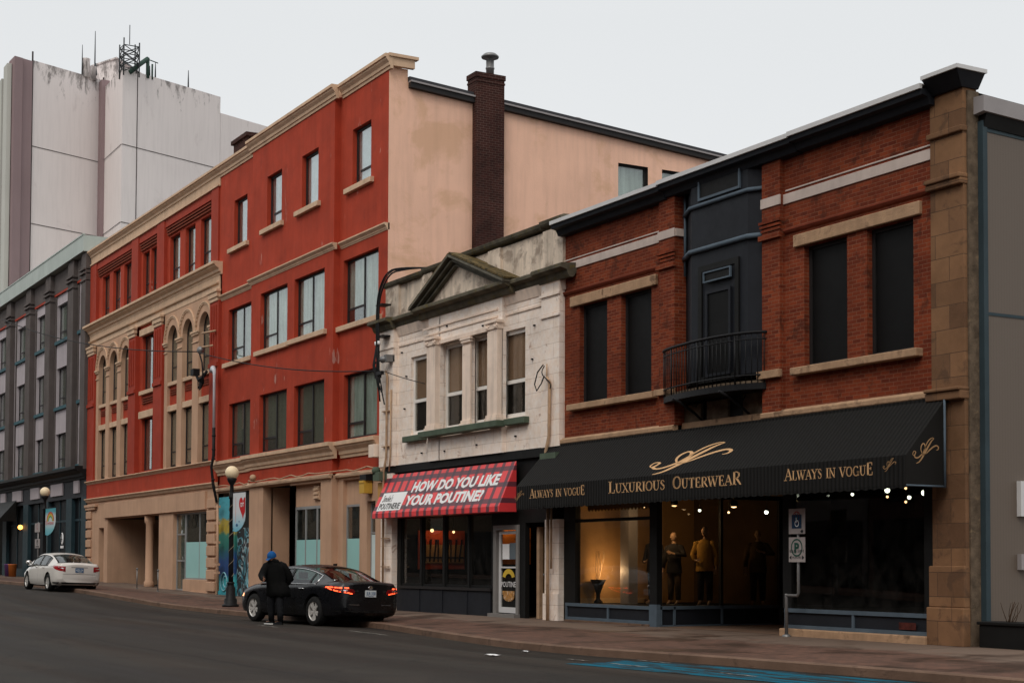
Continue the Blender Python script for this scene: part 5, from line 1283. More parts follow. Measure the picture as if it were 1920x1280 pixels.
for k in range(22): m.add([(-30.7+.136*k, 19.3, 2.72), (-30.7+.136*(k+1), 19.3, 2.72), (-30.7+.136*(k+1), 19.3, 2.56), (-30.7+.136*(k+.5), 19.3, 2.50), (-30.7+.136*k, 19.3, 2.56)], [(0, 1, 2, 3, 4)])
m.build('scalloped_valance', plain('brown_valance', (.22, .12, .06), .8), K)

# ================================================================== TOWER
T = thing('concrete_tower', 'tall windowless pink grey concrete tower with antennas on its roof', 'tower', (-112, 28, 0))
A_ = Vector((-math.cos(R(68.4)), math.sin(R(68.4)))); J_ = Vector((1, -.02)).normalized()
P57 = Vector((-112.41, 24.27)); P190 = Vector((-114.61, 29.84)); P228 = Vector((-108.71, 29.72)); P412 = Vector((-111.97, 37.97)); P20 = Vector((-111.83, 22.80)); Q12 = Vector((-113.42, 22.83)); Q3 = Vector((-115.26, 22.87))
def vwall(m, a, b, z1a, z1b, z0=-1, mi=0): m.add([(a.x, a.y, z0), (b.x, b.y, z0), (b.x, b.y, z1b), (a.x, a.y, z1a)], [(0, 1, 2, 3)], mi)
far = Vector((-40, 5)); B1 = P412+far*.5; B2 = P20+far*.6
m = MB()
def block(pts, z, m, mi=0): m.plan([(p.x, p.y) for p in pts], -1, z, mi)
block([P57, P190, P190+Vector((-25, 2)), P57+Vector((-25, 2))], 36.72, m)
block([P190+Vector((-.0, .02)), P228, P412, P412+Vector((-24, 6)), P190+Vector((-20, 2.02))], 36.02, m)
P600 = P412+A_*14
block([P412+A_*.02, P600, P600+Vector((-20, 3)), P412+Vector((-20, 3))], 34.82, m)
m.build('wall', M['tower'], T)
m = MB()
c1 = P20+(P57-P20)*.42; c2 = P20+(P57-P20)*.50
dn = Vector((A_.y, -A_.x))
if dn.x < 0: dn = -dn
Lf = Vector((-1, .03)); block([P20+dn*.3, c1+dn*.3, c1+Lf*6, P20+Lf*1.2], 36.55, m, 0); block([c2+dn*.12, P57+dn*.12, P57+Lf*4, c2+Lf*4], 36.6, m, 0); block([c1-dn*.15, c2-dn*.15, c2+Lf*3, c1+Lf*3], 36.5, m, 0)
m.build('corner_rib', M['towerdark'], T)
m = MB()
for i, (p, z) in enumerate(((Vector((-112.6, 22.78)), 36.15), (Vector((-114.3, 22.75)), 35.5), (Vector((-116.0, 22.7)), 35.3))):
    m.box(p.x-.75, p.x+.45, p.y-.25, p.y+.05, -1, z)
m.build('pale_fin', plain('pale_green_grey_concrete', (.50, .50, .46), .9, .05, .3), T)
m = MB()
for z in (30.6, 25.1, 19.6):
    for a, b in ((P57, P190), (P228, P412)): q = dn*.03; vwall(m, a+q, b+q, z+.025, z+.025, z-.025)
    a, b = P190, P228; vwall(m, a+Vector((0, -.03)), b+Vector((0, -.03)), z+.025, z+.025, z-.025)
for p, z in ((P57, 37.3), (P190+dn*.05, 36.9)):
    m.tube([(p.x+dn.x*.08, p.y+dn.y*.08, -1), (p.x+dn.x*.08, p.y+dn.y*.08, z)], .06, 4, sm=False)
a = P228+A_*1.3; m.tube([(a.x+.03, a.y-.02, -1), (a.x+.03, a.y-.02, 36.0)], .03, 4)
m.build('joint', M['joint'], T)
m = MB(); m.box(P190.x-.5, P190.x+.9, P190.y-.28, P190.y+.3, -1, 36.5); m.build('drain_rib', M['towerdark'], T)
# roof gear
ph = P228+A_*.4+Vector((-6.2, 1.5))
m = MB(); m.plan([(-118.9, 30.25), (-116.3, 31.3), (-119, 33.8), (-121.4, 32.6)], 35, 39.0); m.plan([(-119.1, 30.1), (-116.1, 31.25), (-119, 34), (-121.7, 32.6)], 39.0, 39.12)
m.build('penthouse', M['tower'], T)
def mast(P, x, y, z0, z1, r=.05, nm='antenna'):
    m = MB(); m.tube([(x, y, z0), (x, y, (z0+z1)/2), (x, y, z1)], [r, r*.8, r*.4], 5); return m.build(nm, M['dksteel'], P)
wa = P57+A_*4.2; mast(T, wa.x, wa.y, 36.7, 38.9); wb = P57+A_*5.3; mast(T, wb.x, wb.y, 36.7, 40.2, .06); mast(T, wb.x+.1, wb.y, 36.9, 37.8, .16, 'antenna_box')
m = MB(); p_ = P57+A_*4.55; m.lathe(p_.x, p_.y, [(.28, 36.6), (.28, 37.9), (.3, 37.95), (.1, 38.0)], 12); p_ = P57+A_*5.1; m.lathe(p_.x, p_.y, [(.28, 36.5), (.28, 37.5)], 12); m.build('vent_cylinder', M['tower'], T)
# lattice mast with a tilted dish arm
lm = P228+A_*.55; s_ = .55; m = MB(); cs = [(lm.x-s_, lm.y-s_), (lm.x+s_, lm.y-s_), (lm.x+s_, lm.y+s_), (lm.x-s_, lm.y+s_)]
for i, (x, y) in enumerate(cs): m.tube([(x, y, 35.4), (x, y, 37.85+.2*(i % 2))], .05, 5)
z = 35.7
while z < 37.4:
    for i in range(4):
        a, b = cs[i], cs[(i+1) % 4]; m.tube([(a[0], a[1], z), (b[0], b[1], z+.62)], .035, 4); m.tube([(b[0], b[1], z), (a[0], a[1], z+.62)], .035, 4); m.tube([(a[0], a[1], z+.62), (b[0], b[1], z+.62)], .035, 4)
    z += .62
lat = m.build('lattice_mast', M['dksteel'], T)
m = MB(); q = lm+A_*1.6; m.tube([(lm.x, lm.y, 35.8), (lm.x*.45+q.x*.55, lm.y*.45+q.y*.55, 36.6), (q.x, q.y, 37.2)], .17, 6); m.tube([(q.x, q.y, 35.8), (q.x, q.y, 37.25)], .13, 6); m.tube([(q.x, q.y, 37.15), (q.x+A_.x*.9, q.y+A_.y*.9, 37.1)], .04, 5)
q2 = lm+A_*2.0; m.tube([(q2.x, q2.y, 35.8), (q2.x, q2.y, 36.9)], .07, 5); m.build('dish_arm', plain('green_steel', (.04, .075, .06), .6), lat)
m = MB(); m.tube([(lm.x, lm.y, 37.8), (lm.x, lm.y, 39.2)], .03, 4); m.build('whip_antenna', M['dksteel'], lat)
for d_, z0, z1 in ((2.4, 36, 36.8), (2.9, 36, 37.2), (5.9, 36, 37.35)):
    p_ = P228+A_*d_; mast(T, p_.x-.2, p_.y, z0, z1, .06)

# ================================================================== unseen buildings over the road, mirrored in the glass, heightened to cut sky light
for i, (x0, x1, h, mt, lab) in enumerate(((-150, -80, 16.0, 'roughstone', 'brown stone building across the road from the grey building'), (-80, -52, 14.0, 'pil', 'grey plastered building across the road from the arched building'), (-52, -30, 12.5, 'dkbrick', 'dark brick building across the road from the snack bar'), (-30, 30, 17.0, 'brickrib', 'unseen red building across the road from the brick shop, heightened to darken it'))):
    O = thing('opposite_building', lab, 'building', ((x0+x1)/2, -9, 0))
    ow = []
    n = int((x1-x0)/3.2); st = (x1-x0)/n
    for fl in range(2):
        for k in range(n): ow.append((x0+st*(k+.25), x0+st*(k+.75), 4.6+2.9*fl-.3*i, 6.4+2.9*fl-.3*i))
    ow = [w for w in ow if w[3] < h-.5]
    m = MB(); y = -9.0
    m.wall(x0+.05, x1-.05, -.5, h, y, ow, -.25)
    m.add([(x0+.05, y-12, h), (x1-.05, y-12, h), (x1-.05, y, h), (x0+.05, y, h), (x0+.05, y-12, -.5), (x1-.05, y-12, -.5), (x1-.05, y, -.5), (x0+.05, y, -.5)], [(0, 1, 2, 3), (0, 4, 5, 1), (1, 5, 6, 2), (0, 3, 7, 4)])
    m.build('wall', M[mt], O)
    for w in ow: MB().box(w[0], w[1], y-.22, y-.2, w[2], w[3]).build('window', M['boarded'], O)
    MB().box(x0+.4, x1-.4, y-.02, y+.05, .3, 3.3).build('shop_front', M['boarded'], O)
m = MB(); m.grid([[(x, -8.9, road_z(x, -6.5)+.16), (x, -6.6, road_z(x, -6.5)+.13), (x, -6.58, road_z(x, -6.5)-.05)] for x in range(-150, 41, 5)]); tag(m.build('far_sidewalk', M['paving']), kind='structure')
# ================================================================== CARS
M['carblack'] = plain('black_car_paint', (.004, .0045, .006), .28, .05, 2, spec=.45, local=True)
M['carwhite'] = plain('white_car_paint', (.66, .63, .59), .35, .03, 2, coat=.6, local=True)
M['carglass'] = glass('car_glass', (.42, .46, .44), 1.65, .01, .02, 0)
M['tyre'] = plain('tyre_rubber', (.014, .014, .014), .85, .1, 8, local=True)
M['alloy'] = plain('alloy_rim', (.72, .70, .67), .35, .06, 6, metal=.4, spec=.5, local=True)
M['chrome'] = plain('chrome', (.75, .75, .75), .15, .02, 6, metal=1, local=True)
M['trimblack'] = plain('black_trim', (.012, .012, .012), .5, .1, 6, local=True)
M['taillit'] = emit('lit_tail_lamp', (1, .10, .03), 3.2)
M['tailred'] = plain('red_lens', (.30, .010, .014), .15, .1, 8, coat=1, local=True)
M['headlit'] = emit('lit_marker_lamp', (1, .42, .2), 2.5)
M['plate'] = plain('white_plate', (.62, .66, .68), .5, .03, 3, local=True)
M['ltblue'] = plain('plate_blue', (.03, .10, .22), .5, .03, 3, local=True)
M['seatx'] = M['tyre']; M['seat'] = plain('dark_seat', (.02, .02, .02), .8, .2, 4, local=True)

def car(name, label, loc, rot, S, paint, lit, group=None, plate='JLR 338', rimstyle=10):
    P = thing(name, label, 'car', loc, group, rot)
    L_, Wd, H, RA, FA, wr = S['L'], S['W'], S['H'], S['ra'], S['fa'], S['wr']
    xr, xf = S['xr'], S['xf']
    st = S['stations']            # x, half width, bottom z, shoulder z, top z
    NS = 34
    def at(x):
        for a, b in zip(st, st[1:]):
            if x <= b[0]+1e-9:
                t = (x-a[0])/(b[0]-a[0]); t = t*t*(3-2*t)*.5+t*.5
                return [a[i]+(b[i]-a[i])*t for i in range(5)]
        return list(st[-1])
    bm = bmesh.new(); rings = []
    xs_ = [xr+(xf-xr)*(.5-.5*math.cos(math.pi*i/NS)) for i in range(NS+1)]
    for x in xs_:
        _, w, zb, sh, top = at(x)
        half = [(0, zb), (w*.72, zb), (w*.93, zb+.05), (w*.985, zb+.16), (w, .46), (w*.995, .62), (w*.985, sh-.12), (w*.965, sh-.04), (w*.93, sh+.0), (w*.86, top-.012), (w*.6, top+.012), (w*.3, top+.026), (0, top+.03)]
        ring = half+[(-y, z) for y, z in half[-2:0:-1]]
        rings.append([bm.verts.new((x, y, z)) for y, z in ring])
    n = len(rings[0])
    for a, b in zip(rings, rings[1:]):
        for k in range(n): bm.faces.new((a[k], b[k], b[(k+1) % n], a[(k+1) % n]))
    bm.faces.new(rings[0]); bm.faces.new(rings[-1][::-1])
    bmesh.ops.recalc_face_normals(bm, faces=bm.faces)
    me = bpy.data.meshes.new('body'); bm.to_mesh(me); bm.free()
    bo = bpy.data.objects.new('body', me); COL.objects.link(bo)
    cuts = []
    for x in (RA, FA):
        c = MB(); nn = 36; r = wr+.055
        c.add([(x+r*math.cos(2*math.pi*k/nn), y, wr+.015+r*math.sin(2*math.pi*k/nn)) for y in (-Wd, Wd) for k in range(nn)],
              [tuple(range(nn)), tuple(range(2*nn-1, nn-1, -1))]+[(k, k+nn, (k+1) % nn+nn, (k+1) % nn) for k in range(nn)])
        co_ = c.build('cutter', [], None); b2 = bmesh.new(); b2.from_mesh(co_.data); bmesh.ops.recalc_face_normals(b2, faces=b2.faces); b2.to_mesh(co_.data); b2.free()
        cuts.append(co_); md = bo.modifiers.new('arch', 'BOOLEAN'); md.operation = 'DIFFERENCE'; md.object = co_; md.solver = 'EXACT'
    dg = bpy.context.evaluated_depsgraph_get(); nm = bpy.data.meshes.new_from_object(bo.evaluated_get(dg))
    bo.modifiers.clear(); bo.data = nm
    for c in cuts: bpy.data.objects.remove(c)
    nm.materials.clear(); nm.materials.append(M[paint]); nm.materials.append(M['trimblack'])
    for p in nm.polygons:
        p.use_smooth = True; p.material_index = 0
        if p.center.z < .24 or (abs(p.normal.y) < .3 and p.center.z < wr*2+.1 and any(abs(math.hypot(p.center.x-x, p.center.z-wr)-(wr+.055)) < .03 for x in (RA, FA))): p.material_index = 1
    try: nm.set_sharp_from_angle(angle=R(38))
    except Exception: pass
    bo.parent = P; OFF[bo.name] = Vector((0, 0, 0))
    tree = BVHTree.FromPolygons([v.co.copy() for v in nm.vertices], [tuple(p.vertices) for p in nm.polygons])
    def cast(o, d):
        h = tree.ray_cast(Vector(o), Vector(d).normalized()); return h[0], h[1]
    def decal(name_, grid_, d, mat, lift=.006, par=None, thick=0):
        """lay a patch on the body: grid of start points, direction d or per-point"""
        m = MB(); rows_ = []
        for row in grid_:
            rr = []
            for q in row:
                (o, dd) = q if isinstance(q[0], (tuple, Vector)) else (q, d)
                h, nv = cast(o, dd)
                if h is None: h = Vector(o)
                rr.append(h-Vector(dd).normalized()*lift)
            rows_.append(rr)
        m.grid(rows_); return m.build(name_, M[mat], par or P)
    # --- greenhouse
    g = S['gh']                   # rail points: x, y, z from cowl to deck ; belt z, belt y
    def rail(x):
        for a, b in zip(g, g[1:]):
            if a[0] >= x >= b[0]-1e-9:
                t = (a[0]-x)/(a[0]-b[0]); return a[1]+(b[1]-a[1])*t, a[2]+(b[2]-a[2])*t
        return g[-1][1], g[-1][2]
    gs = bez([(p[0], p[2]) for p in g], 4); gy = bez([(p[0], p[1]) for p in g], 4)
    RP = [(a.x, b.y, a.y) for a, b in zip(gs, gy)]      # x, y, z along the rail
    xa, xb = S['roof']            # roof between xa (front) and xb (rear)
    def crown(x): return .055 if xb <= x <= xa else .045
    def patch(lo, hi, mat, nm_, lift=0, y_in=0):
        rp = [p for p in RP if hi+1e-6 >= p[0] >= lo-1e-6]
        m = MB(); rows_ = []
        for (x, y, z) in rp:
            y -= y_in
            rows_.append([(x+ (0.10*(1-(q/6)**2) if x > xa else (-.07*(1-(q/6)**2) if x < xb else 0)), y*q/6, z+crown(x)*(1-(q/6)**2)+lift) for q in range(-6, 7)])
        m.grid(rows_); return m.build(nm_, M[mat], P)
    eps = .001
    rr_ = patch(xb, xa, paint, 'roof')
    ws = patch(xa, g[0][0], 'carglass', 'windshield', 0, .03); bl_ = patch(g[-1][0], xb, 'carglass', 'rear_window', 0, .06)
    by, bz = S['belt']
    def beltpt(x):
        _, w, zb, sh, top = at(x); return min(w*.965, by), max(sh-.015, bz)
    # side structure (pillars) and panes: u boundaries
    RS = [p for p in RP]
    for sgn, sd_ in ((1, 'left'), (-1, 'right')):
        wins = S['side']          # list of (x_rear, x_front)
        pm = MB()
        for (x, y, z), (x2, y2, z2) in zip(RS, RS[1:]):
            pass
        def pt(x, v, out=0):
            y, z = RPint(x); yb, zb = beltpt(x); zb = min(zb, z)
            return (x, sgn*(yb+(y-yb)*v+.02*math.sin(math.pi*v)+out), zb+(z-zb)*v)
        def RPint(x):
            for a, b in zip(RP, RP[1:]):
                if a[0]+1e-9 >= x >= b[0]-1e-9:
                    t = (a[0]-x)/max(a[0]-b[0], 1e-9); return a[1]+(b[1]-a[1])*t, a[2]+(b[2]-a[2])*t
            return RP[-1][1], RP[-1][2]
        xs2 = sorted({p[0] for p in RP} | {q for w_ in wins for q in w_} | {q+ (w_[1]-w_[0])*k/6 for w_ in wins for k in range(1, 6) for q in (w_[0],)})
        VB, VT = .06, .86
        for xa_, xb_ in zip(xs2, xs2[1:]):
            mid = (xa_+xb_)/2; inw = next((w_ for w_ in wins if w_[0] <= mid <= w_[1]), None)
            for v0, v1 in ((0, VB), (VB, VT), (VT, 1)):
                if inw and v0 == VB: continue
                pm.add([pt(xa_, v0), pt(xb_, v0), pt(xb_, v1), pt(xa_, v1)], [(0, 1, 2, 3)], 0, True)
        pm.build('side_pillars', M[paint], P)
        for w_ in wins:
            m = MB(); xx = [w_[0]+(w_[1]-w_[0])*k/6 for k in range(7)]
            m.grid([[pt(x, VB+(VT-VB)*q/3, -.012) for q in range(4)] for x in xx])
            so_ = m.build('side_window', M['carglass'], P)
        w0, w1 = wins[0][0], wins[-1][1]
        m = MB(); n_ = 22
        top_ = [pt(w0+(w1-w0)*k/n_, VT+.02, .006) for k in range(n_+1)]; bot_ = [pt(w0+(w1-w0)*k/n_, VB-.02, .008) for k in range(n_+1)]
        tr = S['trim']
        m.tube(bot_+top_[::-1]+bot_[:1], .011, 5); m.build('window_trim', M[tr], P)
        m = MB()
        for (a, b), (c, d) in zip(wins, wins[1:]): m.grid([[pt(x, VB+(VT-VB)*q/3, .004) for q in range(4)] for x in (b-.003, c+.003)])
        m.build('centre_pillar', M['trimblack'], P)
        # door lines, handles, mirror
        for x in S['doors']:
            decal('door_seam', [[(x+dx+.05*math.sin(z*2.2), sgn*1.5, z) for dx in (-.004, .004)] for z in [.30+.06*k for k in range(11)]], (0, -sgn, 0), 'trimblack', .002)
        for x in S['handles']:
            m = MB(); h, nv = cast((x, sgn*1.5, .86), (0, -sgn, 0)); y = h.y
            m.tube([(x-.11, y, .86), (x-.09, y+sgn*.025, .865), (x+.09, y+sgn*.025, .865), (x+.11, y, .86)], .013, 6); m.build('door_handle', M[S['handlemat']], P)
        m = MB(); xm = S['mirror']; yb = beltpt(xm)[0]
        m.ball((xm, sgn*(yb+.14), bz+.10), .1, 12, sc=(.75, 1.1, .75)); m.tube([(xm, sgn*(yb-.02), bz+.03), (xm, sgn*(yb+.1), bz+.07)], .02, 6)
        mo = m.build('wing_mirror', M[paint], P); MB().ball((xm-.035, sgn*(yb+.14), bz+.10), .085, 12, sc=(.6, 1.05, .75)).build('mirror_glass', M['chrome'], mo)
    # wheels
    for x in (RA, FA):
        for sgn in (1, -1):
            yo = S['track']/2*sgn; w2 = .105
            m = MB(); prof_ = [(wr*.66, -w2), (wr*.93, -w2), (wr, -w2*.7), (wr, w2*.7), (wr*.93, w2), (wr*.66, w2)]
            nn = 32; vs = [(x+r*math.cos(2*math.pi*k/nn), yo+yy, wr+r*math.sin(2*math.pi*k/nn)) for r, yy in prof_ for k in range(nn)]
            m.add(vs, [(i*nn+k, i*nn+(k+1) % nn, (i+1)*nn+(k+1) % nn, (i+1)*nn+k) for i in range(5) for k in range(nn)], 0, True)
            m.add([(x+r*math.cos(2*math.pi*k/nn), yo-sgn*.03, wr+r*math.sin(2*math.pi*k/nn)) for r in (.01, wr*.68) for k in range(nn)], [(k, (k+1) % nn, (k+1) % nn+nn, k+nn) for k in range(nn)], 0)
            wo = m.build('wheel', M['tyre'], P)
            m = MB(); yf = yo+sgn*(w2-.012); ri = wr*.68
            vs = [(x+r*math.cos(2*math.pi*k/nn), yf+dy*sgn, wr+r*math.sin(2*math.pi*k/nn)) for r, dy in ((ri, -.10), (ri, 0), (ri*.93, .004), (ri*.90, -.02), (ri*.90, -.10)) for k in range(nn)]
            m.add(vs, [(i*nn+k, i*nn+(k+1) % nn, (i+1)*nn+(k+1) % nn, (i+1)*nn+k) for i in range(4) for k in range(nn)], 0, True)
            for s_ in range(rimstyle):
                a = 2*math.pi*s_/rimstyle+(.13 if s_ % 2 else -.13)*(1 if rimstyle > 6 else 0); da = .055
                q = []
                for r, hw in ((ri*.18, .02), (ri*.92, .026)):
                    cx, cz = r*math.cos(a), r*math.sin(a); tx, tz = -math.sin(a)*hw, math.cos(a)*hw
                    for sg in (1, -1): q.append((x+cx+tx*sg, cz+tz*sg+wr, 0))
                yq = (yf-sgn*.018, yf-sgn*.006)
                v8 = [(q[0][0], yq[0], q[0][1]), (q[1][0], yq[0], q[1][1]), (q[3][0], yq[1], q[3][1]), (q[2][0], yq[1], q[2][1])]
                m.add(v8+[(a_, b_-sgn*.03, c_) for a_, b_, c_ in v8], [(0, 1, 2, 3), (0, 4, 5, 1), (2, 6, 7, 3), (1, 5, 6, 2), (3, 7, 4, 0)])
            m.add([(x+ri*.2*math.cos(2*math.pi*k/12), yf-sgn*.012, wr+ri*.2*math.sin(2*math.pi*k/12)) for k in range(12)], [tuple(range(12))])
            m.build('rim', M['alloy'], wo)
    # inner dark floor of arches
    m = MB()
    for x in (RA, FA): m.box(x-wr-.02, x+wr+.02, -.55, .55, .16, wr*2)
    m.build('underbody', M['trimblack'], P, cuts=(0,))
    # seats seen through the glass
    for x in S['seats']:
        for y in (-.36, .36):
            m = MB(); m.box(x-.07, x+.07, y-.24, y+.24, bz-.25, bz+.12); m.box(x-.05, x+.05, y-.12, y+.12, bz+.14, bz+.30); m.build('seat', M['seat'], P, bevel=.03)
    return P, decal, cast, at

def corner(xr, hw, s, z, r=.45):
    """start point and inward direction walking round the rear corner; s<0 along the side, s>0 across the tail (per side sign applied later)"""
    return None

SED = dict(L=4.87, W=1.85, H=1.47, ra=-1.40, fa=1.45, wr=.345, xr=-2.44, xf=2.43, track=1.60,
    stations=[(-2.44, .66, .34, .92, .99), (-2.38, .80, .27, .96, 1.035), (-2.15, .885, .22, .985, 1.055), (-1.5, .925, .19, .985, 1.03), (-.6, .925, .18, .96, .99), (.3, .925, .18, .945, .975), (1.0, .925, .19, .925, .965), (1.5, .915, .20, .88, .945), (2.0, .87, .20, .80, .86), (2.3, .76, .21, .68, .74), (2.43, .58, .27, .56, .62)],
    gh=[(1.30, .76, .955), (.95, .73, 1.13), (.45, .66, 1.34), (.0, .625, 1.395), (-.5, .615, 1.385), (-1.0, .61, 1.32), (-1.45, .62, 1.20), (-1.95, .66, 1.045)],
    roof=(.45, -.95), belt=(.875, .955), side=[(-1.42, -1.16), (-1.10, -.22), (-.14, .78)], trim='chrome', doors=(-.20, -1.05, .92), handles=(-.85, .12), handlemat='chrome', mirror=.72, seats=(-.95, .0))
YAWC = 9.0
rl = Vector((-34.44, 14.08, 0))        # contact of near rear tyre
hd = R(180+YAWC); dirx = Vector((math.cos(hd), math.sin(hd), 0)); diry = Vector((-math.sin(hd), math.cos(hd), 0))
org = rl-dirx*SED['ra']-diry*(SED['track']/2+.08)
def carrot(h, org, dx, dy):
    f = Vector((math.cos(h), math.sin(h), 0)); l = Vector((-math.sin(h), math.cos(h), 0))
    zf = road_z(*(org+f*1.4).xy)-road_z(*(org-f*1.4).xy); zl = road_z(*(org+l*.8).xy)-road_z(*(org-l*.8).xy)
    xa = Vector((f.x*2.8, f.y*2.8, zf)).normalized(); ya = Vector((l.x*1.6, l.y*1.6, zl)); ya = (ya-xa*ya.dot(xa)).normalized(); za = xa.cross(ya)
    return Matrix((xa, ya, za)).transposed().to_euler()
c1, decal, cast, at = car('parked_car', 'black sedan with lit red tail lamps beside the person in a blue cap', (org.x, org.y, road_z(org.x, org.y)), carrot(hd, org, 1, 1), SED, 'carblack', True)
# tail lamps: wrap from the flank onto the tail
def tail(decal, P, sgn, zlo, zhi, s0, s1, mat, nm='tail_light', n=12, xr=-2.44, zlo1=None, zhi1=None, hw=.9):
    rows_ = []
    for k in range(n+1):
        s = s0+(s1-s0)*k/n                       # s<0 distance along side from corner, s>0 across the tail
        if s <= 0: o = Vector((xr+.12-s, sgn*(hw+.5), 0)); d = Vector((0, -sgn, 0))
        else: o = Vector((xr-.6, sgn*(hw-.10-s), 0)); d = Vector((1, 0, 0))
        if -.08 < s < .10:
            t = (s+.08)/.18; o = Vector((xr+.15-.75*t, sgn*(hw+.45-.2*t), 0)); d = (Vector((xr+.14, sgn*(hw-.16), 0))-o); d = Vector((0, -sgn, 0)).lerp(Vector((1, 0, 0)), t)
            tgt = Vector((xr+.20-.16*t, sgn*(hw-.04-.10*t), 0)); o = tgt-d.normalized()*.6
        f = k/n; a = zlo+((zlo1 if zlo1 is not None else zlo)-zlo)*f; b = zhi+((zhi1 if zhi1 is not None else zhi)-zhi)*f
        rows_.append([((o.x, o.y, a+(b-a)*q/2), tuple(d.normalized())) for q in range(3)])
    return decal(nm, rows_, None, mat, .008, P)
for sgn in (1, -1):
    base_ = tail(decal, c1, sgn, .90, .915, -.50, .36, 'tailred', zlo1=.78, zhi1=.86)
    tail(decal, c1, sgn, .865, .965, -.28, .34, 'tailred', zlo1=.77, zhi1=.875)
    tail(decal, base_, sgn, .925, .935, -.42, .20, 'taillit', 'lit_band', zlo1=.885, zhi1=.925)
    tail(decal, base_, sgn, .895, .925, -.42, .30, 'taillit', 'lit_band', zlo1=.765, zhi1=.795)
    tail(decal, base_, sgn, .85, .87, -.10, .46, 'chrome', 'chrome_bar', zlo1=.835, zhi1=.855)
    tail(decal, c1, sgn, .90, .93, -.44, -.30, 'taillit', 'lit_band')
    tail(decal, c1, sgn, .52, .535, .22, .50, 'chrome', 'bumper_trim')
tail(decal, c1, 1, .36, .39, -.2, .9, 'trimblack', 'bumper_seam'); tail(decal, c1, -1, .36, .39, -.2, .8, 'trimblack', 'bumper_seam')
def plate_(decal, cast, P, z, txt, mat, cmat, w=.30, h=.155, xr=-2.44, dy=0):
    hgt, nv = cast((-4, dy, z), (1, 0, 0)); x = hgt.x-.012
    m = MB(); m.box(x-.004, x+.012, dy-w/2, dy+w/2, z-h/2, z+h/2); o = m.build('number_plate', M[mat], P)
    m = MB(); put_text(m, txt, (x-.006, dy+w*.42, z-h*.20), (x-.006, dy-w*.42, z-h*.20), h*.5, (0, 0, 1), (-1, 0, 0), bold=.01); m.box(x-.0065, x-.005, dy-w*.25, dy+w*.2, z-h*.40, z-h*.33); m.build('plate_letters', M[cmat], o)
plate_(decal, cast, c1, .79, 'JLR 338', 'plate', 'ltblue')
m = MB(); h_, _ = cast((-4, 0, .93), (1, 0, 0)); m.ball((h_.x-.002, 0, .93), .055, 12, sc=(.15, 1.2, .7)); m.build('badge', M['chrome'], c1)
decal('trunk_seam', [[(-4, y, z) for z in (.675, .685)] for y in [-.62+.124*k for k in range(11)]], (1, 0, 0), 'trimblack', .003)
for sgn in (1, -1):
    decal('head_light', [[((3.2, sgn*(.55+.04*k), .60+.03*q), (-1, 0, 0)) for q in range(4)] for k in range(6)], None, 'headlit' if sgn == 1 else 'chrome', .006)
    decal('side_marker', [[(2.02+.05*k, sgn*1.6, .62+.04*q) for q in range(3)] for k in range(5)], (0, -sgn, 0), 'headlit', .006)
m = MB(); m.box(-.92, -.80, -.02, .02, 1.43, 1.475); m.add([(-.80, -.015, 1.44), (-.80, .015, 1.44), (-.99, 0, 1.50)], [(0, 1, 2)]); m.build('roof_antenna', M['carblack'], c1)

COMP = dict(L=4.5, W=1.755, H=1.43, ra=-1.28, fa=1.39, wr=.32, xr=-2.24, xf=2.26, track=1.52,
    stations=[(-2.24, .62, .36, .88, .97), (-2.17, .77, .28, .93, 1.03), (-1.95, .85, .21, .95, 1.05), (-1.3, .878, .18, .94, 1.01), (-.5, .878, .17, .91, .96), (.4, .878, .17, .885, .93), (1.0, .875, .18, .85, .91), (1.5, .86, .19, .78, .86), (1.95, .80, .19, .68, .76), (2.2, .64, .22, .56, .64), (2.26, .5, .28, .5, .56)],
    gh=[(1.42, .74, .90), (1.0, .71, 1.10), (.45, .64, 1.30), (.0, .60, 1.365), (-.5, .59, 1.355), (-.95, .59, 1.29), (-1.35, .61, 1.18), (-1.75, .65, 1.06)],
    roof=(.40, -.85), belt=(.835, .925), side=[(-1.12, -.92), (-.86, -.16), (-.08, .80)], trim='trimblack', doors=(-.12, -.9, .90), handles=(-.70, .18), handlemat='carwhite', mirror=.78, seats=(-.8, .1))
rl2 = Vector((-58.2, 13.42, 0)); hd2 = R(180+3.5); fx = Vector((math.cos(hd2), math.sin(hd2), 0)); fy = Vector((-math.sin(hd2), math.cos(hd2), 0))
org2 = rl2-fx*COMP['ra']-fy*(COMP['track']/2+.08)
c2_, decal2, cast2, at2 = car('parked_car', 'white sedan parked far down the kerb before the grey building', (org2.x, org2.y, road_z(org2.x, org2.y)), carrot(hd2, org2, 1, 1), COMP, 'carwhite', False, rimstyle=7)
for sgn in (1, -1):
    tail(decal2, c2_, sgn, .90, .96, -.34, .24, 'tailred', xr=-2.24, hw=.85, zlo1=.74, zhi1=.93)
    tail(decal2, c2_, sgn, .84, .90, -.16, .20, 'tailred', xr=-2.24, hw=.85, zlo1=.74, zhi1=.90)
    tail(decal2, c2_, sgn, .85, .88, .02, .16, 'chrome', 'reverse_lens', xr=-2.24, hw=.85)
plate_(decal2, cast2, c2_, .80, 'HZK 354', 'ltblue', 'plate', xr=-2.24)
decal2('trunk_seam', [[(-4, y, z) for z in (.655, .665)] for y in [-.6+.12*k for k in range(11)]], (1, 0, 0), 'trimblack', .003)
decal2('trunk_trim', [[(-4, y, z) for z in (.895, .91)] for y in [-.3+.1*k for k in range(7)]], (1, 0, 0), 'trimblack', .006)
tail(decal2, c2_, 1, .30, .36, -.3, .8, 'trimblack', 'bumper_vent', xr=-2.24, hw=.85); tail(decal2, c2_, -1, .30, .36, -.3, .8, 'trimblack', 'bumper_vent', xr=-2.24, hw=.85)

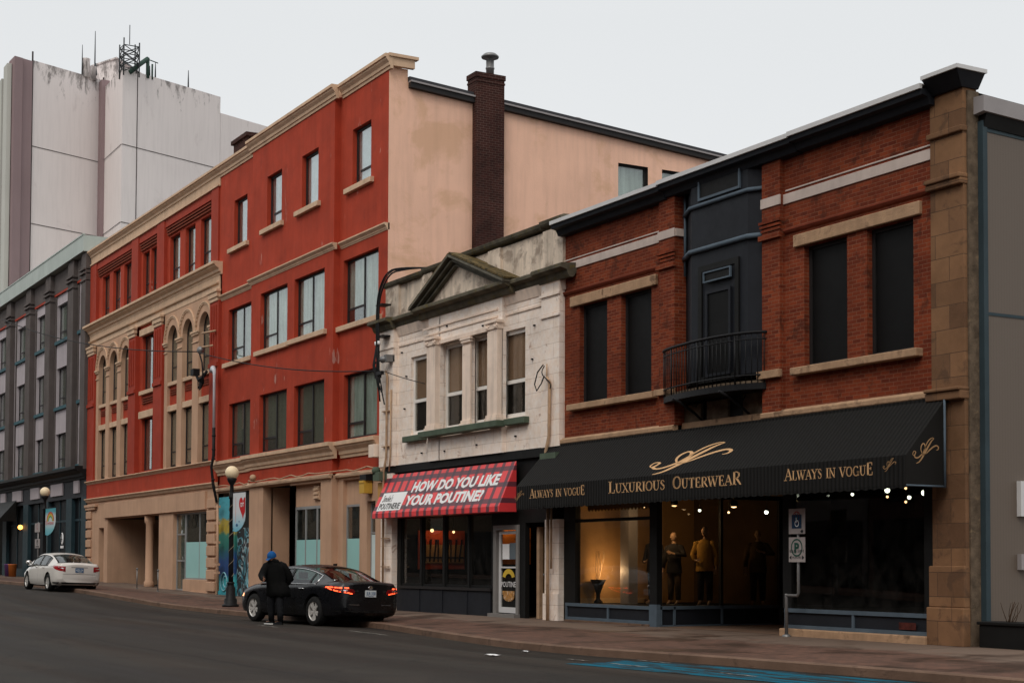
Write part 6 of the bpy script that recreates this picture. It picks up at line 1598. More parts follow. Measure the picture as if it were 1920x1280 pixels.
# ================================================================== FIGURES
def skin_mesh(nodes, edges, root=0, sub=2):
    """continuous surface grown over a skeleton: nodes (x,y,z,rx,ry)"""
    me = bpy.data.meshes.new('figure'); me.from_pydata([n[:3] for n in nodes], edges, [])
    o = bpy.data.objects.new('figure', me); COL.objects.link(o)
    o.modifiers.new('skin', 'SKIN')
    sk = me.skin_vertices[0].data
    for i, n in enumerate(nodes): sk[i].radius = (n[3], n[4] if len(n) > 4 else n[3]); sk[i].use_root = (i == root)
    s = o.modifiers.new('sub', 'SUBSURF'); s.levels = sub; s.render_levels = sub
    dg = bpy.context.evaluated_depsgraph_get(); nm = bpy.data.meshes.new_from_object(o.evaluated_get(dg))
    bpy.data.objects.remove(o); return nm
def put_mesh(nm, name, mat, P):
    for p in nm.polygons: p.use_smooth = True
    nm.materials.clear(); nm.materials.append(mat); nm.name = name
    o = bpy.data.objects.new(name, nm); COL.objects.link(o); o.parent = P; OFF[o.name] = Vector((0, 0, 0)); return o
def chain(nodes, edges, start, pts):
    i = start
    for p in pts: nodes.append(p); edges.append((i, len(nodes)-1)); i = len(nodes)-1
    return i
def hand_nodes(nodes, edges, wrist, wpos, d, side, curl=.5):
    """palm and five fingers growing from the wrist along direction d; `side` points to the thumb"""
    d = Vector(d).normalized(); side = Vector(side).normalized(); nrm = d.cross(side).normalized(); w = Vector(wpos)
    pm = w+d*.05; nodes.append((*pm, .018, .036)); edges.append((wrist, len(nodes)-1)); pi = len(nodes)-1
    for k, (off, ln) in enumerate(((.030, .070), (.010, .080), (-.010, .074), (-.030, .058))):
        b = w+d*.095+side*off; a1 = b+d*ln*.45+nrm*ln*.22*curl; a2 = a1+d*ln*.3*(1-curl*.6)+nrm*ln*.4*curl
        chain(nodes, edges, pi, [(*b, .0095, .0095), (*a1, .0085, .0085), (*a2, .007, .007)])
    b = w+d*.035+side*.042; a = b+d*.035+side*.025+nrm*.01; chain(nodes, edges, pi, [(*b, .011, .011), (*a, .0085, .0085), (*(a+d*.025+nrm*.01), .0075, .0075)])

def head(P, c, face, r, skinm, hairm=None, name='head', cap=None):
    """head with face turned to `face`; returns mesh builder objects"""
    c = Vector(c); f = Vector(face).normalized(); up = Vector((0, 0, 1)); s = f.cross(up).normalized(); up = s.cross(f)
    m = MB(); n, h = 20, 16; vs = []
    for i in range(h+1):
        t = math.pi*i/h
        for k in range(n):
            a = 2*math.pi*k/n
            x, y, z = math.sin(t)*math.cos(a), math.sin(t)*math.sin(a), math.cos(t)
            jaw = 1-.28*max(-z, 0)**1.2
            fx_ = x*.98*jaw+(.05*max(-z, 0) if x > 0 else -.02*max(-z, 0)); sy = y*.78*jaw
            if x > .8: fx_ += .05*math.exp(-((z+.05)/.22)**2)*(1-abs(y)*2)                  # brow to nose
            q = c+(f*fx_+s*sy+up*z*1.22)*r
            vs.append(q)
    m.add(vs, [(i*n+k, (i+1)*n+k, (i+1)*n+(k+1) % n, i*n+(k+1) % n) for i in range(h) for k in range(n)], 0, True)
    # nose, ears, lips, eyes
    nb = c+f*r*.98; m.add([nb+up*r*.18, nb+s*r*.15-up*r*.22, nb-s*r*.15-up*r*.22, nb+f*r*.24-up*r*.16], [(0, 1, 3), (0, 3, 2), (1, 2, 3)], 0, True)
    for sg in (1, -1): m.ball(c+s*sg*r*.79-up*r*.05-f*r*.05, r*.22, 8, sc=(.5, .5, 1))
    hd_ = m.build(name, skinm, P)
    e_ = MB()
    for sg in (1, -1): e_.ball(c+f*r*.86+s*sg*r*.30+up*r*.08, r*.10, 8)
    e_.box(*[v for v in (0, 0, 0, 0, 0, 0)]) if False else None
    e_.build('eyes', M['void'], hd_)
    l_ = MB(); l_.ball(c+f*r*.93-up*r*.50, r*.13, 8, sc=(1, 1, .35)); l_.build('lips', plain('lip', (.25, .08, .06), .5), hd_)
    return hd_

M['skin'] = plain('skin', (.38, .19, .12), .6, .1, 20, local=True)
M['coat'] = plain('black_padded_coat', (.005, .005, .005), .9, .3, 6, bump=.3, local=True, spec=.15)
M['jeans'] = plain('dark_trousers', (.007, .0075, .009), .85, .2, 8, local=True)
M['cap'] = plain('blue_cap', (.008, .085, .27), .75, .12, 14, local=True)
M['rubber'] = plain('white_sole', (.6, .6, .58), .6)
# person, local frame: x towards the car (image right), y away from the camera, z up; standing height about 1.72 before stooping
px, py = -35.14, 13.38
LOS = math.atan2(py, -px)
PR = thing('person', 'person in a black jacket and blue cap leaning to the black sedan', 'person', (px, py, road_z(px, py)), None, (0, 0, R(180-21.5-90)+math.pi))
# local +x = right in the picture, local +y = away from the viewer
nodes = [(0, 0, .93, .15, .12)]; edges = []
ch_ = chain(nodes, edges, 0, [(-.02, .01, 1.08, .14, .11), (-.02, .03, 1.24, .17, .12), (0, .06, 1.37, .16, .10), (.03, .09, 1.45, .06, .06), (.045, .11, 1.51, .055, .055)])
for sg, knee, foot in ((-1, (-.13, .10, .50), (-.14, .20, .09)), (1, (.08, -.02, .50), (.07, -.02, .09))):
    h0 = chain(nodes, edges, 0, [(sg*.09, .01, .86, .095), (knee[0], knee[1], knee[2], .062), (foot[0], foot[1], foot[2]+.12, .045), (foot[0], foot[1], foot[2], .042), (foot[0]+.07, foot[1]-.06, .045, .036, .03), (foot[0]+.13, foot[1]-.10, .035, .03, .024)])
top_i = 3
aR = chain(nodes, edges, 3, [(.17, .08, 1.36, .065), (.28, .16, 1.16, .047), (.24, .42, 1.06, .036), (.24, .52, 1.06, .026)])
hand_nodes(nodes, edges, aR, (.24, .52, 1.06), (0, 1, -.1), (0, 0, 1), .4)
aL = chain(nodes, edges, 3, [(-.17, .04, 1.36, .065), (-.34, -.04, 1.06, .047), (-.14, -.20, .84, .036), (-.06, -.22, .78, .026)])
hand_nodes(nodes, edges, aL, (-.06, -.22, .78), (1, -.1, -.6), (0, -.2, 1), .8)
put_mesh(skin_mesh(nodes, edges), 'body', M['skin'], PR)
# coat: stacked rings (centre x, half width, half depth, z) flaring to a long hem
rings = [(.055, .055, .06, 1.50, .11), (.04, .13, .10, 1.46, .10), (.02, .22, .14, 1.38, .07), (.0, .245, .165, 1.25, .04), (-.02, .25, .18, 1.12, .02), (-.035, .235, .175, 1.0, .0), (-.07, .26, .19, .90, .0), (-.09, .28, .20, .78, .0), (-.10, .28, .20, .66, .0), (-.10, .20, .15, .65, .0)]
m = MB(); nn = 28; rows_ = []
for cx, hw, hdp, z, cy in rings:
    rows_.append([(cx+hw*math.cos(2*math.pi*k/nn)*(1+.05*math.sin(5*k+z*3)*(1.5-z)), cy+hdp*math.sin(2*math.pi*k/nn)*(1+.06*math.sin(3*k+z*5)*(1.5-z)), z+.015*math.sin(k*1.3)) for k in range(nn+1)])
m.grid(rows_); m.build('coat', M['coat'], PR)
def sleeve(pts, P, nm='sleeve'):
    m = MB(); m.tube([p[:3] for p in pts], [p[3] for p in pts], 12); return m.build(nm, M['coat'], P)
sleeve([(.10, .08, 1.40, .10), (.19, .09, 1.36, .105), (.25, .13, 1.26, .095), (.30, .17, 1.15, .09), (.28, .28, 1.09, .075), (.25, .40, 1.06, .055), (.245, .46, 1.06, .05)], PR)
sleeve([(-.10, .05, 1.40, .10), (-.19, .03, 1.36, .105), (-.29, .0, 1.22, .10), (-.36, -.04, 1.07, .09), (-.27, -.13, .95, .075), (-.16, -.19, .86, .055), (-.10, -.215, .81, .05)], PR)
m = MB(); m.tube([(-.10, .08, 1.42), (-.05, .12, 1.47), (.04, .15, 1.50), (.12, .12, 1.47), (.15, .07, 1.42)], [.05, .06, .06, .06, .045], 10); m.build('hood', M['coat'], PR)
for fx_, fy_, in ((-.14, .20), (.07, -.02)):
    m = MB(); m.tube([((-.1 if fx_ < 0 else .05), .01, .86), ((-.12 if fx_ < 0 else .085), fy_*.5, .50), (fx_, fy_, .27), (fx_, fy_, .085)], [.125, .095, .078, .068], 14); m.build('trouser_leg', M['jeans'], PR)
    m = MB()
    pr = [(-.055, .0), (-.04, .05), (.03, .052), (.10, .045), (.15, .03), (.165, .0)]
    rows_ = []
    for t, w_ in ((-.06, .035), (-.02, .042), (.05, .045), (.11, .045), (.16, .036), (.18, .015)):
        ht = .10-.35*max(t, 0); rows_.append([(fx_+t*.85+yy*.5*w_/.045, fy_-t*.55+yy*.85*w_/.045, zz) for yy, zz in ((-.045, .025), (-.045, ht*.6), (-.02, ht), (.02, ht), (.045, ht*.6), (.045, .025))])
    m.grid(rows_); sh_ = m.build('shoe', M['jeans'], PR)
    m = MB(); rows2 = [[(fx_+t*.85+yy*.5, fy_-t*.55+yy*.85, zz) for yy, zz in ((-w_, .0), (-w_, .024), (w_, .024), (w_, .0))] for t, w_ in ((-.07, .03), (-.02, .048), (.05, .05), (.12, .05), (.17, .04), (.19, .02))]
    m.grid(rows2); m.build('sole', M['rubber'] if fx_ > 0 else M['jeans'], sh_)
hh = head(PR, (.075, .14, 1.585), (.75, .6, -.28), .098, M['skin'])
m = MB(); c = Vector((.072, .135, 1.60)); nn = 18
f = Vector((.75, .6, -.28)).normalized(); s_ = f.cross(Vector((0, 0, 1))).normalized(); u_ = s_.cross(f)
rows_ = [[c+(f*math.sin(t)*math.cos(2*math.pi*k/nn)*1.06+s_*math.sin(t)*math.sin(2*math.pi*k/nn)*.92+u_*math.cos(t)*1.14)*.11 for k in range(nn+1)] for t in [math.pi*.58*i/8 for i in range(9)]]
m.grid(rows_)
m.grid([[c+f*(.085+.03*j)*(1-.0*j)+s_*.082*q*(1-.13*j)+u_*(-.005-.012*j-.012*q*q) for q in (-1, -.6, -.2, .2, .6, 1)] for j in range(4)]); m.ball(c+u_*.127, .01, 8)
m.build('cap', M['cap'], PR)

# mannequins in the display window
M['mskin'] = plain('mannequin_skin', (.50, .32, .20), .45, .05, 9)
def mannequin(loc, rz, top, bottom, label, pose=0, hat=False, h=1.0):
    P = thing('mannequin', label, 'mannequin', loc, 'mannequins in the outerwear shop window', (0, 0, rz)); P.scale = (h, h, h)
    nodes = [(0, 0, .95, .13, .10)]; edges = []
    chain(nodes, edges, 0, [(0, .0, 1.10, .115, .09), (0, -.01, 1.27, .145, .10), (0, 0, 1.42, .13, .08), (0, -.01, 1.50, .05), (0, -.02, 1.57, .05)])
    for sg in (-1, 1):
        chain(nodes, edges, 0, [(sg*.09, 0, .86, .085), (sg*.10, -.02*sg, .50, .055), (sg*.11, .01, .13, .038), (sg*.115, -.08, .045, .036, .028), (sg*.12, -.16, .03, .028, .02)])
    arms = {0: (((.19, 0, 1.40, .055), (.27, .03, 1.13, .042), (.30, -.08, .90, .032), (.30, -.11, .84, .022)), ((-.19, 0, 1.40, .055), (-.30, .02, 1.15, .042), (-.20, -.14, 1.02, .032), (-.15, -.17, 1.02, .022))),
            1: (((.19, 0, 1.40, .055), (.34, -.05, 1.22, .042), (.16, -.2, 1.24, .032), (.1, -.22, 1.26, .022)), ((-.19, 0, 1.40, .055), (-.28, .02, 1.15, .042), (-.28, -.08, .90, .032), (-.28, -.1, .84, .022)))}[pose]
    for ar in arms:
        e = chain(nodes, edges, 3, list(ar)); d = Vector(ar[3][:3])-Vector(ar[2][:3])
        hand_nodes(nodes, edges, e, ar[3][:3], d, d.orthogonal(), .4)
    put_mesh(skin_mesh(nodes, edges, sub=1), 'body', M['mskin'], P)
    head(P, (0, -.03, 1.665), (0, -1, 0), .092, M['mskin'])
    m = MB(); nn = 20; rows_ = []
    for hw, hd2_, z in ((.075, .07, 1.50), (.19, .10, 1.44), (.215, .12, 1.36), (.19, .125, 1.2), (.185, .125, 1.05), (.205, .14, .9), (.215, .15, .78)):
        rows_.append([(hw*math.cos(2*math.pi*k/nn), hd2_*math.sin(2*math.pi*k/nn)-.005, z) for k in range(nn+1)])
    m.grid(rows_); tp = m.build('jacket', top, P)
    for ar in arms:
        m = MB(); m.tube([(ar[0][0]*.7, 0, 1.41)]+[q[:3] for q in ar[:3]], [.075, .08, .065, .048], 12); m.build('sleeve', top, P)
    for sg in (-1, 1):
        m = MB(); m.tube([(sg*.085, 0, .88), (sg*.10, 0, .5), (sg*.11, .01, .12)], [.11, .08, .065], 12); m.build('trouser_leg', bottom, P)
    m = MB(); m.lathe(0, 0, [(.2, .0), (.2, .012), (.03, .02)], 20); m.build('base', M['steel'], P)
    return P
mm_y = plain('mustard_knit', (.50, .28, .06), .9, .1, 20, bump=.4, local=True); mm_d = plain('dark_wool', (.03, .028, .028), .9, .2, 10, local=True); mm_b = plain('brown_tweed', (.10, .065, .035), .9, .2, 18, local=True)
mannequin((-28.35, 20.9, .40), R(35), mm_y, mm_d, 'mannequin in a mustard jumper with one hand on its hip behind the entrance glass', 0, h=.98)
mannequin((-29.1, 20.6, .40), R(20), mm_d, mm_b, 'mannequin in dark clothes with forearm raised beside the mustard jumper mannequin', 1, h=.92)
mannequin((-28.0, 22.1, .40), R(50), mm_b, mm_d, 'mannequin in brown tweed standing deepest inside the shop', 1, h=.95)
mannequin((-29.9, 20.6, .40), R(10), mm_d, mm_d, 'mannequin in a dark coat standing beside the pale inner column', 0, h=.95)
# vase with dry branches
V = thing('vase', 'flared dark vase holding pale dry branches in the display window', 'vase', (-30.95, 19.75, .40))
MB().lathe(-30.95, 19.75, [(.10, .40), (.11, .43), (.045, .50), (.05, .62), (.12, .82), (.19, .95), (.17, .95), (.03, .7)], 18).build('body', M['iron'], V)
m = MB(); br = plain('pale_branch', (.75, .55, .35), .8)
for k in range(7):
    a = random.uniform(-.35, .35); pts = [Vector((-30.95, 19.75, .9))]
    for j in range(6): pts.append(pts[-1]+Vector((a*.08+random.uniform(-.04, .04), random.uniform(-.04, .04), .12)))
    m.tube(pts, [.010, .009, .008, .007, .006, .005, .004], 5)
m.build('branches', br, V)

# ================================================================== STREET LAMPS, BANNERS, SIGNS
def lamp_parts(P, tall):
    m = MB(); m.lathe(0, 0, [(.25, 0), (.25, .06), (.19, .08), (.19, .22), (.15, .26), (.14, .55), (.10, .62), (.10, .68), (.12, .70), (.09, .74)], 16); m.build('base', M['iron'], P)
    m = MB(); m.lathe(0, 0, [(.075, .70), (.072, 1.4), (.062, 3.2), (.085, 3.22), (.085, 3.28), (.06, 3.32), (.055, 3.62), (.12, 3.72), (.15, 3.80), (.13, 3.83)], 14); m.build('pole', M['iron'], P)
    m = MB(); m.ball((0, 0, tall), .205, 24); m.build('globe', M['globe'], P)
lp1 = thing('street_lamp', 'black street lamp with cream globe beside the sea mural and black sedan', 'street lamp', (-45.0, 15.75, walk_z(-45.0, 15.75)), 'globe street lamps along the kerb')
OFF[lp1.name] = Vector((0, 0, 0)); lamp_parts(lp1, 3.99)
lp2 = lp1.copy(); COL.objects.link(lp2); lp2.location = (-66.4, 15.15, walk_z(-66.4, 15.15)); lp2['label'] = 'black street lamp with cream globe behind the white sedan by the grey building'
for ch in [o for o in bpy.data.objects if o.parent == lp1]:
    c = ch.copy(); COL.objects.link(c); c.parent = lp2
    if 'globe' in ch.name: c.location.z -= .20
    if 'pole' in ch.name: c.scale.z = .95
m = MB(); z0 = lp1.location.z
pts = []
for k in range(60):
    a = k*.62; pts.append((-45.0+.078*math.cos(a), 15.75+.078*math.sin(a), z0+.9+k*.042))
m.tube(pts, .008, 4); g_ = m.build('light_string', plain('pale_rope', (.35, .28, .2), .8), lp1); g_.location = -Vector(lp1.location)
def banner(nm, lab, x0, x1, y, zt, zc, zb, mat, deco):
    P = thing(nm, lab, 'banner', (x0, y, zb), 'banners hanging from the street lamps')
    m = MB(); poly = [(x0, zt), (x1, zt), (x1, zc)]
    for k in range(1, 7):
        t = k/6; poly.append((x1-(x1-x0)*(1-math.cos(t*math.pi/2)), zc-(zc-zb)*math.sin(t*math.pi/2)))
    m.prism(poly[:-1]+[(x0, zb+.05)], y-.006, y+.006); b = m.build('cloth', mat, P)
    m = MB(); m.tube([(x0-.12, y, zt+.02), (x1+.02, y, zt+.02)], .016, 6); m.tube([(x0-.12, y, zb+.12), (x0+.05, y, zb+.12)], .014, 6); m.build('rod', M['iron'], P)
    deco(b, y-.012); return P
def grad(nm, stops, z0, z1):
    m, nt, b, L = newmat(nm); p = pos(nt); s = nt.nodes.new('ShaderNodeSeparateXYZ'); L(p, s.inputs[0]); r = nt.nodes.new('ShaderNodeMapRange'); r.inputs[1].default_value = z0; r.inputs[2].default_value = z1
    L(s.outputs[2], r.inputs[0]); L(ramp(nt, r.outputs[0], stops), b.inputs['Base Color']); b.inputs['Roughness'].default_value = .6; return m
bm1 = grad('white_blue_banner', [(0, (.10, .45, .62, 1)), (.3, (.45, .62, .70, 1)), (.5, (.68, .70, .72, 1)), (1, (.66, .68, .70, 1))], 2.2, 3.4)
def deco1(b, y):
    m = MB(); cx, cz, r = -43.98, 2.96, .33
    pts = []
    for k in range(28):
        t = 2*math.pi*k/28; pts.append((cx+r*.068*16*math.sin(t)**3*.95, cz+r*.068*(13*math.cos(t)-5*math.cos(2*t)-2*math.cos(3*t)-math.cos(4*t))))
    pts = [(min(px_, -43.79), pz) for px_, pz in pts]
    m.add([(a, y, c) for a, c in pts], [tuple(range(28))]); h = m.build('heart_emblem', plain('banner_red', (.55, .015, .02), .6), b)
    m = MB(); put_text(m, 'DT', (-44.15, y-.004, 2.95), (-43.88, y-.004, 2.95), .12, bold=.03); m.build('lettering', M['white'], h)
    m = MB(); m.box(-44.62, -44.60, y, y+.004, 2.5, 3.25); m.build('fine_print', plain('pale_red', (.6, .3, .3), .6), b)
    m = MB(); m.ball((-44.5, y, 2.42), .09, 10, sc=(1, .05, .5)); m.ball((-44.3, y, 2.52), .03, 8, sc=(1, .1, 1)); m.build('small_picture', plain('banner_ink', (.05, .15, .3), .6), b)
banner('banner', 'white and blue banner with red heart reading DT on the lamp near the sea mural', -44.86, -43.80, 15.75, 3.37, 2.66, 2.20, bm1, deco1)
bm2 = grad('teal_white_banner', [(0, (.10, .42, .50, 1)), (.22, (.20, .50, .55, 1)), (.45, (.60, .66, .68, 1)), (.72, (.55, .62, .64, 1)), (.88, (.06, .32, .38, 1)), (1, (.06, .32, .38, 1))], 2.4, 3.5)
def deco2(b, y):
    for k, (cl_, nm) in enumerate((((.55, .06, .04), 'red_arc'), ((.62, .30, .04), 'orange_arc'), ((.55, .50, .08), 'yellow_arc'), ((.05, .30, .12), 'green_arc'))):
        m = MB(); r1 = .62-.09*k; r0 = r1-.08; n = 12
        m.grid([[(-65.35+r*math.cos(math.pi*i/n)*1.05, y, 2.98+r*math.sin(math.pi*i/n)*.62) for r in (r0, r1)] for i in range(n+1)], sm=False); m.build(nm, plain(nm, cl_, .6), b)
    m = MB(); put_text(m, 'Downtown', (-66.1, y-.004, 2.84), (-64.75, y-.004, 2.84), .16); m.build('lettering', plain('banner_red_text', (.55, .03, .03), .6), b)
banner('banner', 'teal and white rainbow banner on the far lamp behind the white sedan', -66.22, -64.5, 15.15, 3.50, 2.95, 2.38, bm2, deco2)
# parking signs on posts
def sign_board(P, x0, x1, y, z0, z1, nm, fn, cy=None):
    b = MB(); b.box(x0, x1, y-.008, y+.004, z0, z1); o = b.build(nm, M['signwhite'], P); fn(o, x0, x1, y-.012, z0, z1); return o
M['signwhite'] = plain('dull_white_sign', (.36, .32, .31), .5, .1, 5); M['signgreen'] = plain('sign_green', (.015, .07, .05), .5); M['signred'] = plain('sign_red', (.30, .03, .03), .5); M['signblue'] = plain('sign_blue', (.012, .045, .10), .5)
def ring(m, cx, cz, r, w, y, n=28): m.grid([[(cx+rr*math.cos(2*math.pi*i/n), y, cz+rr*math.sin(2*math.pi*i/n)) for rr in (r-w, r)] for i in range(n+1)], sm=False)
def f_access(o, x0, x1, y, z0, z1):
    cx = (x0+x1)/2; w = x1-x0
    m = MB(); ring(m, cx, z1-.26*w-.04, .24*w, .04*w, y); m.box(cx-.10*w, cx-.06*w, y, y+.003, z1-.40*w-.02, z1-.14*w-.02); m.box(cx+.05*w, cx+.09*w, y, y+.003, z1-.40*w-.02, z1-.14*w-.02); m.box(cx-.1*w, cx+.09*w, y+.0005, y+.003, z1-.30*w, z1-.26*w); m.build('prohibition_ring', M['signred'], o)
    m = MB(); m.box(cx-.3*w, cx+.3*w, y, y+.003, z0+.22*w, z0+.78*w); b = m.build('blue_square', M['signblue'], o)
    m = MB(); ring(m, cx+.02*w, z0+.42*w, .13*w, .03*w, y-.003); m.box(cx-.03*w, cx, y-.004, y-.002, z0+.45*w, z0+.66*w); m.box(cx-.02*w, cx+.1*w, y-.004, y-.002, z0+.52*w, z0+.55*w); m.build('wheelchair_symbol', M['white'], b)
    m = MB(); m.add([(cx+.22*w, y, z0+.10*w), (cx+.34*w, y, z0+.18*w), (cx+.34*w, y, z0+.02*w), (cx+.42*w, y, z0+.10*w)], [(0, 1, 3, 2)]); m.build('arrow', M['ink'], o)
def f_park(o, x0, x1, y, z0, z1):
    cx = (x0+x1)/2; w = x1-x0
    m = MB(); ring(m, cx, z1-.42*w, .36*w, .06*w, y); put_text(m, 'P', (cx-.14*w, y+.004, z1-.62*w), (cx+.16*w, y+.004, z1-.62*w), .40*w, bold=.04); m.build('parking_symbol', M['signgreen'], o)
    m = MB(); put_text(m, '2 h', (cx-.12*w, y+.004, z0+.56*w), (cx+.12*w, y+.004, z0+.56*w), .09*w); put_text(m, '8AM-5PM', (cx-.44*w, y+.004, z0+.38*w), (cx+.44*w, y+.004, z0+.38*w), .12*w); put_text(m, 'MON-FRI', (cx-.28*w, y+.004, z0+.13*w), (cx+.28*w, y+.004, z0+.13*w), .10*w)
    for sg in (1, -1): m.add([(cx+sg*.47*w, y, z0+.18*w), (cx+sg*.33*w, y, z0+.27*w), (cx+sg*.33*w, y, z0+.09*w)], [(0, 1, 2)])
    m.build('lettering', M['ink'], o)
SP = thing('parking_sign', 'grey jogged post with blue accessible sign above a green P sign', 'parking sign', (-22.73, 18.6, 0))
m = MB(); m.tube([(-22.73, 18.6, -.05), (-22.73, 18.6, .76), (-22.73, 18.6, .78)], .032, 8); m.tube([(-22.73, 18.6, .75), (-22.42, 18.6, .75), (-22.385, 18.6, .80), (-22.385, 18.6, 2.30)], .028, 8); m.lathe(-22.73, 18.6, [(.08, -.06), (.08, .02), (.04, .04)], 10)
m.build('post', M['steel'], SP)
sign_board(SP, -22.60, -22.15, 18.56, 1.87, 2.33, 'accessible_sign', f_access); sign_board(SP, -22.60, -22.15, 18.56, 1.36, 1.81, 'parking_hours_sign', f_park)
SP2 = thing('parking_sign', 'two small white parking signs on a thin post left of the rainbow banner', 'parking sign', (-67.9, 15.2, .4))
m = MB(); m.tube([(-67.9, 15.24, .35), (-67.9, 15.24, 3.0)], .03, 8); m.build('post', M['steel'], SP2)
sign_board(SP2, -68.35, -67.45, 15.2, 2.57, 2.95, 'prohibition_sign', lambda o, a, b, y, c, d: (lambda m: (ring(m, (a+b)/2, d-.15, .12, .03, y), m.build('red_ring', M['signred'], o)))(MB()))
sign_board(SP2, -68.30, -67.42, 15.2, 1.90, 2.28, 'parking_hours_sign', lambda o, a, b, y, c, d: (lambda m: (ring(m, (a+b)/2, d-.14, .12, .03, y), put_text(m, 'P', ((a+b)/2-.1, y+.004, d-.2), ((a+b)/2+.1, y+.004, d-.2), .13), m.box(a+.15, b-.15, y, y+.003, c+.04, c+.08), m.build('symbol', M['ink'], o)))(MB()))
# thin stand pipes outside the tan building
for x, y, lab in ((-60.6, 17.4, 'thin grey standpipe on the sidewalk before the wide tan recess'), (-57.5, 17.3, 'thin grey standpipe on the sidewalk before the tan pier')):
    z = walk_z(x, y); m = MB(); m.tube([(x, y, z), (x, y, z+.75)], .022, 8); m.lathe(x, y, [(.05, z), (.05, z+.03)], 8); m.ball((x, y, z+.78), .045, 8); tag(m.build('standpipe', M['steel'], at=(x, y, z)), lab, 'standpipe')
# overhead wires
def wire(pts, r, nm, lab, sag=.2):
    m = MB(); P = [Vector(p) for p in pts]; out = []
    for a, b in zip(P, P[1:]):
        for k in range(12):
            t = k/12; q = a.lerp(b, t); q.z -= sag*4*t*(1-t); out.append(q)
    out.append(P[-1]); m.tube(out, r, 5); return tag(m.build('overhead_wire', M['wirem'], at=tuple(P[0])), lab, 'wire', None)
wire([(-92.5, 18.5, 15.2), (-56.6, 18.4, 9.15)], .022, 'w', 'thin wire crossing the grey building to the arched red building', .5)
wire([(-56.4, 18.4, 9.1), (-40.5, 18.5, 6.75)], .018, 'w', 'thin wire crossing the plain red building front to the cable bundle', .25)
wire([(-40.2, 18.5, 6.70), (-38.0, 18.7, 6.15)], .012, 'w', 'short thin wire from the cable bundle over white stone', .02)
# service head with thick cables on the white building
CB = thing('cable_bundle', 'thick black looping cables where the white building meets red render', 'cables', (-40.5, 18.5, 7))
m = MB()
for dx, r in ((0, .024), (.15, .024), (.07, .014)):
    m.tube([(q.x, 18.5 if q.x < -39.6 else 18.5+(q.x+39.6)*.65, q.y) for q in bez([(-38.7+dx, 9.44), (-39.4+dx, 9.50-dx*.3), (-40.1+dx, 9.42-dx*.6), (-40.55+dx, 9.05-dx*.5), (-40.72+dx, 8.5), (-40.72+dx, 7.6), (-40.70+dx, 7.2), (-40.62+dx*.5, 6.8), (-40.5, 6.4+dx)], 5)], r, 8)
m.build('thick_cable', M['wirem'], CB)
m = MB()
for k in range(9):
    a = random.uniform(-.25, .25); b = random.uniform(-.25, .25)
    m.tube([(-40.65+a*.3, 18.48, 7.5-random.random()*.5), (-40.6+a, 18.42, 6.95+b*.5), (-40.45+b*.7, 18.45, 6.6+a*.5), (-40.3+a*.4, 18.45, 6.2-random.random()*.4)], .014, 5)
m.tube([(-40.3, 18.45, 6.3), (-40.15, 18.45, 5.95), (-40.05, 18.45, 5.75)], .02, 5)
m.build('loose_cable', M['wirem'], CB)
m = MB(); m.ball((-40.38, 18.55, 7.06), .13, 12, sc=(1.1, .8, .8)); m.box(-40.35, -40.15, 18.55, 18.8, 6.98, 7.18); m.build('service_box', M['steel'], CB)
m = MB(); m.box(-40.72, -40.5, 18.44, 18.56, 6.55, 6.68); m.box(-40.55, -40.25, 18.42, 18.52, 6.62, 6.72); m.box(-40.8, -40.4, 18.5, 18.8, 8.62, 8.66); m.box(-40.8, -40.35, 18.5, 18.8, 7.72, 7.76); m.build('clamp', M['iron'], CB, cuts=(7.0, 8.2), ax=2)
m = MB(); m.tube([(-40.76, 18.5, 7.5), (-40.76, 18.5, 7.6)], .045, 6); m.tube([(-40.56, 18.5, 7.5), (-40.56, 18.5, 7.6)], .045, 6); m.build('white_tie', M['white'], CB)
# conduit and service head on the arched building corner
CP = thing('service_conduit', 'white and black conduit with hooded top running down between arched and plain red buildings', 'conduit', (-55.6, 18.6, 3))
m = MB(); m.tube([(-55.45, 18.6, 8.30), (-55.33, 18.6, 8.40), (-55.20, 18.6, 8.30), (-55.18, 18.6, 8.1), (-55.17, 18.6, 6.2)], [.10, .11, .07, .052, .052], 10); m.build('white_conduit', M['whitepipe'], CP)
m = MB(); m.tube([(-55.17, 18.6, 6.22), (-55.16, 18.6, 5.2), (-55.25, 18.55, 4.8), (-55.2, 18.6, 4.2), (-55.05, 18.7, 3.5)], [.062, .058, .05, .055, .05], 8)
for z in (5.9, 5.4, 5.05, 4.3): m.tube([(-55.17, 18.6, z), (-55.17, 18.6, z+.05)], .075, 8)
m.build('black_conduit', M['wirem'], CP)
m = MB(); m.tube([(-55.1, 18.75, 3.5), (-55.1, 18.8, .3)], .045, 6)
for z in (.9, 1.2, 2.0, 2.7, 3.3): m.box(-55.5, -55.05, 18.75, 18.85, z, z+.09)
m.build('lower_pipe', M['tan'], CP)
CH = thing('wire_bracket', 'grey ball insulator and black bracket with tangled wires on the arched building', 'service head', (-56.4, 18.6, 8.8))
m = MB(); m.ball((-56.5, 18.5, 9.2), .17, 12, sc=(1, .8, .9)); m.build('insulator', M['steel'], CH)
m = MB(); m.tube([(-56.5, 18.5, 9.3), (-55.7, 18.7, 9.3)], .035, 6); m.tube([(-56.6, 18.6, 9.85), (-55.7, 18.8, 9.85)], .04, 6); m.build('bracket_arm', M['pipe'], CH)
m = MB(); m.box(-57.2, -56.85, 18.35, 18.6, 8.3, 8.55); m.tube([(-57.1, 18.5, 8.45), (-56.7, 18.5, 8.1), (-56.2, 18.5, 8.15), (-55.9, 18.55, 8.35)], .06, 6)
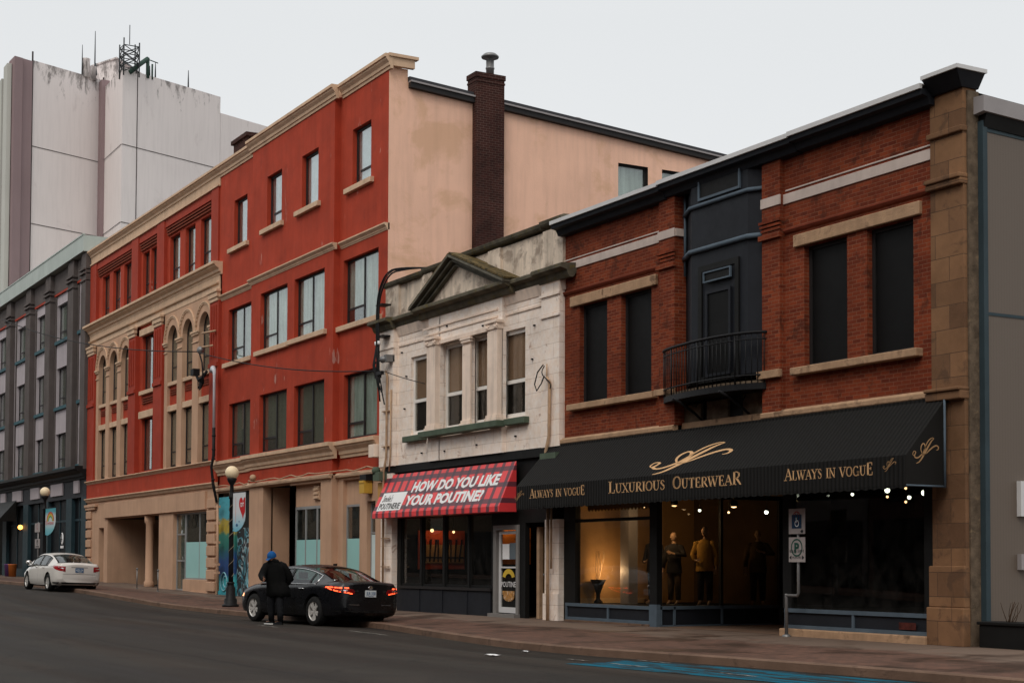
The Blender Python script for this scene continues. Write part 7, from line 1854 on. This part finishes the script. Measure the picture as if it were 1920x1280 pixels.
for k in range(8): m.tube([(-56.9+.12*k, 18.5, 8.2), (-56.7+.06*k+random.uniform(-.2, .2), 18.5, 7.8+random.uniform(-.15, .2)), (-56.5+random.uniform(-.3, .4), 18.55, 7.95), (-56.2+.02*k, 18.5, 8.3)], .02, 5)
m.tube([(-56.45, 18.45, 9.05), (-56.15, 18.45, 8.7), (-56.05, 18.45, 8.3), (-56.3, 18.5, 7.95)], .03, 6); m.build('wire_tangle', M['wirem'], CH)
# planter at the right edge
PL = thing('planter', 'black rectangular planter with bare twigs below the taupe metal wall', 'planter', (-18.0, 19.2, -.02))
m = MB(); m.box(-18.42, -17.30, 19.02, 19.5, -.02, .36); m.box(-18.45, -17.27, 18.99, 19.53, .36, .41); m.build('trough', M['black'], PL, bevel=.01)
m = MB()
for k in range(9):
    p = Vector((-17.97+random.uniform(-.05, .05), 19.25+random.uniform(-.05, .05), .38)); d = Vector((random.uniform(-.5, .5), random.uniform(-.4, .4), 1)).normalized(); pts = [p]
    for j in range(5): d = (d+Vector((random.uniform(-.3, .3), random.uniform(-.3, .3), .1))).normalized(); pts.append(pts[-1]+d*.075)
    m.tube(pts, [.008, .007, .006, .005, .004, .003], 5)
m.build('twigs', plain('brown_twig', (.06, .035, .02), .9), PL)
# litter
for i, (x, y, w_, lab) in enumerate(((-21.9, 12.0, .16, 'crumpled white paper on the asphalt below the brick shop'), (-23.2, 13.35, .08, 'tiny white paper scrap near the kerb'))):
    m = MB(); z = road_z(x, y); P_ = [[(x+w_*(a-.5)*2+.02*math.sin(3*a+b), y+w_*(b-.5), z+.012+.02*abs(math.sin(5*a+3*b))) for b in (0, .33, .66, 1)] for a in (0, .25, .5, .75, 1)]
    m.grid(P_); tag(m.build('paper_litter', M['white'], at=(x, y, z)), lab, 'litter', 'paper litter on the road')

# ================================================================== LIT LAMPS IN THE SHOPS
warm = emit('warm_lamp', (1, .62, .28), 4); cool = emit('pale_lamp', (.95, 1, .80), 5)
cups = [(-29.88, 20.3, 2.66), (-28.68, 20.3, 2.65), (-26.52, 20.3, 2.56), (-24.76, 20.3, 2.49)]
names = ['leftmost globe pendant in the display window', 'second globe pendant, above the mustard jumper mannequin', 'third globe pendant over the shop entrance', 'fourth globe pendant left of the parking signs']
for (x, y, z), lab in zip(cups, names):
    P = thing('pendant_lamp', lab, 'pendant lamp', (x, y, z), 'globe pendants under the shop ceiling')
    m = MB(); m.tube([(x, y, z+.05), (x, y, 2.95)], .008, 5); m.ball((x, y, z+.03), .085, 14); m.build('shade', M['iron'], P)
    m = MB(); nn = 14
    m.grid([[(x+.087*math.sin(t)*math.cos(2*math.pi*k/nn), y+.087*math.sin(t)*math.sin(2*math.pi*k/nn), z+.028-.087*math.cos(t)) for k in range(nn+1)] for t in (0, .25, .5, .75)]); m.build('bulb', warm, P)
dots = [(-27.73, 20.3, 2.48, 'pale spot lamp between the second and third globe pendants'), (-25.44, 20.3, 2.38, 'pale spot lamp left of the parking signs'), (-26.7, 20.3, 2.41, 'small warm spot lamp below the third globe pendant'), (-22.85, 20.3, 2.65, 'pale spot lamp nearest the parking signs'),
        (-21.9, 20.3, 2.69, 'larger pale spot lamp, upper one of the middle pair'), (-21.42, 20.3, 2.71, 'small warm spot lamp, highest in the right cluster'), (-20.95, 20.3, 2.61, 'brightest spot lamp at the far right'), (-21.33, 20.3, 2.54, 'pale spot lamp, middle of the right cluster'), (-21.42, 20.3, 2.46, 'small warm spot lamp, lowest in the right cluster'), (-21.9, 20.3, 2.57, 'small warm spot lamp under the larger pale one')]
for i, (x, y, z, lab) in enumerate(dots):
    P = thing('spot_lamp', lab+' behind the shop glass', 'spot lamp', (x, y, z), 'spot lamps under the shop ceiling')
    r = (.032, .04, .022, .03, .05, .024, .055, .036, .024, .024)[i]
    MB().ball((x, y, z), r, 12).build('bulb', warm if i in (2, 5, 8, 9) else cool, P)
    m = MB(); m.tube([(x, y+.01, z+r), (x, y+.01, 2.95)], .008, 5); m.lathe(x, y+.02, [(r*.9, z+r*.6), (r*1.2, z+r*.9), (r*.8, z+r*1.6)], 10); m.build('fitting', M['iron'], P)
for x, y, z, r, lab in ((-44.21*.962, 20.9, 2.33, .05, 'larger brighter warm bulb in the snack bar window'), (-42.68*.95, 20.9, 2.26, .035, 'smaller dimmer warm bulb in the snack bar window')):
    P = thing('wall_lamp', lab, 'wall lamp', (x, y, z), 'warm bulbs in the snack bar'); x = max(x, -40.1)
for x, y, z, r, lab in (): pass
for P in [o for o in bpy.data.objects if o.type == 'EMPTY' and o.name.startswith('wall_lamp') and o.get('group')]: bpy.data.objects.remove(P)
bx = [(-38.62, 19.25, 2.21, .05, 'larger brighter warm bulb in the snack bar window'), (-37.33, 19.25, 2.15, .035, 'smaller dimmer warm bulb in the snack bar window')]
for x, y, z, r, lab in bx:
    P = thing('ceiling_lamp', lab, 'ceiling lamp', (x, y, z), 'warm bulbs in the snack bar'); MB().ball((x, y, z), r, 10).build('bulb', warm, P)
    m = MB(); m.tube([(x, y, z+r*.8), (x, y, 2.98)], .012, 5); m.build('cord', M['iron'], P)
def point(nm, loc, e, col=(1, .62, .30), r=.08):
    d = bpy.data.lights.new(nm, 'POINT'); d.energy = e; d.color = col; d.shadow_soft_size = r; o = bpy.data.objects.new(nm, d); COL.objects.link(o); o.location = loc
point('display_fill_light', (-30.75, 19.95, 1.15), 18); point('display_fill_light', (-29.3, 20.2, 1.9), 4); point('display_fill_light', (-28.75, 20.1, 2.2), 13, r=.05); point('column_fill_light', (-29.8, 19.75, 2.3), 6, r=.05); point('snack_bar_light', (-39.7, 20.2, 2.3), 7); point('door_light', (-35.2, 19.9, 2.3), 4)  # unseen point lights; display and column ones added to brighten mannequins and column
